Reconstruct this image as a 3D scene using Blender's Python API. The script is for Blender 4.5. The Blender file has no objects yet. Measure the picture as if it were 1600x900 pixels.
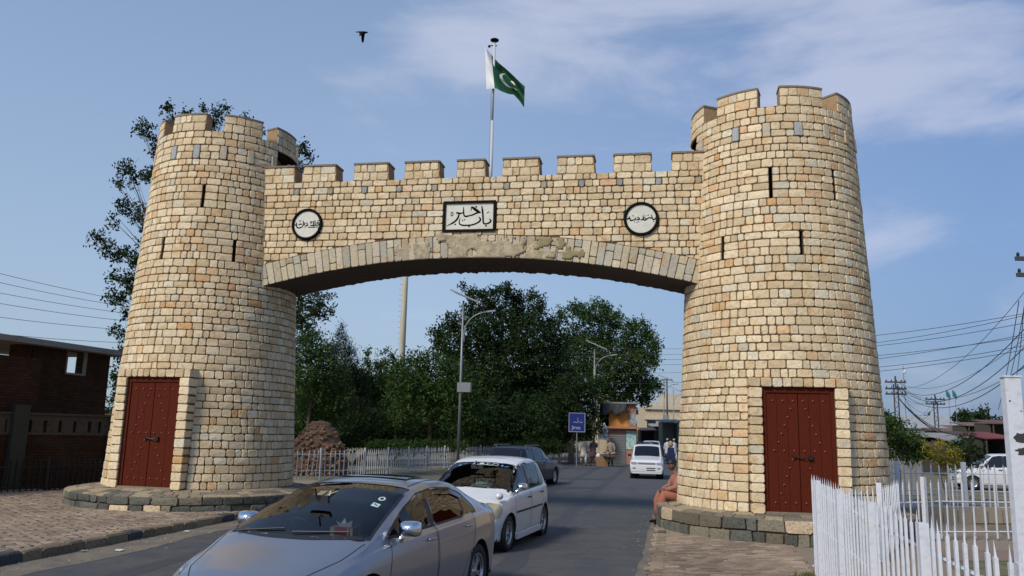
import bpy, bmesh, math, random
import numpy as np
from mathutils import Vector, Matrix, noise as mnoise
R = math.radians
rng = random.Random(7)
S = bpy.context.scene
COL = S.collection

# ------------------------------------------------------------------ camera
PITCH, ROLL, EYE, FPX = .17517, .02466, 1.9445, 1272.3
_F = Vector((0, math.cos(PITCH), math.sin(PITCH)))
_U0 = Vector((0, -math.sin(PITCH), math.cos(PITCH))); _R0 = Vector((1, 0, 0))
_R = _R0*math.cos(ROLL) + _U0*math.sin(ROLL); _U = -_R0*math.sin(ROLL) + _U0*math.cos(ROLL)
cd = bpy.data.cameras.new('camera'); cam = bpy.data.objects.new('camera', cd); COL.objects.link(cam)
cam.matrix_world = Matrix.Translation((0, 0, EYE)) @ Matrix((_R, _U, -_F)).transposed().to_4x4()
cd.sensor_width = 36; cd.lens = FPX/1600*36; cd.clip_start = .1; cd.clip_end = 4000
S.camera = cam

# ------------------------------------------------------------------ light and sky
SUN_EL, SUN_AZ = 42, 222          # azimuth the light comes from, clockwise from +Y
W = bpy.data.worlds.new('World'); S.world = W; W.use_nodes = True
nt = W.node_tree; nt.nodes.clear()
def wn(t, **k):
    n = nt.nodes.new(t)
    for a, b in k.items(): setattr(n, a, b)
    return n
out = wn('ShaderNodeOutputWorld'); bg = wn('ShaderNodeBackground'); sky = wn('ShaderNodeTexSky', sky_type='NISHITA')
sky.sun_disc = False; sky.sun_elevation = R(SUN_EL); sky.sun_rotation = R(SUN_AZ)
sky.altitude = 300; sky.air_density = 1.0; sky.dust_density = .7; sky.ozone_density = 2.6
tc = wn('ShaderNodeTexCoord')
def wl(a, b): nt.links.new(a, b)
def mth(op, a, b, c=None):
    n = wn('ShaderNodeMath', operation=op)
    for i, q in enumerate((a, b, c)):
        if q is None: continue
        if isinstance(q, (int, float)): n.inputs[i].default_value = q
        else: wl(q, n.inputs[i])
    return n.outputs[0]
mp = wn('ShaderNodeMapping'); mp.inputs['Scale'].default_value = (1.0, 1.0, 3.0); mp.inputs['Rotation'].default_value = (0, .25, 0)
wl(tc.outputs['Generated'], mp.inputs['Vector'])
n1 = wn('ShaderNodeTexNoise'); n1.inputs['Scale'].default_value = 3.4; n1.inputs['Detail'].default_value = 9; n1.inputs['Roughness'].default_value = .55; n1.inputs['Distortion'].default_value = .35
wl(mp.outputs[0], n1.inputs['Vector'])
n2 = wn('ShaderNodeTexNoise'); n2.inputs['Scale'].default_value = 1.3; n2.inputs['Detail'].default_value = 2; wl(tc.outputs['Generated'], n2.inputs['Vector'])
bias = mth('MULTIPLY_ADD', n2.outputs['Fac'], .30, -.27)
nrm = wn('ShaderNodeVectorMath', operation='NORMALIZE'); wl(tc.outputs['Generated'], nrm.inputs[0])
for px_, py_, k_, a_ in ((760, 10, 70, .25), (1260, 60, 26, .15), (1560, 120, 30, .12), (1000, 10, 60, .04), (560, 330, 6, -.10), (1480, 420, 30, -.05)):
    r_ = (_F*FPX + _R*(px_-800) + _U*(450-py_)).normalized()
    dn = wn('ShaderNodeVectorMath', operation='DOT_PRODUCT'); wl(nrm.outputs[0], dn.inputs[0]); dn.inputs[1].default_value = r_
    g = mth('MULTIPLY', mth('SUBTRACT', dn.outputs['Value'], 1.0), float(k_))
    bias = mth('ADD', bias, mth('MULTIPLY', mth('EXPONENT', g, 0), a_))
rp = wn('ShaderNodeMapRange', interpolation_type='SMOOTHSTEP'); rp.inputs['From Min'].default_value = .46; rp.inputs['From Max'].default_value = .74
rp.inputs['To Max'].default_value = .6
wl(mth('ADD', n1.outputs['Fac'], bias), rp.inputs['Value'])
tint = wn('ShaderNodeVectorMath', operation='MULTIPLY'); tint.inputs[1].default_value = (1.05, 1.28, 1.54)
hsv = wn('ShaderNodeHueSaturation'); hsv.inputs['Saturation'].default_value = .92
wl(sky.outputs[0], hsv.inputs['Color']); wl(hsv.outputs[0], tint.inputs[0])
mixc = wn('ShaderNodeMix', data_type='RGBA'); mixc.inputs['B'].default_value = (5.2, 5.5, 6.7, 1)
sx_ = wn('ShaderNodeSeparateXYZ'); wl(nrm.outputs[0], sx_.inputs[0])
hz = wn('ShaderNodeMix', data_type='RGBA'); hc = wn('ShaderNodeMix', data_type='RGBA')
hc.inputs['A'].default_value = (3.15, 3.85, 4.7, 1); hc.inputs['B'].default_value = (1.45, 2.0, 3.2, 1)
xr = wn('ShaderNodeMapRange'); xr.inputs['From Min'].default_value = -.1; xr.inputs['From Max'].default_value = .5; wl(sx_.outputs[0], xr.inputs['Value']); wl(xr.outputs[0], hc.inputs['Factor'])
hf = mth('MULTIPLY', mth('EXPONENT', mth('MULTIPLY', mth('MAXIMUM', sx_.outputs[2], 0.0), -1.7), 0), .96)
wl(hf, hz.inputs['Factor']); wl(tint.outputs[0], hz.inputs['A']); wl(hc.outputs['Result'], hz.inputs['B'])
wl(rp.outputs[0], mixc.inputs['Factor']); wl(hz.outputs['Result'], mixc.inputs['A'])
wl(mixc.outputs['Result'], bg.inputs['Color']); bg.inputs['Strength'].default_value = .12
wl(bg.outputs[0], out.inputs['Surface'])
sd = bpy.data.lights.new('sun', 'SUN'); sun = bpy.data.objects.new('sun', sd); COL.objects.link(sun)
sd.energy = 3.2; sd.angle = R(13); sd.color = (1, .93, .82)
_d = Vector((math.sin(R(SUN_AZ))*math.cos(R(SUN_EL)), math.cos(R(SUN_AZ))*math.cos(R(SUN_EL)), math.sin(R(SUN_EL))))
sun.rotation_euler = _d.to_track_quat('Z', 'Y').to_euler()
S.view_settings.view_transform = 'Standard'; S.view_settings.look = 'None'
S.view_settings.exposure = 0.0; S.view_settings.gamma = 1
S.cycles.max_bounces = 8; S.cycles.transparent_max_bounces = 16

# ------------------------------------------------------------------ helpers
def ray(px, py): return _F*FPX + _R*(px-800) + _U*(450-py)
def at(px, py, Y):
    r = ray(px, py); return r*(Y/r.y) + Vector((0, 0, EYE))
def gnd(px, py, z=0):
    r = ray(px, py); return r*((z-EYE)/r.z) + Vector((0, 0, EYE))
def pix(P):
    d = Vector(P)-Vector((0, 0, EYE)); w = d.dot(_F)
    if w < .1: return (-9999, -9999)
    return (800+FPX*d.dot(_R)/w, 450-FPX*d.dot(_U)/w)

def tag(o, label=None, cat=None, group=None, kind=None):
    if label: o['label'] = label
    if cat: o['category'] = cat
    if group: o['group'] = group
    if kind: o['kind'] = kind
    return o
def empty(name, loc=(0, 0, 0), rz=0, label=None, cat=None, group=None):
    o = bpy.data.objects.new(name, None); COL.objects.link(o); o.location = loc; o.rotation_euler = (0, 0, rz)
    o.empty_display_size = .2
    return tag(o, label, cat, group)
def link(name, me, mat, parent=None, world=True):
    o = bpy.data.objects.new(name, me); COL.objects.link(o)
    if mat and not me.materials:
        for m in (mat if isinstance(mat, (list, tuple)) else [mat]): me.materials.append(m)
    if parent is not None:
        o.parent = parent
        if world:
            o.matrix_parent_inverse = world_of(parent).inverted()
    return o
def world_of(o):
    m = Matrix.LocRotScale(o.location, o.rotation_euler, o.scale)
    if o.parent is not None: m = world_of(o.parent) @ o.matrix_parent_inverse @ m
    return m
def copy_tree(o, parent=None):
    c = o.copy(); COL.objects.link(c)
    if parent: c.parent = parent
    for ch in list(o.children): copy_tree(ch, c)
    return c

class MB:
    """collects shapes; build() links them as one mesh"""
    def __init__(s): s.v = []; s.f = []; s.c = []; s.m = []
    def add(s, v, f, col=None, mi=0):
        b = len(s.v); s.v += [tuple(p) for p in v]; s.f += [tuple(i+b for i in q) for q in f]; s.m += [mi]*len(f)
        s.c += [col or (1, 1, 1)]*len(v)
        return s
    def box(s, x0, x1, y0, y1, z0, z1, M=None, col=None, mi=0):
        v = [Vector((x, y, z)) for x in (x0, x1) for y in (y0, y1) for z in (z0, z1)]
        if M is not None: v = [M @ p for p in v]
        return s.add(v, [(0, 1, 3, 2), (4, 6, 7, 5), (0, 4, 5, 1), (2, 3, 7, 6), (0, 2, 6, 4), (1, 5, 7, 3)], col, mi)
    def tube(s, pts, r, n=6, col=None, cap=True, mi=0):
        pts = [Vector(p) for p in pts]; rs = r if isinstance(r, (list, tuple)) else [r]*len(pts)
        v = []; f = []; prev = None
        for i, p in enumerate(pts):
            t = (pts[min(i+1, len(pts)-1)]-pts[max(i-1, 0)])
            t = t.normalized() if t.length > 1e-9 else Vector((0, 0, 1))
            if prev is None:
                a = t.cross(Vector((0, 0, 1)) if abs(t.z) < .9 else Vector((1, 0, 0))).normalized()
            else:
                a = (prev - t*prev.dot(t)); a = a.normalized() if a.length > 1e-6 else t.orthogonal().normalized()
            prev = a; b = t.cross(a)
            for k in range(n):
                an = 2*math.pi*k/n; v.append(p + (a*math.cos(an)+b*math.sin(an))*rs[i])
        for i in range(len(pts)-1):
            for k in range(n):
                f.append((i*n+k, i*n+(k+1) % n, (i+1)*n+(k+1) % n, (i+1)*n+k))
        if cap: f.append(tuple(range(n-1, -1, -1))); f.append(tuple((len(pts)-1)*n+k for k in range(n)))
        return s.add(v, f, col, mi)
    def lathe(s, prof, n=24, M=None, col=None, closed=False, mi=0, arc=None):
        v = []; f = []; m = len(prof)
        for k in range(n):
            an = 2*math.pi*k/n
            for (r, z) in prof:
                p = Vector((r*math.cos(an), r*math.sin(an), z)); v.append(M @ p if M is not None else p)
        for k in range(n):
            k2 = (k+1) % n
            for j in range(m-1 if not closed else m):
                j2 = (j+1) % m; f.append((k*m+j, k2*m+j, k2*m+j2, k*m+j2))
        return s.add(v, f, col, mi)
    def ball(s, c, r, n=8, col=None, M=None, mi=0):
        rx = r if isinstance(r, (tuple, list)) else (r, r, r); v = []; f = []; h = n//2+1
        for j in range(h+1):
            a = math.pi*j/h
            for k in range(n):
                b = 2*math.pi*k/n; p = Vector((rx[0]*math.sin(a)*math.cos(b), rx[1]*math.sin(a)*math.sin(b), rx[2]*math.cos(a)))
                if M is not None: p = M @ p
                v.append(p+Vector(c))
        for j in range(h):
            for k in range(n): f.append((j*n+k, (j+1)*n+k, (j+1)*n+(k+1) % n, j*n+(k+1) % n))
        return s.add(v, f, col, mi)
    def prism(s, poly, z0, z1, M=None, col=None, mi=0):
        n = len(poly); v = [Vector((x, y, z0)) for x, y in poly]+[Vector((x, y, z1)) for x, y in poly]
        if M is not None: v = [M @ p for p in v]
        return s.add(v, [tuple(range(n-1, -1, -1)), tuple(range(n, 2*n))]+[(i, (i+1) % n, n+(i+1) % n, n+i) for i in range(n)], col, mi)
    def mesh(s, name, smooth=False):
        me = bpy.data.meshes.new(name); me.from_pydata([tuple(p) for p in s.v], [], s.f)
        if any(c != (1, 1, 1) for c in s.c):
            a = me.color_attributes.new('Col', 'FLOAT_COLOR', 'POINT')
            arr = np.ones((len(s.v), 4), np.float32); arr[:, :3] = np.array(s.c, np.float32); a.data.foreach_set('color', arr.ravel())
        if any(s.m): me.polygons.foreach_set('material_index', s.m)
        if smooth: me.polygons.foreach_set('use_smooth', [True]*len(me.polygons))
        me.update(); return me
    def build(s, name, mat, parent=None, smooth=False, world=True):
        return link(name, s.mesh(name, smooth), mat, parent, world)

# ------------------------------------------------------------------ materials
_M = {}
def mat(name, col, rough=.7, metal=0, noise=0, nscale=8, bump=0, bscale=40, col2=None, attr=False, spec=.5, coat=0, coords='Object', detail=6, stretch=None, blot=None):
    if name in _M: return _M[name]
    m = bpy.data.materials.new(name); m.use_nodes = True; t = m.node_tree; b = t.nodes['Principled BSDF']
    b.inputs['Roughness'].default_value = rough; b.inputs['Metallic'].default_value = metal
    b.inputs['Base Color'].default_value = (*col, 1); b.inputs['Specular IOR Level'].default_value = spec
    if coat: b.inputs['Coat Weight'].default_value = coat; b.inputs['Coat Roughness'].default_value = .13
    c = t.nodes.new('ShaderNodeTexCoord'); vec = c.outputs[coords]
    if coords == 'World':
        pass
    if stretch:
        mm = t.nodes.new('ShaderNodeMapping'); mm.inputs['Scale'].default_value = stretch; t.links.new(vec, mm.inputs[0]); vec = mm.outputs[0]
    base = None
    if attr:
        a = t.nodes.new('ShaderNodeAttribute'); a.attribute_name = 'Col'; base = a.outputs['Color']
    if blot:
        n = t.nodes.new('ShaderNodeTexNoise'); n.inputs['Scale'].default_value = blot[1]; n.inputs['Detail'].default_value = 4; t.links.new(vec, n.inputs['Vector'])
        r = t.nodes.new('ShaderNodeMapRange'); r.inputs['From Min'].default_value = blot[2]; r.inputs['From Max'].default_value = blot[3]; r.inputs['To Max'].default_value = blot[4]; t.links.new(n.outputs['Fac'], r.inputs['Value'])
        mx = t.nodes.new('ShaderNodeMix'); mx.data_type = 'RGBA'; mx.inputs['A'].default_value = (*col, 1); mx.inputs['B'].default_value = (*blot[0], 1)
        if base: t.links.new(base, mx.inputs['A']); t.links.new(r.outputs[0], mx.inputs['Factor']); base = mx.outputs['Result']
    if noise or col2:
        n = t.nodes.new('ShaderNodeTexNoise'); n.inputs['Scale'].default_value = nscale; n.inputs['Detail'].default_value = detail
        n.inputs['Roughness'].default_value = .62
        t.links.new(vec, n.inputs['Vector'])
        if col2:
            r = t.nodes.new('ShaderNodeMapRange'); r.inputs['From Min'].default_value = .38; r.inputs['From Max'].default_value = .62
            t.links.new(n.outputs['Fac'], r.inputs['Value'])
            mx = t.nodes.new('ShaderNodeMix'); mx.data_type = 'RGBA'; mx.inputs['A'].default_value = (*col, 1); mx.inputs['B'].default_value = (*col2, 1)
            if base: t.links.new(base, mx.inputs['A'])
            t.links.new(r.outputs[0], mx.inputs['Factor']); base = mx.outputs['Result']
        if noise:
            n2 = t.nodes.new('ShaderNodeTexNoise'); n2.inputs['Scale'].default_value = nscale*3.1; n2.inputs['Detail'].default_value = detail; n2.inputs['Roughness'].default_value = .65
            t.links.new(vec, n2.inputs['Vector'])
            r2 = t.nodes.new('ShaderNodeMapRange'); r2.inputs['From Min'].default_value = .25; r2.inputs['From Max'].default_value = .5
            r2.inputs['To Min'].default_value = 1-noise; r2.inputs['To Max'].default_value = 1+noise
            t.links.new(n2.outputs['Fac'], r2.inputs['Value'])
            h = t.nodes.new('ShaderNodeVectorMath'); h.operation = 'SCALE'
            if base: t.links.new(base, h.inputs[0])
            else: h.inputs[0].default_value = col
            t.links.new(r2.outputs[0], h.inputs['Scale']); base = h.outputs[0]
    if base: t.links.new(base, b.inputs['Base Color'])
    if bump:
        n = t.nodes.new('ShaderNodeTexNoise'); n.inputs['Scale'].default_value = bscale; n.inputs['Detail'].default_value = 8; n.inputs['Roughness'].default_value = .65
        t.links.new(vec, n.inputs['Vector'])
        bp = t.nodes.new('ShaderNodeBump'); bp.inputs['Strength'].default_value = bump; bp.inputs['Distance'].default_value = .02
        t.links.new(n.outputs['Fac'], bp.inputs['Height']); t.links.new(bp.outputs[0], b.inputs['Normal'])
    _M[name] = m; return m

M_stone = mat('cut_stone', (.5, .4, .26), .88, noise=.26, nscale=5, bump=.9, bscale=32, attr=True, spec=.2, blot=((.47, .27, .10), 3.6, .55, .72, .62))
M_mortar = mat('mortar', (.125, .072, .040), .95, noise=.3, nscale=9, bump=.5)
M_plaster = mat('brown_plaster', (.30, .20, .11), .92, noise=.25, nscale=4, bump=.3, spec=.2)
M_cap = mat('weathered_cap', (.17, .13, .09), .95, noise=.35, nscale=5, bump=.4)
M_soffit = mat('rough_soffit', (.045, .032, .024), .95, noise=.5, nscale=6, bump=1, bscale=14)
M_patch = mat('smeared_cement', (.25, .205, .135), .93, noise=.35, nscale=5, bump=.9, bscale=18, col2=(.38, .31, .20), spec=.2)
M_moss = mat('brown_stain', (.21, .17, .085), .95, noise=.4, nscale=7, bump=.8, bscale=25)
M_black = mat('black_frame', (.010, .008, .007), .85, spec=.1)
M_ink = mat('black_lettering', (.006, .006, .007), .9, spec=.05)
M_marble = mat('pale_marble', (.55, .53, .43), .45, noise=.08, nscale=3, col2=(.62, .59, .5))
M_door = mat('red_brown_door_paint', (.070, .012, .005), .75, noise=.32, nscale=3, bump=.25, bscale=30, stretch=(6, 6, .8), spec=.1, blot=((.15, .05, .028), .9, .52, .72, .6))
M_stud = mat('painted_stud', (.19, .045, .03), .35)
M_iron = mat('dark_iron', (.03, .028, .028), .45, .6)
M_basalt = mat('dark_plinth_stone', (.06, .06, .05), .9, noise=.5, nscale=6, bump=1, bscale=22, attr=True, spec=.25)
M_asphalt = mat('asphalt', (.046, .048, .052), .85, noise=.22, nscale=1.2, bump=.5, bscale=160, col2=(.066, .064, .062), blot=((.028, .029, .031), .35, .5, .66, .8))
M_paver = mat('brick_paver', (.2, .15, .12), .92, noise=.25, nscale=9, bump=.5, bscale=50, attr=True, spec=.2)
M_grout = mat('sandy_joint', (.18, .14, .10), .95, noise=.3, nscale=10)
M_earth = mat('dry_earth', (.17, .13, .09), .95, noise=.3, nscale=.9, bump=.6, bscale=12, col2=(.07, .075, .03))
M_kerb = mat('rough_kerb', (.13, .1, .07), .95, noise=.55, nscale=7, bump=1, bscale=16, attr=True, spec=.2)
M_white = mat('white_metal_paint', (.54, .55, .58), .5, noise=.14, nscale=6, bump=.12, bscale=40, blot=((.20, .12, .075), 11, .63, .70, .75))
M_rust = mat('peeled_dark_metal', (.03, .028, .03), .8, noise=.3)
M_galv = mat('galvanised_pole', (.21, .22, .22), .5, .5, noise=.15, nscale=4)
M_oldpole = mat('rusty_pale_pole', (.40, .40, .35), .7, noise=.15, nscale=.8, col2=(.34, .30, .21), stretch=(1, 1, .35))
M_wire = mat('cable', (.03, .03, .034), .7)
M_bark = mat('bark', (.07, .05, .035), .95, noise=.4, nscale=5, bump=.8, bscale=20)

def leafmat(name, col, tr=.25):
    if name in _M: return _M[name]
    m = bpy.data.materials.new(name); m.use_nodes = True; t = m.node_tree; t.nodes.clear()
    o = t.nodes.new('ShaderNodeOutputMaterial'); a = t.nodes.new('ShaderNodeAttribute'); a.attribute_name = 'Col'
    mul = t.nodes.new('ShaderNodeVectorMath'); mul.operation = 'MULTIPLY'; mul.inputs[1].default_value = col
    t.links.new(a.outputs['Color'], mul.inputs[0])
    d = t.nodes.new('ShaderNodeBsdfPrincipled'); d.inputs['Roughness'].default_value = .6; d.inputs['Specular IOR Level'].default_value = .12
    tl = t.nodes.new('ShaderNodeBsdfTranslucent'); mx = t.nodes.new('ShaderNodeMixShader'); mx.inputs[0].default_value = tr
    t.links.new(mul.outputs[0], d.inputs['Base Color']); t.links.new(mul.outputs[0], tl.inputs['Color'])
    t.links.new(d.outputs[0], mx.inputs[1]); t.links.new(tl.outputs[0], mx.inputs[2]); t.links.new(mx.outputs[0], o.inputs['Surface'])
    _M[name] = m; return m
M_leaf = leafmat('dark_green_leaf', (.025, .046, .015)); M_leaf2 = leafmat('mid_green_leaf', (.046, .084, .022))
M_leafy = leafmat('yellow_green_leaf', (.26, .22, .035)); M_pine = leafmat('pine_needle', (.012, .022, .010), .1)
M_grass = leafmat('grass_blade', (.10, .13, .035))

def glassmat(name, tint, refl=1.0, rough=.02):
    m = bpy.data.materials.new(name); m.use_nodes = True; t = m.node_tree; t.nodes.clear()
    o = t.nodes.new('ShaderNodeOutputMaterial'); tr = t.nodes.new('ShaderNodeBsdfTransparent'); tr.inputs['Color'].default_value = (*tint, 1)
    g = t.nodes.new('ShaderNodeBsdfGlossy'); g.inputs['Roughness'].default_value = rough; g.inputs['Color'].default_value = (refl, refl, refl, 1)
    fr = t.nodes.new('ShaderNodeFresnel'); fr.inputs['IOR'].default_value = 1.5; mx = t.nodes.new('ShaderNodeMixShader')
    t.links.new(fr.outputs[0], mx.inputs[0]); t.links.new(tr.outputs[0], mx.inputs[1]); t.links.new(g.outputs[0], mx.inputs[2]); t.links.new(mx.outputs[0], o.inputs['Surface'])
    return m
M_wind = glassmat('windscreen_glass', (.36, .42, .50)); M_side = glassmat('tinted_side_glass', (.10, .11, .12))
M_dglass = mat('dark_car_glass', (.006, .007, .010), .04, spec=.6)
M_silver = mat('silver_blue_car_paint', (.27, .29, .335), .33, .7, coat=1.0)
M_wpaint = mat('white_car_paint', (.62, .62, .63), .30, 0, coat=.6)
M_navy = mat('navy_car_paint', (.006, .010, .018), .35, 0, coat=.35, spec=.3)
M_chrome = mat('chrome', (.75, .76, .78), .10, 1)
M_alloy = mat('alloy_rim', (.42, .43, .45), .3, .9)
M_tyre = mat('tyre_rubber', (.018, .018, .018), .85, bump=.2)
M_trim = mat('black_car_trim', (.014, .014, .016), .5)
M_under = mat('black_underbody', (.008, .008, .008), .9)
M_lens = mat('headlight_lens', (.42, .46, .50), .08, .3, coat=1)
M_ylens = mat('yellowed_headlight_lens', (.38, .34, .20), .18, .2, coat=1)
M_red = mat('red_lens', (.35, .01, .01), .2)
M_dred = mat('dark_red_lens', (.07, .006, .008), .3)
M_seat = mat('dark_seat_cloth', (.04, .04, .045), .9)
M_plate = mat('number_plate', (.6, .6, .55), .5)
M_skin = mat('skin', (.17, .08, .048), .6); M_hair = mat('black_hair', (.008, .007, .006), .6)
def plain(name, c, r=.8, **k): return mat(name, c, r, **k)

# ------------------------------------------------------------------ stones
def stone_col(r):
    k = r.random()
    a, b = (.605, .49, .32), (.485, .36, .21)
    t = r.random()**1.6; c = tuple(x+(y-x)*t for x, y in zip(a, b))
    if k < .045: c = (.54, .36, .20)
    elif k < .11: c = (.56, .49, .35)
    elif k < .12: c = (.50, .30, .14)
    elif k < .135: c = (.45, .40, .29)
    f = r.uniform(.88, 1.10); return tuple(min(.85, x*f) for x in c)
def stone_geo(P, u0, u1, v0, v1, su, r, out=.03, gap=.008, back=-.012, cut=.019, jit=.004, wob=None):
    """one dressed stone in surface coordinates; su = metres per unit of u"""
    g = gap/su; U0, U1, V0, V1 = u0+g, u1-g, v0+gap, v1-gap
    if (U1-U0)*su < .03 or V1-V0 < .03: return None
    c = cut*r.uniform(.6, 1.6); cu = c/su
    o = [(U0+cu, V0), (U1-cu, V0), (U1, V0+c), (U1, V1-c), (U1-cu, V1), (U0+cu, V1), (U0, V1-c), (U0, V0+c)]
    o = [(a+r.uniform(-jit, jit)/su, b+r.uniform(-jit, jit)) for a, b in o]
    mu, mv = (U0+U1)/2, (V0+V1)/2; v = []
    def ring(ins, d, dj):
        for a, b in o:
            du = (a-mu)*su; dv = b-mv
            fa = max(0, 1-ins/max(abs(du), .02)); fb = max(0, 1-ins/max(abs(dv), .02))
            v.append(P(mu+du*fa/su, mv+dv*fb, d+r.uniform(-dj, dj)))
    t = out*r.uniform(.75, 1.25)
    ring(0, back, 0); ring(.0015, t*.72, .002); ring(.0095, t, .0032)
    f = []
    for q in range(2):
        for k in range(8): f.append((q*8+k, q*8+(k+1) % 8, (q+1)*8+(k+1) % 8, (q+1)*8+k))
    v.append(P(mu, mv, t+r.uniform(-.003, .006)))
    for k in range(8): f.append((16+k, 16+(k+1) % 8, 24))
    return v, f
def emit(stones, parent, material, name='stone', limit=300, rest='stone_courses'):
    """stones: list of (verts, faces, colour); the largest in the picture become parts, the rest one mesh"""
    sc = []
    for i, (v, f, c) in enumerate(stones):
        vs = v[-9:-1]; n = (vs[2]-vs[0]).cross(vs[5]-vs[1]); cen = v[-1]; d = Vector((0, 0, EYE))-cen
        a = n.dot(d)/(d.length**3); x, y = pix(cen)
        if a < 0: a = -a*0
        if not (-20 < x < 1620 and -20 < y < 920): a = 0
        sc.append((a, i))
    sc.sort(reverse=True); top = {i for a, i in sc[:limit] if a > 0}; mb = MB()
    for i, (v, f, c) in enumerate(stones):
        if i in top: MB().add(v, f, c).build(name, material, parent, smooth=False)
        else: mb.add(v, f, c)
    if mb.v: tag(mb.build(rest, material, parent, smooth=False), kind='stuff')
def split_row(a, b, wmin, wmax, r):
    xs = [a]; 
    while b-xs[-1] > wmax*1.15:
        w = wmin+(wmax-wmin)*r.random()**1.5
        if b-xs[-1]-w < wmin*.8: break
        xs.append(xs[-1]+w)
    if b-xs[-1] > wmax*1.3: xs.append((xs[-1]+b)/2)
    xs.append(b); return xs
def subtract(a, b, holes):
    seg = [(a, b)]
    for h0, h1 in holes:
        n = []
        for s, e in seg:
            if h1 <= s or h0 >= e: n.append((s, e)); continue
            if h0 > s: n.append((s, h0))
            if h1 < e: n.append((h1, e))
        seg = n
    return seg

WA = Vector((-6.05, 19.16, 0)); WD = Vector((math.cos(R(-10.48)), math.sin(R(-10.48)), 0)); WN = Vector((WD.y, -WD.x, 0))  # WN faces the camera
WL = 10.35; WT = 1.6; ZC = 7.76
AR = 20.1; AS = 5.13; AZC = 5.85-AR; AB = .53
def arch_bot(s): return AZC+math.sqrt(AR**2-(s-AS)**2)
def arch_top(s): return AZC+math.sqrt((AR+AB)**2-(s-AS)**2)

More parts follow.
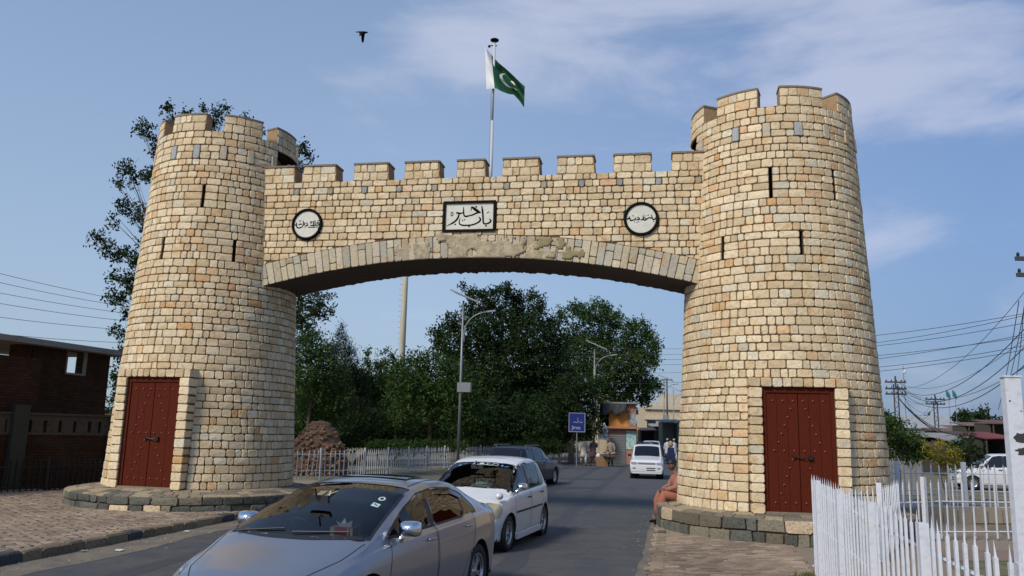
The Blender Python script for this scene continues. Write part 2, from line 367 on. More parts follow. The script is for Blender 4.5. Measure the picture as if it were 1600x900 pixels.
def tower(loc, rb, rt, z0, ztop, slits, door_az, merlon0, label, open_az, grey0, seed, band_az):
    r = random.Random(seed); X, Y = loc
    t = empty('stone_tower', (X, Y, 0), label=label, cat='tower', group='round towers of the stone gateway')
    zcr = ztop-.44
    def rad(z): return rb+(rt-rb)*(z-z0)/(ztop-z0)
    def P(u, v, d):
        w = .010*mnoise.noise(Vector((u*3.2+seed*3, v*2.1, 1.7)))
        rr = rad(v)+d; vv = v+w
        return Vector((X+rr*math.cos(u), Y+rr*math.sin(u), vv))
    # courses
    zs = [z0]
    while zs[-1] < zcr-.25: zs.append(zs[-1]+r.uniform(.150, .190))
    k = (zcr-z0)/(zs[-1]-z0) if zcr-zs[-1] < .12 else (zcr-z0)/(zs[-1]-z0); zs = [z0+(z-z0)*k for z in zs]
    def snap(z): return min(zs, key=lambda q: abs(q-z))
    holes = []                                  # (u0,u1,v0,v1, depth)
    for az, a, b in slits: holes.append((R(az)-.017, R(az)+.017, snap(a), snap(b), .4))
    dz1 = min(z for z in zs if z > 2.98); da = .93/2.13; dw = math.asin(min(.99, da))
    holes.append((R(door_az)-dw, R(door_az)+dw, z0, dz1, .6))
    if open_az is not None: holes.append((R(open_az)-.30, R(open_az)+.30, snap(7.78), snap(8.62), .5))
    # grey drip slabs near the top
    gz0, gz1 = snap(8.17), snap(8.52)
    greys = [(R(grey0+20.5*i)) for i in range(17)]
    gw = .085/rad(8.3)
    stones = []
    for i in range(len(zs)-1):
        v0, v1 = zs[i], zs[i+1]; rr = rad((v0+v1)/2); st = r.uniform(0, .3)
        hs = []
        for (a, b, c, d, _) in holes:
            if v0 >= c-.001 and v1 <= d+.001:
                for q in (-2*math.pi, 0, 2*math.pi): hs.append((a+q, b+q))
        if v0 >= gz0-.001 and v1 <= gz1+.001:
            for g in greys:
                for q in (-2*math.pi, 0, 2*math.pi): hs.append((g-gw+q, g+gw+q))
        base = -math.pi+st
        for s, e in subtract(base, base+2*math.pi, sorted(hs)):
            xs = split_row(s, e, .14/rr, .36/rr, r)
            for a, b in zip(xs[:-1], xs[1:]):
                gq = stone_geo(P, a, b, v0, v1, rr, r)
                if gq: stones.append((*gq, stone_col(r)))
    for g in greys:
        gq = stone_geo(P, g-gw, g+gw, gz0, gz1, rad(8.3), r, out=.05)
        c = (.31, .32, .31) if r.random() < .55 else (.42, .36, .26)
        if gq: stones.append((*gq, c))
    # core with openings
    us = sorted(set([round(-math.pi+2*math.pi*i/90, 5) for i in range(90)]+[round(((h[k]+math.pi) % (2*math.pi))-math.pi, 5) for h in holes for k in (0, 1)]))
    vs = sorted(set([z0-.2]+[z0+(zcr-z0)*i/14 for i in range(15)]+[h[k] for h in holes for k in (2, 3)]))
    mb = MB(); nu = len(us)
    def Pc(u, v, d): rr = rad(v)+d; return Vector((X+rr*math.cos(u), Y+rr*math.sin(u), v))
    V = [Pc(u, v, 0) for v in vs for u in us]; Fc = []
    for j in range(len(vs)-1):
        for i in range(nu):
            u0 = us[i]; u1 = us[(i+1) % nu]; um = (u0+u1)/2 if u1 > u0 else u0+.001; vm = (vs[j]+vs[j+1])/2
            if any((((um-h[0]) % (2*math.pi)) < (h[1]-h[0])) and h[2] < vm < h[3] and h[4] > 0 for h in holes): continue
            Fc.append((j*nu+i, j*nu+(i+1) % nu, (j+1)*nu+(i+1) % nu, (j+1)*nu+i))
    mb.add(V, Fc)
    mb.build('tower_core', M_mortar, t)
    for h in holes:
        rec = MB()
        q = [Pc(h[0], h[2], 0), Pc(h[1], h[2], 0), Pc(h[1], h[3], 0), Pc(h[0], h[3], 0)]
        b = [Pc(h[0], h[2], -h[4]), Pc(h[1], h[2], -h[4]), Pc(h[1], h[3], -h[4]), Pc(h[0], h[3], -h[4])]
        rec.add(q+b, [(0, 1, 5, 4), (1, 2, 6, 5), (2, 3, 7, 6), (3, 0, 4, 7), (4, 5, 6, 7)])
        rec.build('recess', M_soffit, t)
    # parapet: annulus top, inner face, floor
    ri = rad(zcr)-.38; pm = MB()
    n = 72; A = [2*math.pi*i/n for i in range(n)]
    ro = rad(zcr)+.02
    v = [Vector((X+rr*math.cos(a), Y+rr*math.sin(a), z)) for rr, z in ((ro, zcr-.004), (ri, zcr-.004), (ri, zcr-1.0)) for a in A]
    v.append(Vector((X, Y, zcr-1.0)))
    f = [(i, (i+1) % n, n+(i+1) % n, n+i) for i in range(n)]+[(n+i, n+(i+1) % n, 2*n+(i+1) % n, 2*n+i) for i in range(n)]+[(2*n+i, 2*n+(i+1) % n, 3*n) for i in range(n)]
    pm.add(v, f); pm.build('parapet', M_plaster, t)
    # merlons
    for i in range(8):
        c = R(merlon0+45*i); h = R(15.3); m = MB(); N = 8
        def seg(mb, a0, a1, r0, r1, za, zb):
            v = []; f = []
            for k in range(N+1):
                a = a0+(a1-a0)*k/N
                for rr, z in ((r1, za), (r1, zb), (r0, zb), (r0, za)): v.append(Vector((X+rr*math.cos(a), Y+rr*math.sin(a), z)))
            for k in range(N):
                for q in range(4): f.append((k*4+q, k*4+(q+1) % 4, (k+1)*4+(q+1) % 4, (k+1)*4+q))
            f.append((0, 3, 2, 1)); f.append(tuple(N*4+q for q in range(4))); mb.add(v, f)
        seg(m, c-h, c+h, ri+.02, rad(zcr+.2)+.012, zcr-.002, ztop-.03)
        mo = m.build('merlon', M_plaster, t)
        m = MB(); seg(m, c-h-.008, c+h+.008, ri, rad(ztop)+.035, ztop-.03, ztop+.012); m.build('cap', M_cap, mo)
        zz = [zcr, zcr+.215, ztop-.03]
        for q in range(2):
            rr = rad(zz[q]); xs = split_row(c-h, c+h, .15/rr, .32/rr, r)
            for a, b in zip(xs[:-1], xs[1:]):
                gq = stone_geo(P, a, b, zz[q], zz[q+1], rr, r, back=0)
                if gq: stones.append((*gq, stone_col(r)))
    # door and its surround
    az = R(door_az); n_ = Vector((math.cos(az), math.sin(az), 0)); tt = Vector((-math.sin(az), math.cos(az), 0))   # tt: to the viewer's right
    D0 = 2.11; O = Vector((X, Y, 0))+n_*D0; zd0 = z0; zd1 = dz1-.19
    hw = .67
    def PF(u, v, d): return O+tt*u+n_*d+Vector((0, 0, v+.006*mnoise.noise(Vector((u*4, v*3, seed)))))
    for side in (-1, 1):
        a, b = (side*hw, side*.93) if side > 0 else (-.93, -hw)
        zz = z0
        while zz < zd1-.05:
            h = min(r.uniform(.165, .205), zd1-zz)
            if zd1-zz-h < .08: h = zd1-zz
            gq = stone_geo(PF, a, b, zz, zz+h, 1, r, out=.03, back=-.42)
            if gq: stones.append((*gq, tuple(min(.8, x*1.08) for x in stone_col(r))))
            zz += h
    xs = split_row(-.93, .93, .15, .24, r)
    for a, b in zip(xs[:-1], xs[1:]):
        gq = stone_geo(PF, a, b, zd1, dz1-.003, 1, r, out=.03, back=-.42)
        if gq: stones.append((*gq, stone_col(r)))
    mb = MB(); Mx = Matrix.Translation(O) @ Matrix((tt, n_, Vector((0, 0, 1)))).transposed().to_4x4()
    mb.box(-.915, -.675, -.40, -.012, z0-.1, dz1-.01, Mx); mb.box(.675, .915, -.40, -.012, z0-.1, dz1-.01, Mx); mb.box(-.672, .672, -.40, -.014, zd1+.005, dz1-.012, Mx)
    mb.build('door_surround', M_mortar, t)
    mb = MB(); mb.box(-.668, .668, -.30, .01, z0-.02, z0+.05, Mx); mb.build('threshold', M_cap, t)
    # door: frame then planks, studs, latch
    yb = -.075; dm = MB(); z1 = z0+.055
    dm.box(-.668, .668, yb-.05, yb-.02, z1, zd1, Mx)
    dm.box(-.668, -.60, yb-.02, yb+.03, z1, zd1, Mx); dm.box(.60, .668, yb-.02, yb+.03, z1, zd1, Mx); dm.box(-.60, .60, yb-.02, yb+.03, zd1-.10, zd1-.001, Mx)
    door = dm.build('wooden_door', M_door, t)
    px = [-.598, -.40, -.20, -.006, .006, .20, .40, .598]
    for a, b in zip(px[:-1], px[1:]):
        if b-a < .05: continue
        MB().box(a+.003, b-.003, yb-.02, yb+r.uniform(.004, .012), z1+.004, zd1-.103, Mx).build('plank', M_door, door)
    H = zd1-z1; sp = []
    for yf in (.11, .515, .93): sp += [(-.47+.188*i, yf) for i in range(6)]
    for i in range(5):
        for s in (-1, 1): sp += [(s*(.14+.060*i), .175+.068*i), (s*(.13+.058*i), .585+.068*i)]
    for a, yf in sp:
        q = MB().ball((0, 0, 0), (.021, .018, .021), 8); M2 = Mx @ Matrix.Translation((a, yb+.012, zd1-yf*H))
        q.v = [tuple(M2 @ Vector(p)) for p in q.v]; q.build('stud', M_stud, door, smooth=True)
    lt = MB(); zl = zd1-.57*H
    lt.tube([Mx @ Vector(p) for p in ((-.10, yb+.035, zl+.02), (.06, yb+.05, zl), (.22, yb+.035, zl+.015))], .011, 6)
    lt.box(.16, .235, yb+.01, yb+.06, zl-.03, zl+.05, Mx); lt.box(-.12, -.08, yb+.01, yb+.05, zl-.01, zl+.04, Mx)
    lt.build('latch', M_iron, door)
    emit(stones, t, M_stone)
    return t

TRc, TLc = (5.867, 17.905), (-7.435, 20.309)
tower(TLc, 2.15, 1.68, .53, 9.32, [(-86, 6.94, 7.48), (-113, 5.75, 6.24), (-61, 5.7, 6.2), (170, 6.2, 6.7)], -103.5, -107+1.5-45*0, 'left round stone tower with battlements, beside the brick building', -12, -115.5, 11, 0)
tower(TRc, 2.165, 1.73, .53, 9.28, [(-108.4, 6.88, 7.42), (-66, 6.9, 7.43), (-139.9, 5.66, 6.18), (-91.4, 5.67, 6.18), (10, 6.2, 6.7)], -98, -130.5, 'right round stone tower with battlements, beside the white picket fence', 172, -130.5, 23, 0)

# ------------------------------------------------------------------ plinths
def plinth(loc, ri, ro, zi, zo, zg, label, seed):
    r = random.Random(seed); X, Y = loc
    t = empty('stone_plinth', (X, Y, 0), label=label, cat='plinth', group='low plinths round the tower feet'); st = []
    def P(u, v, d):
        rr = ro+d+.03*mnoise.noise(Vector((u*2.5, v, seed))); return Vector((X+rr*math.cos(u), Y+rr*math.sin(u), v+.015*mnoise.noise(Vector((u*3, v, 9)))))
    h = (zo-zg+.05)/2
    for i in range(2):
        xs = split_row(-math.pi, math.pi, .18/ro, .55/ro, r)
        for a, b in zip(xs[:-1], xs[1:]):
            g = stone_geo(P, a, b, zg-.05+i*h, zg-.05+(i+1)*h, ro, r, out=.05, jit=.012, cut=.02)
            k = r.random(); c = (.40, .31, .20) if k < (.09 if i else .10) else (.075, .075, .062) if k < .75 else (.13, .115, .08); q = r.uniform(.7, 1.3)
            if g: st.append((*g, tuple(x*q for x in c)))
    def PT(u, v, d):     # top paving: v is the radius
        f = (v-ri)/(ro-ri); z = zi+(zo-zi)*f+d+.012*mnoise.noise(Vector((u*4, v*3, seed))); return Vector((X+v*math.cos(u), Y+v*math.sin(u), z-.01))
    nr = 2 if ro-ri < .5 else 3; rr = [ri-.05+(ro+.045-ri+.05)*i/nr for i in range(nr+1)]
    for i in range(nr):
        xs = split_row(-math.pi, math.pi, .2/ro, .6/ro, r)
        for a, b in zip(xs[:-1], xs[1:]):
            g = stone_geo(PT, a, b, rr[i], rr[i+1], ro, r, out=.022, jit=.01)
            if g:
                g = (g[0], [tuple(reversed(q)) for q in g[1]]) ; c = r.choice([(.19, .15, .10), (.14, .115, .085), (.24, .19, .12), (.10, .09, .07)]); st.append((*g, c))
    n = 60; v = []; f = []
    for rr_, z in ((ro, zg-.15), (ro, zo), (ri-.1, zi)):
        for k in range(n): v.append(Vector((X+rr_*math.cos(2*math.pi*k/n), Y+rr_*math.sin(2*math.pi*k/n), z-.002)))
    for q in range(2):
        for k in range(n): f.append((q*n+k, q*n+(k+1) % n, (q+1)*n+(k+1) % n, (q+1)*n+k))
    MB().add(v, f).build('plinth_core', M_mortar, t)
    emit(st, t, M_basalt)
    return t
plinth(TLc, 2.17, 2.15+.72, .53, .44, .15, 'dark stone plinth round the foot of the left tower', 3)
plinth(TRc, 2.19, 2.165+.42, .53, .48, .05, 'dark stone plinth round the foot of the right tower, where the man sits', 4)

# ------------------------------------------------------------------ arched wall
wall = empty('arched_wall', (WA.x, WA.y, 0), label='arched stone wall with battlements spanning the road between both towers', cat='arch')
def PW(s, z, d): return WA+WD*s+WN*d+Vector((0, 0, z+.008*mnoise.noise(Vector((s*1.7, z*2, 5.5)))))
def PWr(s, z, d): return WA+WD*s+WN*d+Vector((0, 0, z))
mer = [(-.1, .74), (.92, 1.80), (2.22, 3.12), (3.49, 4.37), (4.76, 5.47), (5.85, 6.74), (7.12, 8.0), (8.40, 9.28), (9.69, 10.45)]
r = random.Random(5); st = []
zs = [5.0]
while zs[-1] < ZC-.08: zs.append(zs[-1]+r.uniform(.148, .178))
zs = [5.0+(z-5.0)*(ZC-5.0)/(zs[-1]-5.0) for z in zs]
plq = [('r', 4.50, 5.74, 6.45, 7.18), ('c', 1.15, 6.71, .385), ('c', 9.03, 6.66, .385)]
def wall_stones(front, out_list):
    def Pm(s, z, d):
        zz = max(z, arch_top(s)+.004)
        return PW(s, zz, d) if front else PW(s, zz, -WT-d)
    for i in range(len(zs)-1):
        v0, v1 = zs[i], zs[i+1]; hs = []
        if front and v1 > 6.45+.08 and v0 < 7.18-.08: hs.append((4.49, 5.75))
        gr = []
        if front and i == len(zs)-3: gr = [(.75+.86*k, .75+.86*k+.14) for k in range(12)]
        for s, e in subtract(-.25, WL+.25, sorted(hs+gr)):
            xs = split_row(s, e, .14, .36, r)
            for a, b in zip(xs[:-1], xs[1:]):
                if v1 < max(arch_top(a), arch_top(b))+.035: continue
                g = stone_geo(Pm, a, b, v0, v1, 1, r)
                if g:
                    vv, ff = g
                    if not front: ff = [tuple(reversed(q)) for q in ff]
                    out_list.append((vv, ff, stone_col(r)))
        for a, b in gr:
            g = stone_geo(Pm, a, b, v0-.015, v1-.01, 1, r, out=.055)
            if g: out_list.append((*g, r.choice([(.27, .28, .27), (.30, .26, .19), (.24, .24, .23)])))
wall_stones(True, st)
back_st = []; wall_stones(False, back_st)
for a, b in mer:
    zz = [ZC, ZC+.20, ZC+.395]
    for q in range(2):
        t0 = .025*q/1; xs = split_row(a+.01+t0, b-.01-t0, .16, .3, r)
        for c, d in zip(xs[:-1], xs[1:]):
            g = stone_geo(PW, c, d, zz[q], zz[q+1], 1, r, back=0)
            if g: st.append((*g, stone_col(r)))
    m = MB(); tp = .03
    def mblock(mb, a0, a1, b0, b1, z0, z1, d0, d1):
        v = [PWr(s, z, d) for z, sa, sb in ((z0, a0, b0), (z1, a1, b1)) for s, d in ((sa, d0), (sb, d0), (sb, d1), (sa, d1))]
        mb.add(v, [(0, 1, 2, 3), (4, 7, 6, 5), (0, 4, 5, 1), (1, 5, 6, 2), (2, 6, 7, 3), (3, 7, 4, 0)])
    mblock(m, a, a+tp, b, b-tp, ZC-.01, ZC+.395, .012, -.42)
    mo = m.build('merlon', M_plaster, wall)
    m = MB(); mblock(m, a+tp-.02, a+tp-.02, b-tp+.02, b-tp+.02, ZC+.396, ZC+.44, .045, -.44); m.build('cap', M_cap, mo)
# core
N = 100; ss = [-.35+(WL+.7)*i/N for i in range(N+1)]
mb = MB(); v = []; f = []
prof = lambda s: [(0, arch_bot(s)+.05), (0, ZC-.004), (-.45, ZC-.004), (-.45, ZC-.85), (-WT+.3, ZC-.85), (-WT+.3, ZC-.004), (-WT, ZC-.004), (-WT, arch_bot(s)+.05)]
for s in ss:
    for d, z in prof(s): v.append(PWr(s, z, d))
for i in range(N):
    for k in range(7): f.append((i*8+k, (i+1)*8+k, (i+1)*8+k+1, i*8+k+1))
mb.add(v, f); mb.build('wall_core', M_mortar, wall)
# rough soffit sheet, crumbling at the back edge and in the middle
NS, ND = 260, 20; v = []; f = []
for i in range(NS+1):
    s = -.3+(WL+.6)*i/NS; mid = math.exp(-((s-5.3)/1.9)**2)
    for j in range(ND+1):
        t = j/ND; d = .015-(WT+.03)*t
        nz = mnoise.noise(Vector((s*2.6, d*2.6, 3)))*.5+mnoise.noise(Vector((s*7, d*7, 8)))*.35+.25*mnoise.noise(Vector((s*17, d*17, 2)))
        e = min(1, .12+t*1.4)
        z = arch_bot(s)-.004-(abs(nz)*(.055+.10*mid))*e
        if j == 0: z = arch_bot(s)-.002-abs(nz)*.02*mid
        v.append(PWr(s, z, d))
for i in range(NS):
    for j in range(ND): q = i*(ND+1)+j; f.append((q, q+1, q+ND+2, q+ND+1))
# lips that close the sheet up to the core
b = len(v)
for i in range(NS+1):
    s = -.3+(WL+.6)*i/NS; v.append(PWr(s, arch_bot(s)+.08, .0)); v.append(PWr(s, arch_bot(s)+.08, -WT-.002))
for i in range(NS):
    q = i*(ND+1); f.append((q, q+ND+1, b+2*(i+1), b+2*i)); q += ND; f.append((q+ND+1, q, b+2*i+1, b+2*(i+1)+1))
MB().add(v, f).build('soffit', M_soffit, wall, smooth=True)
# voussoirs
vs_ = []
def PA(a, rr, d, front=True):
    s = AS+(AR+rr)*math.sin(a/AR); z = AZC+(AR+rr)*math.cos(a/AR); return PWr(s, z, d if front else -WT-d)
LA = AR*math.asin((5.13+.05)/AR); a = -LA
while a < LA:
    w = r.uniform(.15, .20); a2 = min(a+w, LA); md = abs((a+a2)/2-.3)
    k = r.random(); parts = [(0, AB)] if k < .38 else [(0, AB*r.uniform(.62, .74)), None] if k < .7 else [(0, AB*r.uniform(.26, .36)), None]
    if len(parts) > 1: parts[1] = (parts[0][1], AB)
    for p0, p1 in parts:
        c = r.choice([(.42, .36, .25), (.38, .34, .26), (.45, .375, .255), (.35, .325, .26), (.48, .41, .30), (.36, .295, .20)])
        g = stone_geo(PA, a, a2, p0, p1, 1, r, out=.032 if md > 1.4 else .02, gap=.005)
        q = r.uniform(.9, 1.1)
        if g: vs_.append((*g, tuple(x*q for x in c)))
    g = stone_geo(lambda x, y, d: PA(x, y, d, False), a, a2, 0, AB, 1, r, out=.03)
    if g: back_st.append((g[0], [tuple(reversed(q)) for q in g[1]], (.4, .35, .26)))
    a = a2
emit(vs_, wall, M_stone, name='voussoir', rest='voussoirs')
emit(st, wall, M_stone)
mb = MB()
for v, f, c in back_st: mb.add(v, f, c)
tag(mb.build('rear_stone_courses', M_stone, wall, smooth=True), kind='stuff')
# cement smeared over the crown of the arch, and brown stains
def patch(name, s0, s1, r0, r1, th, m, thick, seed, d0=.034):
    nx, ny = int((s1-s0)/.04), int((r1-r0)/.04); v = []; f = []; ok = {}
    for i in range(nx+1):
        for j in range(ny+1):
            a = s0+(s1-s0)*i/nx; q = r0+(r1-r0)*j/ny
            n = mnoise.noise(Vector((a*2.1, q*3.1, seed)))+.5*mnoise.noise(Vector((a*6, q*6, seed+4)))
            edge = min(1, 3.2*min(i, nx-i)/nx, 2.2*(ny-j)/ny if r1 > .53 else 9)-.25
            ok[i, j] = (n+edge*.8 > th)
            v.append(PA(a, q, d0+thick*(.5+.5*mnoise.noise(Vector((a*5, q*5, seed+9))))))
    for i in range(nx):
        for j in range(ny):
            if ok[i, j] and ok[i+1, j] and ok[i, j+1] and ok[i+1, j+1]:
                q = i*(ny+1)+j; f.append((q, q+ny+1, q+ny+2, q+1))
    o = MB().add(v, f).build(name, m, wall, smooth=True)
    md = o.modifiers.new('thick', 'SOLIDIFY'); md.thickness = .03; md.offset = -1
    return o
patch('cement_patch', -.80, 1.3, -.01, .62, .0, M_patch, .012, 2)
patch('cement_patch', 1.0, 2.2, .0, .45, .38, M_patch, .008, 12, .030)
patch('cement_patch', -2.1, -.4, .0, .40, .42, M_patch, .012, 22, .030)
patch('brown_stain', 1.2, 2.8, .05, .52, .5, M_moss, .006, 31, .042)

# plaques with their lettering
SW = 1.25
def stroke(mb, P2, pts, w, d, n=14):
    """brush stroke on a flat plaque: pts in plaque units, w list of widths"""
    pts = [Vector((p[0], p[1], 0)) for p in pts]; ws = w if isinstance(w, (list, tuple)) else [w]*len(pts)
    dense = []; dw = []
    for i in range(len(pts)-1):
        p0 = pts[max(i-1, 0)]; p1 = pts[i]; p2 = pts[i+1]; p3 = pts[min(i+2, len(pts)-1)]
        for k in range(5):
            t = k/5; dense.append(.5*((2*p1)+(p2-p0)*t+(2*p0-5*p1+4*p2-p3)*t*t+(3*p1-p0-3*p2+p3)*t**3)); dw.append(ws[i]*(1-t)+ws[i+1]*t)
    dense.append(pts[-1]); dw.append(ws[-1]); L = []; Rr = []
    for i, p in enumerate(dense):
        t = dense[min(i+1, len(dense)-1)]-dense[max(i-1, 0)]; t = t.normalized() if t.length > 0 else Vector((1, 0, 0)); nn = Vector((-t.y, t.x, 0))
        L.append(p+nn*dw[i]/2*SW); Rr.append(p-nn*dw[i]/2*SW)
    v = [P2(q.x, q.y, d) for q in L]+[P2(q.x, q.y, d) for q in Rr]; n = len(dense)
    mb.add(v, [(i, i+1, n+i+1, n+i) for i in range(n-1)])
def dot(mb, P2, x, y, s, d): mb.add([P2(x-s, y, d), P2(x, y-s, d), P2(x+s, y, d), P2(x, y+s, d)], [(0, 1, 2, 3)])
s0, s1, z0, z1 = 4.50, 5.74, 6.45, 7.18; fw = .055
def block(s0, s1, z0, z1, d0, d1, name, m, parent):
    v = [PWr(s, z, d) for s in (s0, s1) for z in (z0, z1) for d in (d0, d1)]
    return MB().add(v, [(0, 1, 3, 2), (4, 6, 7, 5), (0, 4, 5, 1), (2, 3, 7, 6), (0, 2, 6, 4), (1, 5, 7, 3)]).build(name, m, parent)
plaque = block(s0+.02, s1-.02, z0+.02, z1-.02, -.01, .035, 'name_plaque', M_marble, wall)
fm = MB()
for (a, b, c, d) in ((s0, s1, z1-fw, z1), (s0, s1, z0, z0+fw), (s0, s0+fw, z0+fw, z1-fw), (s1-fw, s1, z0+fw, z1-fw)):
    v = [PWr(s, z, q) for s in (a, b) for z in (c, d) for q in (-.01, .07)]
    fm.add(v, [(0, 1, 3, 2), (4, 6, 7, 5), (0, 4, 5, 1), (2, 3, 7, 6), (0, 2, 6, 4), (1, 5, 7, 3)])
fm.build('frame', M_black, plaque)
sx = (s1-s0-2*fw)/1015.; sz = (z1-z0-2*fw)/530.
def P2(x, y, d): return PWr(s0+fw+(x-245)*sx, z1-fw-(y-190)*sz, d)
L = MB(); D = .038
stroke(L, P2, [(785, 345), (792, 270), (850, 300), (915, 345), (992, 382)], [8, 22, 46, 46, 8], D)
stroke(L, P2, [(992, 382), (900, 392), (820, 425), (760, 438), (700, 452), (655, 448), (632, 410), (625, 340), (620, 262)], [10, 26, 24, 20, 26, 26, 24, 22, 12], D)
stroke(L, P2, [(628, 360), (590, 385), (535, 388), (468, 372)], [10, 20, 30, 26], D)
stroke(L, P2, [(530, 385), (520, 450), (480, 520), (400, 580), (262, 645)], [18, 28, 30, 28, 4], D)
stroke(L, P2, [(352, 370), (385, 362), (402, 395), (388, 430), (362, 432), (356, 400), (375, 365)], [8, 12, 14, 14, 12, 8, 8], D)
stroke(L, P2, [(558, 480), (542, 540), (548, 600), (600, 628), (690, 636), (800, 630), (900, 602), (975, 555), (985, 510), (948, 468)], [6, 16, 22, 24, 24, 24, 24, 28, 28, 10], D)
stroke(L, P2, [(1008, 245), (1025, 340), (1040, 450), (1048, 560), (1065, 605), (1120, 612), (1180, 590), (1208, 550), (1172, 510)], [14, 30, 28, 26, 26, 22, 28, 28, 8], D)
stroke(L, P2, [(1112, 398), (1168, 370)], [10, 14], D)
for x, y, q in ((890, 262, 24), (612, 535, 17), (652, 522, 17), (455, 612, 22), (755, 662, 20), (1110, 655, 24)): dot(L, P2, x, y, q, D)
L.build('lettering', M_ink, plaque)
def roundel(sc, zc, ro, strokes, dots, centre, radpx):
    n = 40
    MX = Matrix.Translation(PWr(sc, zc, 0)) @ Matrix((WD, Vector((0, 0, 1)), WN)).transposed().to_4x4()
    ri = ro-.062
    o = MB().lathe([(0.0001, .058), (ri+.01, .058), (ri+.01, -.01)], n, MX).build('round_plaque', M_marble, wall)
    MB().lathe([(ri, -.01), (ri, .078), (ri+.02, .096), (ro-.015, .096), (ro, .078), (ro, -.01)], n, MX).build('frame', M_black, o)
    k = ri/radpx; P2 = lambda x, y, d: PWr(sc+(x-centre[0])*k, zc-(y-centre[1])*k, d); L = MB()
    for pts, w in strokes: stroke(L, P2, pts, [q*1.25 for q in w] if isinstance(w, list) else w*1.25, .0605)
    for x, y, q in dots: dot(L, P2, x, y, q*1.15, .0605)
    L.build('lettering', M_ink, o)
roundel(1.15, 6.71, .385, [
    ([(345, 470), (350, 495), (372, 490), (378, 435)], 12), ([(378, 435), (385, 500), (400, 545), (450, 556), (505, 535), (530, 490), (528, 400)], [8, 16, 18, 18, 16, 14, 10]),
    ([(430, 470), (450, 485), (480, 470), (500, 485)], 16), ([(545, 445), (565, 470), (548, 505)], 14), ([(585, 440), (620, 465), (625, 505), (575, 515)], [10, 14, 18, 16]),
    ([(640, 545), (720, 548), (780, 545), (850, 540)], 12), ([(690, 420), (715, 425), (712, 460), (688, 452), (700, 430)], 10), ([(690, 500), (730, 512), (760, 500), (752, 410)], 16),
    ([(790, 400), (795, 500), (760, 515)], 14), ([(795, 500), (830, 505), (880, 500), (870, 455), (840, 450), (842, 480)], 15), ([(850, 545), (885, 555), (865, 580)], 9)],
    [(455, 420, 11), (470, 400, 10), (445, 400, 10), (850, 410, 11), (870, 405, 11), (560, 548, 9), (590, 548, 9), (775, 565, 9)], (615, 480), 285)
roundel(9.03, 6.66, .385, [
    ([(280, 480), (300, 455), (322, 460), (318, 410)], [16, 18, 16, 10]), ([(318, 410), (345, 470), (350, 500), (400, 490), (450, 480), (440, 435)], [8, 14, 18, 16, 16, 10]),
    ([(480, 430), (520, 450), (525, 480), (470, 480)], [10, 16, 18, 14]), ([(465, 545), (500, 530), (520, 515)], 7), ([(550, 490), (600, 480), (605, 400)], [12, 16, 10]),
    ([(610, 495), (650, 500), (655, 460), (625, 450), (612, 480), (650, 500)], 12), ([(655, 500), (700, 460), (735, 445)], [14, 16, 16]), ([(690, 405), (725, 385), (700, 400)], 9),
    ([(735, 445), (760, 455), (785, 440), (775, 395)], [14, 18, 16, 10]), ([(785, 440), (800, 480), (845, 480), (850, 440)], [12, 18, 18, 10])],
    [(390, 400, 10), (410, 402, 10), (430, 530, 12), (650, 405, 9), (632, 410, 9), (820, 500, 10), (812, 530, 10), (830, 535, 9), (780, 385, 9)], (565, 468), 300)

SW = 1.0
# ------------------------------------------------------------------ ground, road, pavements
def sheet(name, poly, z, m, label=None, parent=None):
    o = MB().add([Vector((x, y, z)) for x, y in poly], [tuple(range(len(poly)))]).build(name, m, parent)
    if parent is None: tag(o, kind='structure')
    return o
ground = sheet('ground', [(-900, -60), (900, -60), (900, 1500), (-900, 1500)], -.02, M_earth)
def XL(Y): return -6.79+.186*(Y-11.47)
def XR(Y): return 2.03+.2*(Y-11.97)
def road_poly():
    ys = [-12, 0, 12, 28, 40, 50, 60, 90, 140, 220, 400]
    L = [(XL(y)-(.0 if y < 28 else -.4), y) for y in ys]; Rr = [(XR(y)+(0 if y < 30 else .6), y) for y in ys]
    return L+Rr[::-1]
road = sheet('road', road_poly(), 0.0, M_asphalt)
# dusty verge along the left kerb
M_dust = mat('road_dust', (.15, .12, .085), .95, noise=.25, nscale=2, bump=.3, bscale=90, col2=(.10, .088, .07))
r = random.Random(3)
def verge(name, f0, wfun, y0, y1, z, m, parent=None):
    n = int((y1-y0)/.35); a = []; b = []
    for i in range(n+1):
        y = y0+(y1-y0)*i/n; a.append((f0(y), y)); b.append((f0(y)+wfun(y), y))
    v = [Vector((x, y, z)) for x, y in a]+[Vector((x, y, z)) for x, y in b]
    mb = MB().add(v, [(i, n+1+i, n+2+i, i+1) for i in range(n)])
    return mb.build(name, m, parent)
verge('dust_strip', XL, lambda y: max(.15, .95-.03*(y-8)+.30*mnoise.noise(Vector((y*.5, 1, 1)))+.12*mnoise.noise(Vector((y*2.2, 1, 1)))), 2, 30, .004, M_dust, road)
verge('dust_strip', lambda y: XL(y)+.4, lambda y: 2.3+.5*mnoise.noise(Vector((y*.3, 1, 7)))-max(0, (y-52)*.1), 45, 62, .004, M_dust, road)
verge('dust_strip', lambda y: XR(y), lambda y: -.18-.10*mnoise.noise(Vector((y*.9, 4, 1))), 6, 30, .004, M_dust, road)
# worn tyre-dark lanes and patches
M_worn = mat('dark_asphalt_repair', (.036, .036, .037), .8, noise=.2, nscale=3, bump=.4, bscale=120)
for (y0, y1, off, w) in ((16, 19.5, 4.9, .5), (24, 27.5, 3.1, .8), (36, 37.2, 1.2, 5.4), (30, 31, 4.4, 2.2)):
    verge('road_repair', lambda y: XL(y)+off+.08*mnoise.noise(Vector((y*2, off, 1))), lambda y: w+.2*mnoise.noise(Vector((y*1.6, off, 5))), y0, y1, .0045, M_worn, road)

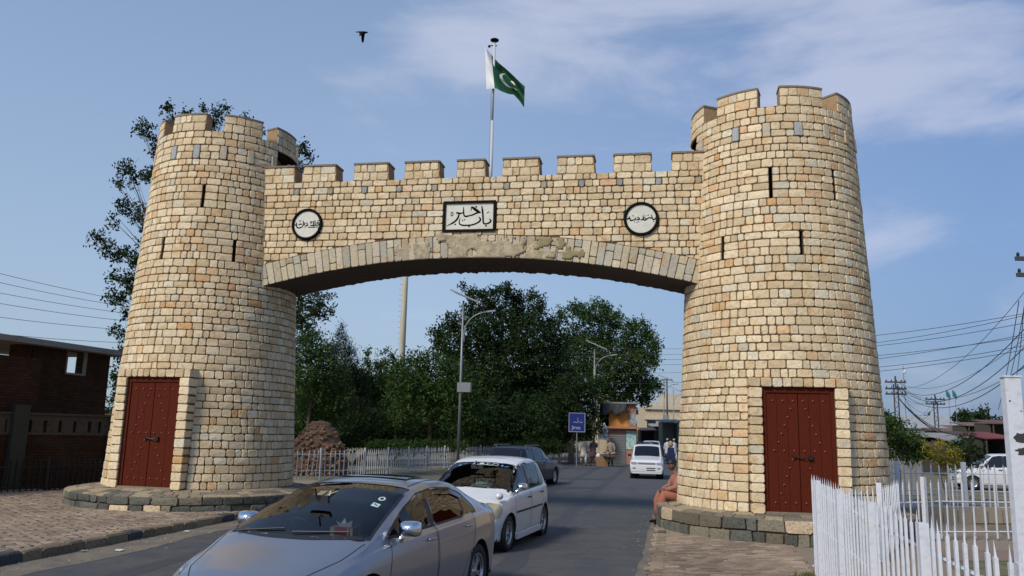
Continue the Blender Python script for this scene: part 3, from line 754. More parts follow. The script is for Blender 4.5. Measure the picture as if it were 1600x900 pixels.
def paver_field(parent, x0, x1, y0, y1, inside, z, ang, seed, cols):
    r = random.Random(seed); L, Wd = .235, .115; P = []
    ca, sa = math.cos(ang), math.sin(ang); cx, cy = (x0+x1)/2, (y0+y1)/2
    nx = int((x1-x0)/L)+6; ny = int((y1-y0)/Wd)+6
    for j in range(-ny//2, ny//2+1):
        for i in range(-nx//2, nx//2+1):
            lx = i*L+(L/2 if j % 2 else 0); ly = j*Wd; x = cx+ca*lx-sa*ly; y = cy+sa*lx+ca*ly
            if not inside(x, y): continue
            hx, hy = L/2-.006, Wd/2-.005; h = z+r.uniform(-.005, .006); t1, t2 = r.uniform(-.004, .004), r.uniform(-.004, .004)
            v = []
            for (a, b, dz) in ((-hx, -hy, -.03), (hx, -hy, -.03), (hx, hy, -.03), (-hx, hy, -.03), (-hx+.006, -hy+.006, 0), (hx-.006, -hy+.006, 0), (hx-.006, hy-.006, 0), (-hx+.006, hy-.006, 0)):
                qx, qy = lx+a, ly+b; v.append(Vector((cx+ca*qx-sa*qy, cy+sa*qx+ca*qy, h+dz+(t1*a/hx+t2*b/hy if dz == 0 else 0))))
            k = mnoise.noise(Vector((x*.5, y*.5, seed)))*.3+r.uniform(-.18, .18)+1; c = r.choice(cols)
            P.append((math.hypot(x, y) if -30 < pix(v[4])[0] < 1630 and pix(v[4])[1] < 930 else 999, v, tuple(q*k for q in c)))
    P.sort(key=lambda q: q[0]); F = [(4, 5, 6, 7), (0, 1, 5, 4), (1, 2, 6, 5), (2, 3, 7, 6), (3, 0, 4, 7)]; mb = MB()
    for i, (d, v, c) in enumerate(P):
        if i < 300 and d < 900: MB().add(v, F, c).build('paver', M_paver, parent)
        else: mb.add(v, F, c)
    tag(mb.build('pavers', M_paver, parent), kind='stuff')
PC = [(.235, .175, .125), (.21, .155, .11), (.27, .21, .155), (.19, .145, .11), (.25, .185, .13)]
lp = sheet('pavement', [(XL(4)-.18, 4), (XL(29)-.18, 29), (-14, 29), (-30, 24), (-30, 4)], .118, M_grout)
paver_field(lp, -18, -4, 10.4, 24, lambda x, y: x < XL(y)-.2 and math.hypot(x-TLc[0], y-TLc[1]) > 2.75 and y < 22.6+.30*(x+12) and x > -17.5 and y > 10.5, .15, R(-3), 1, PC)
rpv = sheet('pavement', [(XR(-3), -3), (XR(30), 30), (14, 30), (9, 12), (7, -3)], .018, M_grout)
paver_field(rpv, 1.0, 7.0, 10.2, 20, lambda x, y: x > XR(y)+.03 and x < 2.79+.22*(y-5.5)+.15 and math.hypot(x-TRc[0], y-TRc[1]) > 2.45 and y < 19, .05, R(11.3), 2, PC)
# rough kerb stones
def kerb(fx, y0, y1, z, parent, side, seed, h):
    r = random.Random(seed); y = y0
    while y < y1:
        l = r.uniform(.32, .62); a, b = y+.008, y+l-.008; w = .19
        v = []
        for (yy) in (a, a+.03, b-.03, b):
            e = 0 if yy in (a, b) else 1; x = fx(yy); j = lambda s=.012: r.uniform(-s, s)
            for dx, zz in ((0, -.02), (.0+j(), h-.05+.02*e), (.035, h-.004+j(.006)*e), (w, h+j(.006)), (w, -.02)):
                v.append(Vector((x-side*dx, yy, zz-(.012 if not e else 0))))
        f = [(0, 1, 2, 3, 4)]+[(k*5+q, k*5+(q+1) % 5, (k+1)*5+(q+1) % 5, (k+1)*5+q) for k in range(3) for q in range(5)]+[(19, 18, 17, 16, 15)]
        if side < 0: f = [tuple(reversed(q)) for q in f]
        c = r.choice([(.15, .115, .075), (.12, .095, .065), (.19, .15, .10), (.05, .05, .05), (.16, .125, .085)]); MB().add(v, f, c).build('kerb_stone', M_kerb, parent)
        y += l
kerb(XL, 7, 28.5, 0, lp, 1, 1, .155)
kerb(XR, 8, 18, 0, rpv, -1, 2, .055)
# lawn and planting beds beyond the right-hand fence, grass at the near fence
M_lawn = mat('lawn_soil', (.075, .08, .03), .95, noise=.4, nscale=2, bump=.6, bscale=30, col2=(.14, .105, .065))
sheet('lawn', [(5.2, 8), (7.4, 14.5), (20, 16), (30, 12), (26, 4), (8, 3)], .024, M_lawn)
def grass(name, pts, n, h, seed, parent=None, m=None):
    r = random.Random(seed); mb = MB()
    for _ in range(n):
        cx, cy, cr, z = r.choice(pts); a = r.uniform(0, 6.28); q = cr*math.sqrt(r.random()); x, y = cx+q*math.cos(a), cy+q*math.sin(a)
        a2 = r.uniform(0, 6.28); w = r.uniform(.004, .008); hh = h*r.uniform(.4, 1.1); lx, ly = r.uniform(-.5, .5)*hh, r.uniform(-.5, .5)*hh
        k = r.uniform(.6, 1.4)
        mb.add([(x-w*math.cos(a2), y-w*math.sin(a2), z), (x+w*math.cos(a2), y+w*math.sin(a2), z), (x+lx, y+ly, z+hh)], [(0, 1, 2)], (k, k, k*r.uniform(.6, 1)))
    o = mb.build(name, m or M_grass, parent); return tag(o, kind='stuff')
gr = grass('grass', [(4.15, 11.6, .35, .03), (4.35, 11.9, .3, .03), (3.95, 10.9, .25, .03)]+[(5.4+.5*i, 10+.45*(i % 5), .6, .02) for i in range(12)], 5200, .10, 5)
tag(gr, 'short rough grass at the foot of the white picket fence', 'grass')

# ------------------------------------------------------------------ white fences
def pole_fence(name, pts, zb, zt, spacing, rails, label, group=None, pw=.022, post_every=1.9, post_w=.10, seed=1, post_h=.03, spike=.09, lean=0, m=None, post0=0):
    m = m or M_white; r = random.Random(seed); pts = [Vector((x, y, 0)) for x, y in pts]
    t = empty(name, (pts[0].x, pts[0].y, 0), label=label, cat='fence', group=group)
    seg = [(pts[i+1]-pts[i]).length for i in range(len(pts)-1)]; tot = sum(seg)
    def pos(s):
        i = 0
        while i < len(seg)-1 and s > seg[i]: s -= seg[i]; i += 1
        d = (pts[i+1]-pts[i]).normalized(); return pts[i]+d*s, d
    for z in rails:
        d = Vector((0, 0, z)); ns = max(2, int(tot/1.2)); q = []
        for i in range(ns+1):
            p, dr = pos(tot*i/ns); n = Vector((dr.y, -dr.x, 0)); q.append(p+d-n*.028+Vector((0, 0, r.uniform(-.012, .012))))
        MB().tube(q, .014, 4).build('rail', m, t)
    s = post0
    while s <= tot+.01:
        p, d = pos(min(s, tot)); n = Vector((d.y, -d.x, 0)); M = Matrix.Translation(p+Vector((0, 0, zb))) @ Matrix((d, n, Vector((0, 0, 1)))).transposed().to_4x4()
        MB().box(-post_w/2, post_w/2, -post_w/2+.03, post_w/2+.03, 0, zt-zb+post_h, M).build('post', m, t); s += post_every
    s = spacing*.6
    while s < tot:
        p, d = pos(s); n = Vector((d.y, -d.x, 0)); M = Matrix.Translation(p+n*.008+Vector((0, 0, zb+.04))) @ Matrix((d, n, Vector((0, 0, 1)))).transposed().to_4x4() @ Matrix.Rotation(r.gauss(0, .012+lean), 4, 'Y')
        h = zt-zb-.04-spike+r.uniform(-.01, .01); w = pw/2; mb = MB()
        mb.box(-w, w, -w*.7, w*.7, 0, h, M)
        bx = r.uniform(-.012, .012)
        w *= .55; mb.add([M @ Vector(q) for q in ((-w, -w*.7, h), (w, -w*.7, h), (w, w*.7, h), (-w, w*.7, h), (bx, 0, h+spike))], [(0, 1, 4), (1, 2, 4), (2, 3, 4), (3, 0, 4)])
        mb.build('picket', m, t); s += spacing*r.uniform(.93, 1.07)
    return t
FX = lambda y: 2.80+.242*(y-5.5)
pole_fence('picket_fence', [(FX(11.95), 11.95), (FX(3.0), 3.0)], .02, 1.47, .185, (.25, .77, 1.22), 'near white picket fence running from the right tower door towards the viewer', pw=.028, post_every=1.85, post_w=.062, seed=2, post_h=-.06, post0=.9)
pole_fence('picket_fence', [(FX(11.95), 11.95), (6.0, 13.6), (7.6, 16.2), (9.2, 17.1), (12.6, 17.2)], .02, 1.24, .23, (.2, .78), 'white picket fence curving away behind the near fence past the tower base', pw=.028, post_every=3.6, post_w=.08, seed=3, post0=2.5)
pole_fence('picket_fence', [(8.9, 22.6), (12, 24.0), (19, 24.6)], .02, 1.38, .25, (.15, .6, 1.07), 'far white picket fence behind the garden with the yellow bush', pw=.035, post_every=2.3, post_w=.10, seed=4)
pole_fence('picket_fence', [(-8.6, 29.4), (-5.9, 32.5), (-3.6, 41.5), (-.6, 49.5)], .02, 1.16, .21, (.35, .95), 'long white picket fence in front of the dark trees, seen under the arch', pw=.035, post_every=2.4, post_w=.06, seed=6, lean=.02, m=mat('weathered_white_paint', (.38, .38, .38), .7, noise=.15))
pole_fence('picket_fence', [(1.2, 55.5), (5.6, 57.0)], .02, 1.15, .24, (.3, .95), 'grey white fence behind the walking men near the blue sign', pw=.04, post_every=2.4, post_w=.12, seed=8, m=mat('dull_white_paint', (.34, .34, .32), .7))
# tall white gateposts at the right edge, with a patch of peeled paint
gp = empty('gatepost', (3.62, 5.9, 0), R(-8), 'tall white steel gatepost with peeled dark paint patch, at right edge', 'gatepost')
MB().box(-.062, .045, -.055, .02, 0, 2.42).build('post', M_white, gp, world=False)
MB().box(-.07, .053, -.062, .028, 2.42, 2.432).build('cap_plate', M_white, gp, world=False)
def blot(mb, cx, cz, rx, rz, seed):
    n = 18; v = [Vector((cx, -.0565, cz))]
    for i in range(n):
        a = 6.283*i/n; q = 1+.75*mnoise.noise(Vector((math.cos(a)*1.7, math.sin(a)*1.7, seed))); v.append(Vector((max(-.06, min(.043, cx+rx*q*math.cos(a))), -.0565, cz+rz*q*math.sin(a))))
    mb.add(v, [(0, i+1, (i+1) % n+1) for i in range(n)])
for i, (cx, cz, rx, rz) in enumerate(((.02, 1.99, .05, .035), (.015, 1.90, .045, .022), (-.04, 2.25, .006, .008), (.03, 2.18, .005, .005))):
    bm_ = MB(); blot(bm_, cx, cz, rx, rz, i*5+1); bm_.build('peeled_patch', M_rust, gp, world=False)
MB().box(.045, .24, -.02, .02, 1.99, 2.03).build('hinge_bar', M_white, gp, world=False)
gl = empty('gate_leaf', (3.80, 5.86, 0), R(-8), 'narrow white spiked gate leaf bar beside the tall gatepost', 'gate')
for k in range(4):
    mb = MB(); x = .0+.16*k; mb.box(x-.022, x+.022, -.02, .02, .1, 2.44); mb.add([(x-.022, -.015, 2.44), (x+.022, -.015, 2.44), (x+.022, .015, 2.44), (x-.022, .015, 2.44), (x-.01, 0, 2.60)], [(0, 1, 4), (1, 2, 4), (2, 3, 4), (3, 0, 4)])
    mb.build('bar', M_white, gl, world=False)
for z in (.4, 1.2, 2.0): MB().box(-.026, .6, -.032, -.021, z, z+.04).build('rail', M_white, gl, world=False)

# ------------------------------------------------------------------ flag and pole on the gate
M_polep = mat('pale_pole_paint', (.5, .52, .54), .5)
FB = PWr(5.42, ZC-.85, -.75); fy = FB.y
ptop = at(762, 66, fy); zt_ = ptop.z
fp = empty('flagpole', (FB.x, fy, FB.z), label='slim white steel flagpole standing on the arch behind the battlements', cat='flagpole')
MB().tube([FB, Vector((FB.x, fy, FB.z+(zt_-FB.z)*.55))], .042, 10).build('pole', M_polep, fp, smooth=True)
MB().tube([Vector((FB.x, fy, FB.z+(zt_-FB.z)*.55)), Vector((FB.x, fy, zt_))], .030, 10).build('pole', M_polep, fp, smooth=True)
MB().lathe([(.001, .04), (.06, .035), (.105, .01), (.105, -.015), (.03, -.03), (.001, -.03)], 16, Matrix.Translation((FB.x, fy, zt_+.06))).build('finial', M_black, fp, smooth=True)
MB().tube([Vector((FB.x-.13, fy, zt_-.09)), Vector((FB.x+.07, fy, zt_-.09))], .012, 6).ball((FB.x-.13, fy, zt_-.11), .035, 8).build('pulley', M_black, fp)
MB().tube([Vector((FB.x-.05, fy-.05, zt_-1.35)), Vector((FB.x-.04, fy-.05, ZC+.5))], .005, 4).build('halyard', M_galv, fp)
M_flag = bpy.data.materials.new('flag_cloth'); M_flag.use_nodes = True; t = M_flag.node_tree; b = t.nodes['Principled BSDF']; b.inputs['Roughness'].default_value = .8
uvn = t.nodes.new('ShaderNodeUVMap'); sp_ = t.nodes.new('ShaderNodeSeparateXYZ'); t.links.new(uvn.outputs[0], sp_.inputs[0])
def fm_(op, a, b_, c=None):
    n = t.nodes.new('ShaderNodeMath'); n.operation = op
    for i, q in enumerate((a, b_, c)):
        if q is None: continue
        if isinstance(q, (int, float)): n.inputs[i].default_value = q
        else: t.links.new(q, n.inputs[i])
    return n.outputs[0]
U_, V_ = sp_.outputs[0], sp_.outputs[1]      # U 0..1.5 along the fly, V 0..1 up
def dist(cx, cy):
    return fm_('SQRT', fm_('ADD', fm_('POWER', fm_('SUBTRACT', U_, cx), 2.0), fm_('POWER', fm_('SUBTRACT', V_, cy), 2.0)), None)
cres = fm_('MULTIPLY', fm_('LESS_THAN', dist(.92, .52), .30), fm_('GREATER_THAN', dist(.985, .585), .27))
star = fm_('LESS_THAN', dist(1.06, .66), .075)
wh = fm_('MAXIMUM', fm_('MAXIMUM', cres, star), fm_('LESS_THAN', U_, .36))
mxf = t.nodes.new('ShaderNodeMix'); mxf.data_type = 'RGBA'; mxf.inputs['A'].default_value = (.004, .075, .028, 1); mxf.inputs['B'].default_value = (.72, .72, .70, 1)
t.links.new(wh, mxf.inputs['Factor']); t.links.new(mxf.outputs['Result'], b.inputs['Base Color'])
hem = [((758, 73), (760, 139)), ((763, 80), (768, 138.5)), ((770, 88), (775, 138)), ((779, 98), (784, 143)), ((790, 107), (795, 147)), ((802, 118), (803, 148)), ((812, 128), (812, 158)), ((820, 135), (819, 168))]
nu, nv = 56, 26; v = []; f = []; uv = []
for i in range(nu+1):
    q = i/nu*(len(hem)-1); k = min(int(q), len(hem)-2); e = q-k
    tp = [hem[k][0][c]*(1-e)+hem[k+1][0][c]*e for c in (0, 1)]; bt = [hem[k][1][c]*(1-e)+hem[k+1][1][c]*e for c in (0, 1)]
    for j in range(nv+1):
        g = j/nv; g2 = g+.06*math.sin(g*6.28)*min(1, i/nu*3)
        dep = fy-.06-.20*math.sin(i/nu*5+g*3.2)*min(1, i/nu*2)-.10*math.sin(g*9+i/nu*6)*min(1, i/nu*2)
        v.append(at(bt[0]*(1-g2)+tp[0]*g2, bt[1]*(1-g2)+tp[1]*g2, dep)); uv.append((1.5*i/nu, g))
for i in range(nu):
    for j in range(nv): q = i*(nv+1)+j; f.append((q, q+nv+1, q+nv+2, q+1))
fl = MB().add(v, f).build('flag', M_flag, None, smooth=True)
ul = fl.data.uv_layers.new(name='UVMap')
for lp_ in fl.data.loops: ul.data[lp_.index].uv = uv[lp_.vertex_index]
tag(fl, 'green and white national flag with crescent, blowing at the top of the flagpole', 'flag')
# crow
bc = at(567, 51, 38)
bd = empty('bird', bc, label='black crow in flight against the sky, wings beating downward', cat='bird')
mb = MB(); mb.tube([bc+Vector(p) for p in ((-.22, 0, .03), (-.12, 0, .02), (0, 0, 0), (.12, 0, .01), (.20, 0, .02), (.27, 0, .0))], [.035, .05, .075, .06, .04, .008], 8)
mb.build('body', M_black, bd, smooth=True)
for sgn in (-1, 1):
    v = [bc+Vector(p) for p in ((.10, sgn*.05, .02), (-.10, sgn*.05, .02), (-.12, sgn*.25, -.16), (.03, sgn*.28, -.14), (-.10, sgn*.36, -.36), (.0, sgn*.36, -.33))]
    o = MB().add(v, [(0, 1, 2, 3), (3, 2, 4, 5)]).build('wing', M_black, bd); mdd = o.modifiers.new('t', 'SOLIDIFY'); mdd.thickness = .012
mb = MB(); o = mb.add([bc+Vector(p) for p in ((-.2, -.03, .03), (-.2, .03, .03), (-.34, .06, .03), (-.34, -.06, .03))], [(0, 1, 2, 3)]).build('tail', M_black, bd); mdd = o.modifiers.new('t', 'SOLIDIFY'); mdd.thickness = .01

# ------------------------------------------------------------------ cars
def interp(tab, x):
    xs = [p[0] for p in tab]; ys = [p[1] for p in tab]
    if xs[0] > xs[-1]: xs = xs[::-1]; ys = ys[::-1]
    return float(np.interp(x, xs, ys))
def smooth_tab(tab, n=4, it=2, step=.02):
    xs = sorted(p[0] for p in tab); g = np.arange(xs[0], xs[-1]+1e-6, step); y = np.array([interp(tab, q) for q in g])
    k = np.array([1., 2, 3, 2, 1]); k /= k.sum()
    for _ in range(it):
        p = np.pad(y, 2, mode='edge'); p[0:2] = y[0]; p[-2:] = y[-1]; y = np.convolve(p, k, 'valid')
    return list(zip(g, y))
def in_poly(px, pz, poly):
    n = len(poly); c = False; j = n-1
    for i in range(n):
        xi, zi = poly[i]; xj, zj = poly[j]
        if (zi > pz) != (zj > pz) and px < (xj-xi)*(pz-zi)/(zj-zi)+xi: c = not c
        j = i
    return c
def near_poly(p, poly):
    best = None
    for i in range(len(poly)):
        a = poly[i]; b = poly[(i+1) % len(poly)]; dx, dy = b[0]-a[0], b[1]-a[1]; L = dx*dx+dy*dy
        t = 0 if L == 0 else max(0, min(1, ((p[0]-a[0])*dx+(p[1]-a[1])*dy)/L)); q = (a[0]+dx*t, a[1]+dy*t); d = (q[0]-p[0])**2+(q[1]-p[1])**2
        if best is None or d < best[0]: best = (d, q)
    return best[1]
def rounded(poly, rad=.03, n=3):
    o = []; m = len(poly)
    for i in range(m):
        p0, p1, p2 = Vector(poly[i-1]), Vector(poly[i]), Vector(poly[(i+1) % m]); a = p0-p1; b = p2-p1; r_ = min(rad, a.length*.45, b.length*.45)
        a = p1+a.normalized()*r_; b = p1+b.normalized()*r_
        for k in range(n+1): t = k/n; o.append(tuple(a*(1-t)**2+p1*2*t*(1-t)+b*t*t))
    return o

class Car:
    def __init__(s, spec, dx=.03):
        s.sp = spec; top = smooth_tab(spec['top']); belt = smooth_tab(spec['belt'], it=4); w = smooth_tab(spec['w'], it=4)
        rail = smooth_tab(spec['rail'], it=3); drop = smooth_tab(spec['drop'], it=4); s.top, s.belt, s.w, s.rail, s.drop = top, belt, w, rail, drop
        x0, x1 = spec['x']; xs = []; x = x0
        while x < x1:
            xs.append(x); e = min(x-x0, x1-x); x += dx*(.25 if e < .06 else .5 if e < .3 else 1)
        xs.append(x1); s.xs = xs; s.V = []; s.rows = None
        for x in xs: s.V.append(s.section(x))
        s.nr = len(s.V[0]); full = []
        for i, x in enumerate(xs):
            h = s.V[i]; full.append([(x, y, z) for y, z in h]+[(x, -y, z) for y, z in h[-2::-1]])
        s.nc = len(full[0]); s.v = [list(p) for rw in full for p in rw]; s.f = []; s.fm = []
        for i in range(len(xs)-1):
            for j in range(s.nc-1): q = i*s.nc+j; s.f.append((q, q+s.nc, q+s.nc+1, q+1))
        s.used = set(); s.groups = {}
    def section(s, x):
        sp = s.sp; T = interp(s.top, x); B = min(interp(s.belt, x), T-.03); w = interp(s.w, x); rl = interp(s.rail, x)*w; dr = interp(s.drop, x); zb = interp(sp['sill'], x)
        zr = max(T-dr, B+.012); bul = sp.get('bulge', .02)
        P = [(w-.09, zb), (w-.035, zb+.03), (w-.018, zb+.16), (w, zb+(B-zb)*.55), (w-.006, zb+(B-zb)*.82), (w-.03, B-.015), (w-.055, B+.004)]
        rl = min(rl, w-.075)
        g = (zr-B)
        P += [(w-.055+(rl-w+.055)*.33+bul*min(1, g*2), B+.004+(zr-B-.004)*.33), (w-.055+(rl-w+.055)*.68+bul*min(1, g*2), B+.004+(zr-B-.004)*.68), (rl, zr)]
        P += [(rl*.80, zr+(T-zr)*.52), (rl*.5, zr+(T-zr)*.84), (0, T)]
        seg = [2, 4, 5, 5, 3, 2, 4, 6, 4, 4, 5, 7]; o = []
        for i in range(len(P)-1):
            p0 = P[max(i-1, 0)]; p1 = P[i]; p2 = P[i+1]; p3 = P[i+2] if i+2 < len(P) else (-P[i][0], P[i][1])
            n = seg[i]
            for k in range(n):
                t = k/n; q = []
                for c in (0, 1):
                    m1 = (p2[c]-p0[c])/2*.8; m2 = (p3[c]-p1[c])/2*.8
                    q.append((2*t**3-3*t*t+1)*p1[c]+(t**3-2*t*t+t)*m1+(-2*t**3+3*t*t)*p2[c]+(t**3-t*t)*m2)
                o.append(tuple(q))
        o.append(P[-1]); return o
    def cut(s, name, axes, poly, cond):
        a, b = axes; got = []
        for fi, f in enumerate(s.f):
            if fi in s.used: continue
            c = [sum(s.v[i][k] for i in f)/4 for k in range(3)]
            if cond(c) and in_poly(c[a], c[b], poly): got.append(fi)
        gs = set(got); vin = {}
        for fi in got:
            for i in s.f[fi]: vin[i] = vin.get(i, 0)+1
        vout = set()
        for fi, f in enumerate(s.f):
            if fi in gs: continue
            for i in f:
                if i in vin: vout.add(i)
        for i in vout:
            p = s.v[i]; q = near_poly((p[a], p[b]), poly)
            if (q[0]-p[a])**2+(q[1]-p[b])**2 < .05**2: p[a], p[b] = q
        s.used |= gs; s.groups.setdefault(name, []).append(got); return got
    def part(s, fis, name, m, parent, thick=0, smooth=True, inset=0, auto=None):
        idx = {}; v = []; f = []
        for fi in fis:
            q = []
            for i in s.f[fi]:
                if i not in idx: idx[i] = len(v); v.append(tuple(s.v[i]))
                q.append(idx[i])
            f.append(tuple(q))
        me = bpy.data.meshes.new(name); me.from_pydata(v, [], f); bm = bmesh.new(); bm.from_mesh(me)
        bmesh.ops.remove_doubles(bm, verts=bm.verts, dist=.0008); bmesh.ops.recalc_face_normals(bm, faces=bm.faces)
        # outward
        sgn = sum((fc.normal.dot(fc.calc_center_median()-Vector((0, 0, .6)))) for fc in bm.faces)
        if sgn < 0: bmesh.ops.reverse_faces(bm, faces=bm.faces)
        bm.normal_update()
        if inset:
            for vv in bm.verts: vv.co -= vv.normal*inset
        bm.to_mesh(me); bm.free()
        if smooth: me.polygons.foreach_set('use_smooth', [True]*len(me.polygons))
        o = link(name, me, m, parent, world=False)
        if thick: md = o.modifiers.new('t', 'SOLIDIFY'); md.thickness = thick; md.offset = -1
        return o
    def side_y(s, x, z):
        h = s.section(x); ys = [(zz, yy) for yy, zz in h]; best = None
        for (z0, y0), (z1, y1) in zip(ys[:-1], ys[1:]):
            if z0 <= z <= z1 and z1 > z0: return y0+(y1-y0)*(z-z0)/(z1-z0)
        return interp(s.w, x)
    def top_z(s, x, y):
        h = s.section(x); y = abs(y)
        for (y0, z0), (y1, z1) in reversed(list(zip(h[:-1], h[1:]))):
            if y1 <= y <= y0 and y0 > y1: return z0+(z1-z0)*(y0-y)/(y0-y1)
        return h[-1][1]
    def seam(s, pts, side, name, m, parent, wd=.006, off=.0015, n=10):
        L = []
        for (a, b), (c, d) in zip(pts[:-1], pts[1:]):
            for k in range(n): t = k/n; L.append((a+(c-a)*t, b+(d-b)*t))
        L.append(pts[-1]); v = []
        for i, (x, z) in enumerate(L):
            x2, z2 = L[min(i+1, len(L)-1)]; x1, z1 = L[max(i-1, 0)]; tx, tz = x2-x1, z2-z1; l = math.hypot(tx, tz) or 1; nx, nz = -tz/l, tx/l
            for sg in (-1, 1):
                X, Z = x+nx*sg*wd/2, z+nz*sg*wd/2; v.append((X, side*(s.side_y(X, Z)+off), Z))
        return MB().add(v, [(2*i, 2*i+1, 2*i+3, 2*i+2) for i in range(len(L)-1)]).build(name, m, parent, world=False)
    def top_strip(s, pts, name, m, parent, wd=.006, off=.002, n=10):
        L = []
        for (a, b), (c, d) in zip(pts[:-1], pts[1:]):
            for k in range(n): t = k/n; L.append((a+(c-a)*t, b+(d-b)*t))
        L.append(pts[-1]); v = []
        for i, (x, y) in enumerate(L):
            x2, z2 = L[min(i+1, len(L)-1)]; x1, z1 = L[max(i-1, 0)]; tx, tz = x2-x1, z2-z1; l = math.hypot(tx, tz) or 1; nx, nz = -tz/l, tx/l
            for sg in (-1, 1):
                X, Y = x+nx*sg*wd/2, y+nz*sg*wd/2; v.append((X, Y, s.top_z(X, Y)+off))
        return MB().add(v, [(2*i, 2*i+1, 2*i+3, 2*i+2) for i in range(len(L)-1)]).build(name, m, parent, world=False)

def wheel(parent, x, y, side, R0, wd, rimr, spokes, dark_hub=False, simple=False):
    M = Matrix.Translation((x, y, R0)) @ (Matrix.Rotation(math.pi/2*(-1 if side > 0 else 1), 4, 'X'))   # local +z outward
    h = wd/2; w = MB()
    w.lathe([(rimr, h*.75), (rimr+.02, h*.95), (R0-.035, h), (R0-.008, h*.82), (R0, h*.45), (R0, -h*.45), (R0-.01, -h*.85), (rimr, -h*.8)], 36, M)
    o = w.build('wheel', M_tyre, parent, smooth=True, world=False)
    if simple:
        MB().lathe([(.001, h*.75), (rimr*.4, h*.8), (rimr*.9, h*.6), (rimr, h*.8)], 20, M).build('rim', M_alloy, o, smooth=True, world=False); return o
    MB().lathe([(rimr+.004, h*.82), (rimr-.008, h*.86), (rimr-.018, h*.72), (rimr-.022, -h*.5), (.001, -h*.45)], 36, M).build('barrel', M_iron, o, smooth=True, world=False)
    rm = MB(); rm.lathe([(rimr+.006, h*.80), (rimr+.004, h*.90), (rimr-.012, h*.88), (rimr-.022, h*.66), (rimr-.03, h*.6)], 36, M)
    rm.lathe([(.001, h*.82), (.028, h*.80), (.032, h*.70), (.055, h*.66), (.065, h*.45), (.001, h*.4)], 18, M)
    for k in range(spokes):
        a = 2*math.pi*k/spokes+.3
        for da in ((-.13, .13) if spokes <= 6 else (0,)):
            p = [Vector((.045*math.cos(a+da*1.2), .045*math.sin(a+da*1.2), h*.62)), Vector((rimr*.5*math.cos(a+da), rimr*.5*math.sin(a+da), h*.68)), Vector(((rimr-.016)*math.cos(a+da*1.25), (rimr-.016)*math.sin(a+da*1.25), h*.66))]
            t = Vector((-math.sin(a), math.cos(a), 0)); wv = [.026, .019, .024]; v = []
            for q, ww in zip(p, wv): v += [M @ (q+t*ww/1.3-Vector((0, 0, .02))), M @ (q+t*ww/2), M @ (q-t*ww/2), M @ (q-t*ww/1.3-Vector((0, 0, .02)))]
            f = [(i*4+j, i*4+j+1, i*4+j+5, i*4+j+4) for i in range(2) for j in range(3)]; rm.add(v, f)
    rm.build('rim', M_alloy, o, smooth=False, world=False)
    MB().lathe([(.05, h*.30), (rimr*.78, h*.30), (rimr*.78, h*.22)], 24, M).build('brake_disc', M_galv, o, smooth=True, world=False)
    return o

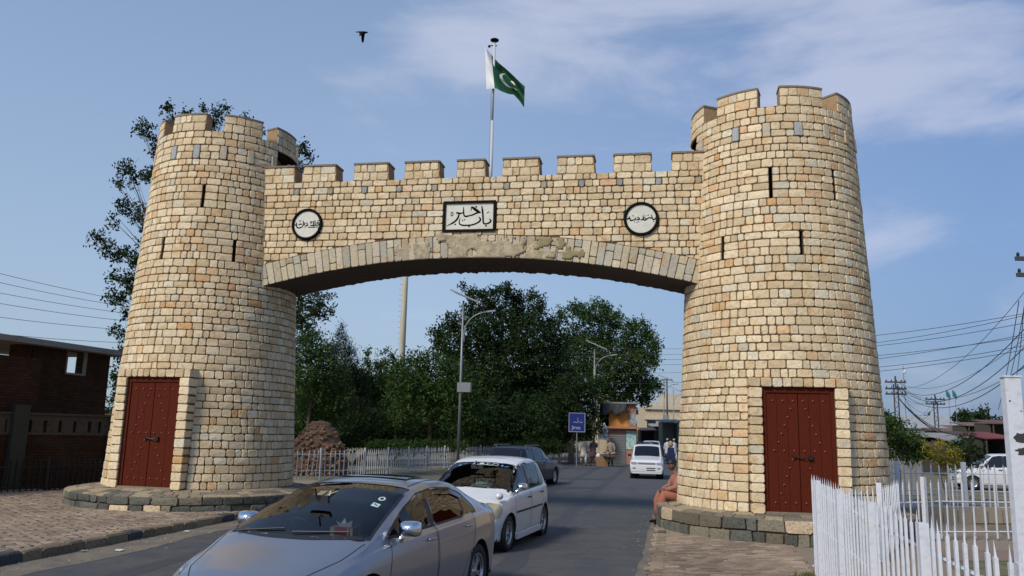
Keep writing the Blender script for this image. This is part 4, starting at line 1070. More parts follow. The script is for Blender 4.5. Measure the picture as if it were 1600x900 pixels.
def build_car(sp, loc, yaw, label, cat, group, paint):
    root = empty(sp['name'], (*loc, 0), yaw, label, cat, group); c = Car(sp, sp.get('dx', .03)); ax = sp['axles']; R0 = sp['R']
    arch = R0+sp.get('archgap', .045)
    for x in ax:
        poly = [(x+arch*math.cos(a), R0+.012+arch*math.sin(a)) for a in np.linspace(0, 2*math.pi, 48, endpoint=False)]
        c.cut('arch', (0, 2), poly, lambda q: abs(q[1]) > .3 and q[2] < 1.0)
    # glass
    wpoly = rounded(sp['screen'], .07, 4); wnd = c.cut('screen', (0, 1), wpoly, lambda q: q[2] > sp['glass_z'] and q[0] > 0)
    rpoly = rounded(sp['rear_screen'], .07, 4); rw = c.cut('rear', (0, 1), rpoly, lambda q: q[2] > sp['glass_z'] and q[0] < 0)
    sg = []; 
    for kind, poly in sp['side']:
        pl = rounded(poly, .035, 3)
        for sd_ in (1, -1): sg.append((kind, c.cut('side', (0, 2), pl, lambda q, k=sd_: q[1]*k > .3)))
    doors = []
    for poly in sp['doors']:
        for sd_ in (1, -1): doors.append((sd_, poly, c.cut('door', (0, 2), poly, lambda q, k=sd_: q[1]*k > .35)))
    hl = []
    for nm, axs, poly, both, m, xr in sp['lamps']:
        for sd_ in ((1, -1) if both else (1,)):
            pp = [(p[0], p[1]*sd_) if axs[1] == 1 else (p[0]*sd_, p[1]) if axs[0] == 1 else p for p in poly]
            hl.append((nm, m, c.cut(nm, axs, rounded(pp, .03, 3), lambda q, k=sd_: q[1]*k > (sp.get('lampy', .02) if both else -9) and xr[0] < q[0] < xr[1] and q[2] > sp.get('lampz', 0))))
    rest = [i for i in range(len(c.f)) if i not in c.used]
    body = c.part(rest, 'body', paint, root)
    # close the ends and the floor
    for ei, nm in ((0, 'rear_panel'), (len(c.xs)-1, 'front_panel')):
        ids = [ei*c.nc+j for j in range(c.nc)]; v = [tuple(c.v[i]) for i in ids]; cx = v[0][0]
        cen = (cx+(.0), 0, sum(p[2] for p in v)/len(v)); f = [(j, j+1, len(v)) if ei else (j+1, j, len(v)) for j in range(len(v)-1)]+[(len(v)-1, 0, len(v))]
        MB().add(v+[cen], f).build(nm, paint, root, world=False)
    zb = min(z for _, z in sp['sill'])+.03; wmin = sp['wmax']-.22
    ub = MB(); xa, xb = sp['x'][0]+.25, sp['x'][1]-.25; segs = [(xa, ax[0]-arch-.01), (ax[0]+arch+.01, ax[1]-arch-.01), (ax[1]+arch+.01, xb)]
    for a, b in segs:
        if b > a: ub.box(a, b, -wmin-.1, wmin+.1, zb, zb+.04)
    ub.box(xa, xb, -wmin+.16, wmin-.16, zb-.02, zb+.1)
    ub.build('underbody', M_under, root, world=False)
    for x in ax:
        for sd_ in (1, -1):
            M = Matrix.Translation((x, sd_*(sp['wmax']-.02), R0+.012)) @ Matrix.Rotation(math.pi/2*sd_, 4, 'X')
            MB().lathe([(arch+.002, .005), (arch+.002, .30), (.001, .30)], 32, M).build('wheel_arch', M_under, root, smooth=False, world=False)
            wheel(root, x, sd_*(sp['wmax']-sp['tw']/2-.03), sd_, R0, sp['tw'], sp['rim'], sp['spokes'], simple=sp.get('simple', False))
    G = sp.get('gm', (M_wind, M_side))
    g = c.part(wnd, 'windscreen', G[0], root); c.part(rw, 'rear_window', G[1], root)
    for kind, ids in sg: c.part(ids, 'side_window' if kind == 'glass' else 'door_pillar', G[1] if kind == 'glass' else M_trim, root)
    for sd_, poly, ids in doors:
        d = c.part(ids, 'door', paint, root)
        c.seam(list(poly)+[poly[0]], sd_, 'seam', M_under, d, wd=sp.get('seamw', .008))
        hx, hz = sp['handles'][sp['doors'].index(poly)]
        yy = c.side_y(hx, hz)
        hm = MB(); hm.tube([(hx+.085, sd_*(yy+.002), hz+.005), (hx+.07, sd_*(yy+.028), hz+.006), (hx, sd_*(yy+.034), hz+.008), (hx-.07, sd_*(yy+.028), hz+.006), (hx-.085, sd_*(yy+.002), hz+.005)], [.008, .012, .014, .012, .008], 8)
        hm.build('handle', sp.get('handle_m', paint), d, smooth=True, world=False)
    for nm, m, ids in hl:
        if ids: c.part(ids, nm, m, root)
    # rubber round the side glass and screen
    for kind, poly in sp['side'][:0]: pass
    for sd_ in (1, -1):
        c.seam(list(sp['dlo'])+[sp['dlo'][0]], sd_, 'window_trim', M_trim, root, wd=.02, off=.003)
    c.top_strip(list(sp['screen'])+[sp['screen'][0]], 'windscreen_seal', M_trim, root, wd=.024, off=.003)
    return root, c

def mirror_part(root, c, x, z, y, side, shell, L=.20, H=.13, stalk=True):
    mb = MB(); n = 14; yc = side*(y+.12)
    prof = [(-.075, .8), (-.055, 1.0), (-.02, 1.0), (.03, .88), (.065, .62), (.085, .25)]
    v = []; f = []
    for px_, sc_ in prof:
        for k in range(n):
            a = 2*math.pi*k/n; ca, sa = math.cos(a), math.sin(a); e = .5
            v.append((x+px_-.02*abs(ca)*side*0, yc+side*(abs(ca)**e*(1 if ca > 0 else -1)*L/2*sc_), z+abs(sa)**e*(1 if sa > 0 else -1)*H/2*sc_))
    for i in range(len(prof)-1):
        for k in range(n): f.append((i*n+k, i*n+(k+1) % n, (i+1)*n+(k+1) % n, (i+1)*n+k))
    f.append(tuple(range(n-1, -1, -1))); f.append(tuple((len(prof)-1)*n+k for k in range(n)))
    o = mb.add(v, f).build('wing_mirror', shell, root, smooth=True, world=False)
    v2 = [(x-.077, p[1], p[2]) for p in v[:n]]; cx = sum(p[1] for p in v2)/n; cz = sum(p[2] for p in v2)/n
    MB().add([(p[0], cx+(p[1]-cx)*.9, cz+(p[2]-cz)*.85) for p in v2], [tuple(range(n-1, -1, -1))]).build('mirror_glass', M_chrome, o, world=False)
    if stalk: MB().tube([(x+.0, side*(y-.05), z-H*.75), (x, side*(y+.03), z-H*.72), (x, side*(y+.07), z-H*.35)], [.04, .034, .028], 8).build('mirror_foot', shell, o, smooth=True, world=False)
    return o
def seat(parent, x, y, zs=.48):
    M = Matrix.Translation((x, y, zs)); mb = MB()
    mb.box(-.25, .25, -.24, .24, -.12, .06, M)
    M2 = M @ Matrix.Translation((-.24, 0, .02)) @ Matrix.Rotation(R(-14), 4, 'Y')
    mb.box(-.06, .06, -.23, .23, 0, .56, M2); mb.box(-.04, .04, -.12, .12, .58, .76, M2)
    o = mb.build('seat', M_seat, parent, world=False); md = o.modifiers.new('b', 'BEVEL'); md.width = .03; md.segments = 2; return o
def interior(root, sp, cx, wheel_y):
    it = MB(); w = sp['wmax']-.12; x1 = cx
    it.add([(x1, -w, .80), (x1, w, .80), (x1-.10, w, sp['dash']), (x1-.10, -w, sp['dash']), (x1-.55, -w, sp['dash']-.01), (x1-.55, w, sp['dash']-.01), (x1-.62, -w, .72), (x1-.62, w, .72), (x1-.55, -w, .3), (x1-.55, w, .3)],
           [(0, 1, 2, 3), (3, 2, 5, 4), (4, 5, 7, 6), (6, 7, 9, 8)])
    it.build('dashboard', M_seat, root, world=False)
    fl_ = MB(); fl_.box(sp['x'][0]+.3, x1-.5, -w, w, .28, .30)
    for sd_ in (-1, 1): fl_.box(sp['x'][0]+.5, x1-.2, sd_*w-.01, sd_*w+.01, .3, sp['dash']-.08)
    fl_.build('cabin_trim', M_under, root, world=False)
    M = Matrix.Translation((x1-.68, wheel_y, .88)) @ Matrix.Rotation(R(-62), 4, 'Y')
    mb = MB(); n = 24; mb.lathe([(.175+.016*math.cos(a), .016*math.sin(a)) for a in np.linspace(0, 6.283, 7)[:-1]], n, M, closed=True)
    for a in (R(90), R(210), R(330)): mb.tube([M @ Vector((0, 0, -.01)), M @ Vector((.17*math.cos(a), .17*math.sin(a), 0))], .014, 5)
    mb.ball(M @ Vector((0, 0, -.01)), (.06, .06, .05), 8); mb.build('steering_wheel', M_trim, root, smooth=True, world=False)
    for y in (-.36, .36): seat(root, x1-1.25, y)
    mb = MB(); mb.box(x1-2.35, x1-1.9, -.6, .6, .36, .55); mb.box(x1-2.45, x1-2.33, -.6, .6, .5, 1.08); o = mb.build('rear_bench', M_seat, root, world=False)
    MB().box(x1-.42, x1-.38, -.11, .11, sp['roofz']-.20, sp['roofz']-.13).tube([(x1-.36, 0, sp['roofz']-.16), (x1-.32, 0, sp['roofz']-.06)], .01, 5).build('rear_view_mirror', M_trim, root, world=False)

# silver saloon
SED = dict(name='silver_saloon_car', x=(-2.29, 2.27), axles=(-1.35, 1.35), R=.315, rim=.205, tw=.205, spokes=5, wmax=.875, roofz=1.42, lampy=.575, dash=.93, glass_z=.90, dx=.028,
    top=[(2.27, .40), (2.265, .52), (2.22, .66), (2.10, .735), (1.85, .805), (1.6, .875), (1.45, .925), (1.36, .965), (1.0, 1.12), (.70, 1.235), (.35, 1.345), (.10, 1.393), (-.25, 1.425), (-.65, 1.425), (-1.0, 1.385), (-1.25, 1.315), (-1.6, 1.19), (-1.85, 1.105), (-2.05, 1.075), (-2.2, 1.04), (-2.265, .92), (-2.285, .7), (-2.29, .45)],
    belt=[(2.27, .36), (2.2, .55), (2.0, .66), (1.6, .78), (1.2, .86), (.8, .90), (0, .93), (-1, .965), (-1.6, .985), (-2.1, .97), (-2.25, .86), (-2.29, .40)],
    w=[(2.27, .50), (2.24, .58), (2.15, .68), (2.0, .76), (1.8, .815), (1.5, .855), (1.0, .872), (0, .876), (-1.2, .872), (-1.7, .85), (-2.0, .81), (-2.2, .73), (-2.27, .64), (-2.29, .58)],
    rail=[(2.27, .75), (1.8, .82), (1.35, .90), (1.15, .89), (.6, .80), (.1, .735), (-.5, .715), (-1.0, .72), (-1.4, .75), (-1.8, .82), (-2.1, .85), (-2.29, .8)],
    drop=[(2.27, .03), (1.9, .06), (1.45, .075), (1.2, .095), (.5, .11), (.05, .075), (-.4, .06), (-.9, .06), (-1.3, .085), (-1.7, .07), (-2.1, .04), (-2.29, .03)],
    sill=[(2.27, .20), (1.8, .17), (1, .17), (-1, .17), (-2, .22), (-2.29, .26)],
    screen=[(1.37, 0), (1.35, .38), (1.27, .66), (1.20, .745), (.13, .60), (.18, .33), (.20, 0), (.18, -.33), (.13, -.60), (1.20, -.745), (1.27, -.66), (1.35, -.38)],
    rear_screen=[(-1.08, 0), (-1.10, .5), (-1.70, .62), (-1.80, .35), (-1.82, 0), (-1.80, -.35), (-1.70, -.62), (-1.10, -.5)],
    dlo=[(.98, .945), (.45, .958), (-.2, .968), (-.8, .985), (-1.32, 1.01), (-1.30, 1.07), (-1.05, 1.225), (-.75, 1.30), (-.3, 1.325), (.1, 1.285), (.45, 1.175), (.75, 1.05)],
    side=[('glass', [(.96, .95), (.45, .963), (.03, .968), (.0, 1.28), (.1, 1.275), (.44, 1.17), (.74, 1.055)]), ('pillar', [(.02, .968), (-.09, .97), (-.10, 1.31), (.0, 1.30)]),
          ('glass', [(-.10, .971), (-.8, .988), (-.90, .992), (-.90, 1.25), (-.75, 1.29), (-.3, 1.315), (-.11, 1.312)]), ('pillar', [(-.905, .992), (-.955, .995), (-.955, 1.235), (-.905, 1.25)]), ('glass', [(-.96, .996), (-1.30, 1.012), (-1.28, 1.07), (-1.05, 1.215), (-.96, 1.24)])],
    doors=[[(.93, .93), (.99, .62), (.93, .27), (-.08, .27), (-.10, .60), (-.07, .955), (.4, .945)], [(-.10, .955), (-.13, .60), (-.11, .27), (-.80, .27), (-.93, .48), (-1.10, .62), (-1.17, .80), (-1.17, .985), (-.6, .972)]],
    handles=[(.08, .84), (-.96, .875)],
    lamps=[('headlight', (0, 2), [(2.235, .58), (2.12, .66), (1.98, .70), (1.86, .705), (1.92, .64), (2.05, .57), (2.22, .53)], True, M_lens, (1.6, 2.24)), ('tail_light', (0, 2), [(-1.95, .92), (-2.25, .86), (-2.26, .68), (-2.02, .70)], True, M_red, (-3, -1.8))])
car1, C1 = build_car(SED, (-1.555, 9.068), -1.901, 'silver blue saloon car with sunroof in the foreground, facing the viewer', 'car', 'cars driving through the gateway', M_silver)
interior(car1, SED, 1.28, -.36)
for sd_ in (1, -1): mirror_part(car1, C1, .74, 1.01, .80, sd_, M_chrome, L=.215, H=.15)
# bonnet shut line, sunroof, wiper, grille, bumper, plate
for sd_ in (1, -1): C1.top_strip([(1.28, .745*sd_), (1.6, .69*sd_), (1.95, .58*sd_), (2.17, .42*sd_)], 'bonnet_seam', M_under, car1, wd=.008, off=.002)
def roof_patch(c, x0, x1, w0, w1, m, name, off, parent, n=10):
    v = []; f = []
    for i in range(n+1):
        x = x0+(x1-x0)*i/n
        for j in range(n+1):
            y = (-1+2*j/n)*(w0+(w1-w0)*i/n); v.append((x, y, c.top_z(x, y)+off))
    for i in range(n):
        for j in range(n): q = i*(n+1)+j; f.append((q, q+1, q+n+2, q+n+1))
    return MB().add(v, f).build(name, m, parent, smooth=True, world=False)
sr = roof_patch(C1, -.62, -.18, .42, .40, M_dglass, 'sunroof', .007, car1)
C1.top_strip([(-.60, -.42), (-.60, .42), (-.19, .40), (-.19, -.40), (-.60, -.42)], 'seal', M_trim, sr, wd=.02, off=.009)
C1.top_strip([(-.17, -.44), (-.13, 0), (-.17, .44)], 'wind_deflector', M_dglass, sr, wd=.06, off=.022)
for sd_ in (1, -1): C1.top_strip([(.08, .56*sd_), (-.4, .545*sd_), (-1.05, .55*sd_)], 'roof_moulding', M_trim, car1, wd=.012, off=.002)
wp = MB(); wp.tube([(1.31, -.60, C1.top_z(1.31, -.60)+.02), (1.28, -.1, C1.top_z(1.28, -.1)+.016)], .008, 5); wp.tube([(1.34, .02, C1.top_z(1.34, .02)+.02), (1.22, .55, C1.top_z(1.22, .55)+.016)], .008, 5)
wp.build('wiper', M_trim, car1, world=False)
cow = MB(); vv = []
for j in range(21):
    y = -.70+.07*j; xf = 1.37-.16*(abs(y)/.7)**2.2; vv += [(xf+.05, y, C1.top_z(xf+.05, y)+.003), (xf-.01, y, C1.top_z(xf-.01, y)+.005)]
cow.add(vv, [(2*i, 2*i+2, 2*i+3, 2*i+1) for i in range(20)]).build('cowl', M_trim, car1, world=False)
MB().box(2.235, 2.285, -.50, .50, .50, .56).build('grille', M_trim, car1, world=False); MB().box(2.27, 2.295, -.24, .24, .36, .47).build('number_plate', M_plate, car1, world=False)
for sd_ in (1, -1): C1.seam([(-1.36, 1.03), (-1.33, 1.09), (-1.10, 1.235)], sd_, 'quarter_trim', M_chrome, car1, wd=.012, off=.005)
for sd_ in (1, -1): C1.seam([(.92, .235), (-.85, .235)], sd_, 'sill_trim', M_chrome, car1, wd=.018, off=.006)
# rain visors over the side windows
for sd_ in (1, -1):
    v = []
    for x, z in ((.62, 1.095), (.44, 1.17), (.1, 1.28), (-.3, 1.318), (-.75, 1.292), (-1.0, 1.225)):
        v += [(x, sd_*(C1.side_y(x, z)+.006), z), (x, sd_*(C1.side_y(x, z-.055)+.020), z-.058)]
    MB().add(v, [(2*i, 2*i+1, 2*i+3, 2*i+2) for i in range(5)]).build('rain_visor', M_dglass, car1, world=False)
# stickers on the windscreen: they lie 3 mm off the glass
M_dec = mat('pale_decal', (.42, .55, .50), .6); M_decy = mat('yellowish_decal', (.42, .40, .28), .6)
def decal(c, parent, polys, m, name, off=.004):
    mb = MB()
    for pl in polys:
        mb.add([(x, y, c.top_z(x, y)+off) for x, y in pl], [tuple(range(len(pl)))])
    return mb.build(name, m, parent, world=False)
def disc(x, y, r0, n=14, e=1.3): return [(x+r0*e*math.cos(6.283*k/n), y+r0*math.sin(6.283*k/n)) for k in range(n)]
def bar(x0, y0, x1, y1, w):
    dx, dy = x1-x0, y1-y0; l = math.hypot(dx, dy); nx, ny = -dy/l*w/2, dx/l*w/2; return [(x0+nx, y0+ny), (x1+nx, y1+ny), (x1-nx, y1-ny), (x0-nx, y0-ny)]
decal(C1, car1, [disc(.52, .50, .036)], M_dec, 'round_sticker'); decal(C1, car1, [[(.63, .47), (.635, .55), (.71, .555), (.71, .475)]], M_dec, 'square_sticker')
decal(C1, car1, [disc(.52, .50, .018)], M_trim, 'sticker_mark', .006); decal(C1, car1, [bar(.655, .49, .685, .535, .014)], M_trim, 'sticker_mark', .006)
decal(C1, car1, [bar(.48, -.03, .66, -.115, .016), bar(.48, -.115, .66, -.03, .016)], M_decy, 'letter_mark')
decal(C1, car1, [bar(.49+.022*k, -.22, .49+.022*k, -.145, .010) for k in range(6)], M_decy, 'small_text_mark')
tb = empty('tissue_box', (0, 0, 0)); tb.parent = None
def car_world(root, p): return root.matrix_basis @ Vector(p) if False else Matrix.LocRotScale(root.location, root.rotation_euler, None) @ Vector(p)
def child_thing(name, root, p, rz, label, cat):
    w = car_world(root, p); return empty(name, w, root.rotation_euler.z+rz, label, cat)
bpy.data.objects.remove(tb)
tb = child_thing('tissue_box', car1, (.98, .36, .935), 0, 'red and cream tissue box with white tissue behind the silver car windscreen', 'box')
M_tis = mat('red_tissue_box', (.45, .035, .03), .6); M_tis2 = mat('cream_card', (.55, .42, .26), .6)
MB().box(-.06, .06, -.12, .12, 0, .085).build('carton', M_tis, tb, world=False)
MB().box(.061, .063, -.12, -.075, .002, .083).box(.061, .063, .06, .08, .002, .083).box(.061, .063, .095, .12, .002, .083).box(-.055, .055, -.118, -.07, .086, .088).build('card_pattern', M_tis2, tb, world=False)
MB().add([(0, -.06, .085), (0, .07, .085), (.02, .09, .15), (.01, .02, .12), (-.01, -.01, .165), (.01, -.04, .115), (.015, -.09, .14)], [(0, 1, 2, 3), (0, 3, 4, 5), (0, 5, 6)]).build('tissue', mat('tissue_paper', (.65, .75, .68), .9), tb, world=False)

# white hatchback
HAT = dict(name='white_hatchback_car', x=(-1.73, 1.885), axles=(-1.185, 1.185), R=.285, rim=.185, tw=.175, spokes=7, wmax=.83, roofz=1.49, lampy=.53, dash=.97, glass_z=.93, dx=.028, archgap=.04,
    top=[(1.885, .38), (1.88, .50), (1.84, .64), (1.74, .76), (1.5, .86), (1.2, .945), (1.06, .985), (.75, 1.15), (.40, 1.33), (.22, 1.405), (0, 1.455), (-.4, 1.49), (-.9, 1.485), (-1.25, 1.43), (-1.42, 1.33), (-1.58, 1.08), (-1.65, .92), (-1.70, .70), (-1.72, .5), (-1.73, .42)],
    belt=[(1.885, .34), (1.8, .60), (1.5, .78), (1.1, .86), (.6, .90), (0, .925), (-.8, .95), (-1.4, .97), (-1.6, .92), (-1.68, .8), (-1.73, .38)],
    w=[(1.885, .52), (1.86, .58), (1.78, .67), (1.6, .75), (1.3, .81), (.9, .828), (0, .83), (-1, .828), (-1.4, .81), (-1.6, .76), (-1.7, .69), (-1.73, .62)],
    rail=[(1.885, .74), (1.5, .80), (1.1, .89), (.85, .88), (.4, .79), (.15, .745), (-.4, .73), (-1.0, .735), (-1.4, .76), (-1.6, .8), (-1.73, .8)],
    drop=[(1.885, .03), (1.5, .08), (1.1, .11), (.6, .13), (.2, .085), (-.3, .055), (-1.1, .06), (-1.4, .1), (-1.6, .06), (-1.73, .03)],
    sill=[(1.885, .19), (1.4, .16), (-1.2, .16), (-1.73, .24)],
    screen=[(1.05, 0), (1.02, .37), (.93, .64), (.88, .705), (.20, .575), (.24, .32), (.25, 0), (.24, -.32), (.20, -.575), (.88, -.705), (.93, -.64), (1.02, -.37)],
    rear_screen=[(-1.32, .5), (-1.60, .58), (-1.62, 0), (-1.60, -.58), (-1.32, -.5), (-1.34, 0)],
    dlo=[(.98, .93), (.3, .935), (-.4, .95), (-1.12, .975), (-1.22, 1.02), (-1.16, 1.20), (-1.0, 1.365), (-.6, 1.39), (0, 1.375), (.25, 1.315), (.6, 1.17)],
    side=[('glass', [(.94, .938), (.3, .943), (.0, .946), (-.03, 1.36), (.1, 1.345), (.25, 1.305), (.6, 1.16)]), ('pillar', [(-.01, .945), (-.11, .948), (-.12, 1.38), (-.03, 1.375)]),
          ('glass', [(-.12, .952), (-.78, .968), (-.86, .97), (-.90, 1.355), (-.6, 1.38), (-.13, 1.375)]), ('pillar', [(-.865, .97), (-.91, .972), (-.95, 1.35), (-.905, 1.355)]), ('glass', [(-.915, .974), (-1.10, .983), (-1.20, 1.02), (-1.15, 1.19), (-1.0, 1.345), (-.955, 1.35)])],
    doors=[[(.88, .925), (.90, .6), (.84, .26), (-.08, .26), (-.10, .60), (-.09, .935), (.4, .93)], [(-.12, .935), (-.13, .60), (-.11, .26), (-.72, .26), (-.80, .45), (-.95, .60), (-1.0, .80), (-1.0, .96), (-.5, .945)]],
    handles=[(.05, .80), (-.86, .84)], handle_m=M_trim,
    lamps=[('headlight', (0, 2), [(1.87, .58), (1.78, .72), (1.64, .795), (1.50, .79), (1.49, .66), (1.60, .56), (1.80, .52)], True, M_ylens, (1.4, 1.88)), ('tail_light', (0, 2), [(-1.56, 1.05), (-1.68, .9), (-1.69, .66), (-1.55, .68)], True, M_red, (-3, -1.4))])
vx, vy, vyaw = -.37, 15.45, -1.858
car2, C2 = build_car(HAT, (vx, vy), vyaw, 'white hatchback with yellowed headlight right behind the silver saloon', 'car', 'cars driving through the gateway', M_wpaint)
interior(car2, HAT, 1.0, -.33)
for sd_ in (1, -1):
    mirror_part(car2, C2, .76, 1.02, .76, sd_, M_chrome, L=.18, H=.12)
    C2.seam([(.86, .60), (-.06, .60)], sd_, 'door_moulding', M_trim, car2, wd=.035, off=.008); C2.seam([(-.13, .60), (-.93, .605)], sd_, 'door_moulding', M_trim, car2, wd=.035, off=.008)
    v = [(1.0+.0*k, 0, 0) for k in range(0)]
    sk = MB(); sk.box(-.82, .84, sd_*.80, sd_*.84, .15, .24); sk.build('side_skirt', M_wpaint, car2, world=False)
MB().box(1.84, 1.893, -.36, .36, .50, .58).build('grille', M_trim, car2, world=False); MB().box(1.86, 1.897, -.50, .50, .26, .36).build('air_intake', M_trim, car2, world=False)
MB().box(1.885, 1.90, -.24, .24, .38, .48).build('number_plate', M_plate, car2, world=False)
MB().ball((1.50, .70, .90), (.10, .07, .06), 8).build('bonnet_corner_guard', M_wpaint, car2, smooth=True, world=False)
for sd_ in (1, -1): MB().box(1.74, 1.78, sd_*.62-.07, sd_*.62+.07, .42, .46).build('fog_slot', M_trim, car2, world=False)
# sun strip lettering on the windscreen, wipers, green cloth on the dashboard
decal(C2, car2, [bar(.34, -.17, .27, -.15, .022), bar(.34, -.12, .34, .0, .02), disc(.31, -.01, .045, e=.9), bar(.345, .03, .345, .20, .018), bar(.28, .05, .28, .15, .012), bar(.275, .2, .275, .30, .012), bar(.34, .2, .34, .30, .012), bar(.34, .2, .275, .2, .012), bar(.34, .3, .275, .3, .012), bar(.345, .1, .28, .1, .014)], M_dec, 'sun_strip_lettering')
decal(C2, car2, [disc(.34, -.42, .03), bar(.30, -.38, .30, -.30, .02), disc(.32, .38, .025), bar(.34, .43, .30, .50, .02)], mat('blue_decal', (.05, .2, .42), .6), 'blue_sticker')
decal(C2, car2, [bar(1.0, -.45, .90, .05, .016), bar(1.0, .05, .88, .5, .016)], M_trim, 'wiper', .012)
cl = child_thing('dashboard_cloth', car2, (.70, .10, .99), .1, 'pale green folded cloth on the dashboard of the white hatchback', 'cloth')
MB().add([(.10, -.17, 0), (.16, .20, .01), (-.06, .24, .05), (-.13, -.10, .07), (-.02, .0, .085)], [(0, 1, 4), (1, 2, 4), (2, 3, 4), (3, 0, 4)]).build('cloth', mat('green_cloth', (.30, .45, .30), .9), cl, world=False)

# small white hatchback coming on behind
SML = dict(name='white_small_car', x=(-1.66, 1.64), axles=(-1.09, 1.085), R=.26, rim=.16, tw=.15, spokes=7, simple=True, wmax=.70, roofz=1.40, dash=.9, glass_z=.90, dx=.045, archgap=.035, gm=(M_dglass, M_dglass), bulge=.005,
    top=[(1.64, .40), (1.635, .70), (1.58, .765), (1.2, .84), (.92, .90), (.85, .92), (.5, 1.20), (.30, 1.345), (.18, 1.385), (-.3, 1.405), (-1.0, 1.395), (-1.2, 1.36), (-1.45, 1.0), (-1.52, .9), (-1.62, .86), (-1.65, .6), (-1.66, .45)],
    belt=[(1.64, .36), (1.6, .70), (1.1, .79), (.6, .84), (-1.2, .87), (-1.6, .80), (-1.66, .4)],
    w=[(1.64, .64), (1.6, .67), (1.4, .69), (0, .70), (-1.4, .69), (-1.66, .66)], rail=[(1.64, .86), (1.0, .88), (.8, .86), (.3, .79), (-1.1, .79), (-1.66, .86)],
    drop=[(1.64, .015), (1.2, .03), (.8, .05), (.2, .045), (-1.1, .04), (-1.66, .02)], sill=[(1.64, .22), (1.3, .18), (-1.3, .18), (-1.66, .24)],
    screen=[(.84, .53), (.34, .49), (.34, -.49), (.84, -.53)], rear_screen=[(-1.24, .48), (-1.43, .52), (-1.43, -.52), (-1.24, -.48)],
    dlo=[(.72, .87), (-1.12, .90), (-1.05, 1.32), (.28, 1.31)],
    side=[('glass', [(.66, .885), (.0, .89), (.0, 1.305), (.28, 1.30)]), ('pillar', [(.0, .89), (-.07, .89), (-.07, 1.31), (.0, 1.305)]), ('glass', [(-.07, .893), (-1.09, .91), (-1.03, 1.305), (-.07, 1.31)])],
    doors=[[(.70, .86), (.72, .26), (-.03, .26), (-.03, .875)], [(-.05, .875), (-.05, .26), (-.62, .26), (-.75, .5), (-.80, .88)]], handles=[(.1, .78), (-.66, .80)], handle_m=M_trim,
    lamps=[('headlight', (1, 2), [(.40, .57), (.63, .58), (.63, .68), (.40, .68)], True, M_lens, (1.4, 1.66)), ('bumper_slot', (1, 2), [(.42, .42), (.58, .42), (.58, .46), (.42, .46)], True, M_trim, (1.4, 1.66))])
fy_ = 39.5; fx_ = fy_*(1012-800)/FPX*1.0+0.05
car3, C3 = build_car(SML, (fx_, fy_), -1.76, 'small boxy white hatchback coming towards the gate on the far side of the road', 'car', None, M_wpaint)
MB().box(1.63, 1.655, -.62, .62, .30, .52).build('bumper', M_wpaint, car3, world=False)
MB().box(1.655, 1.662, -.34, -.04, .36, .46).build('number_plate', M_plate, car3, world=False)
MB().box(1.655, 1.66, .0, .36, .34, .38).box(1.655, 1.66, .0, .36, .42, .46).build('bumper_grille', M_trim, car3, world=False)
for sd_ in (1, -1):
    MB().box(1.634, 1.65, sd_*.52-.11, sd_*.52+.11, .59, .68).build('headlight', M_lens, car3, world=False); MB().box(1.655, 1.66, sd_*.50-.06, sd_*.50+.06, .41, .45).build('indicator', M_trim, car3, world=False)
MB().box(1.636, 1.648, -.36, .36, .60, .665).build('grille', M_galv, car3, world=False)
car3.scale = (1.1, 1.1, 1.1)
for sd_ in (1, -1): mirror_part(car3, C3, .56, .93, .62, sd_, M_trim, L=.14, H=.1, stalk=False)

# dark wagon driving away
WAG = dict(SML); WAG.update(name='dark_estate_car', x=(-2.15, 2.2), axles=(-1.30, 1.28), R=.32, rim=.21, tw=.2, wmax=.85, roofz=1.47,
    top=[(2.2, .42), (2.18, .66), (2.0, .78), (1.2, .95), (.95, 1.0), (.5, 1.25), (.2, 1.40), (-.3, 1.465), (-1.2, 1.46), (-1.7, 1.41), (-1.95, 1.1), (-2.05, .95), (-2.12, .8), (-2.15, .45)],
    belt=[(2.2, .38), (2.0, .72), (1.2, .86), (0, .93), (-1.5, .97), (-2.0, .92), (-2.15, .4)], w=[(2.2, .6), (2.0, .76), (1.5, .84), (0, .85), (-1.6, .84), (-2.05, .78), (-2.15, .68)],
    rail=[(2.2, .8), (1.2, .86), (.9, .84), (.3, .73), (-1.4, .72), (-1.9, .78), (-2.15, .8)], drop=[(2.2, .02), (1.2, .06), (.6, .1), (.1, .06), (-1.5, .05), (-1.9, .06), (-2.15, .02)], sill=[(2.2, .22), (1.6, .18), (-1.6, .18), (-2.15, .26)],
    screen=[(.92, .64), (.22, .54), (.22, -.54), (.92, -.64)], rear_screen=[(-1.72, .52), (-1.98, .58), (-1.98, -.58), (-1.72, -.52)], dlo=[(.85, .94), (-1.72, .985), (-1.60, 1.36), (.15, 1.36)],
    side=[('glass', [(.80, .95), (.0, .96), (.0, 1.35), (.15, 1.35)]), ('pillar', [(0, .96), (-.09, .96), (-.09, 1.36), (0, 1.35)]), ('glass', [(-.09, .962), (-.95, .975), (-.95, 1.36), (-.09, 1.36)]), ('pillar', [(-.95, .975), (-1.04, .975), (-1.04, 1.36), (-.95, 1.36)]), ('glass', [(-1.04, .978), (-1.69, .99), (-1.58, 1.345), (-1.04, 1.36)])],
    doors=[[(.86, .93), (.88, .28), (-.04, .28), (-.04, .95)], [(-.06, .95), (-.06, .28), (-.80, .28), (-.98, .55), (-1.0, .965)]], handles=[(.1, .85), (-.85, .87)], handle_m=M_navy,
    lamps=[('headlight', (1, 2), [(.45, .6), (.74, .62), (.74, .74), (.45, .74)], True, M_lens, (1.8, 2.3)), ('tail_light', (0, 2), [(-2.0, .95), (-2.13, .9), (-2.13, .66), (-1.98, .66)], True, M_dred, (-2.3, -1.9))])
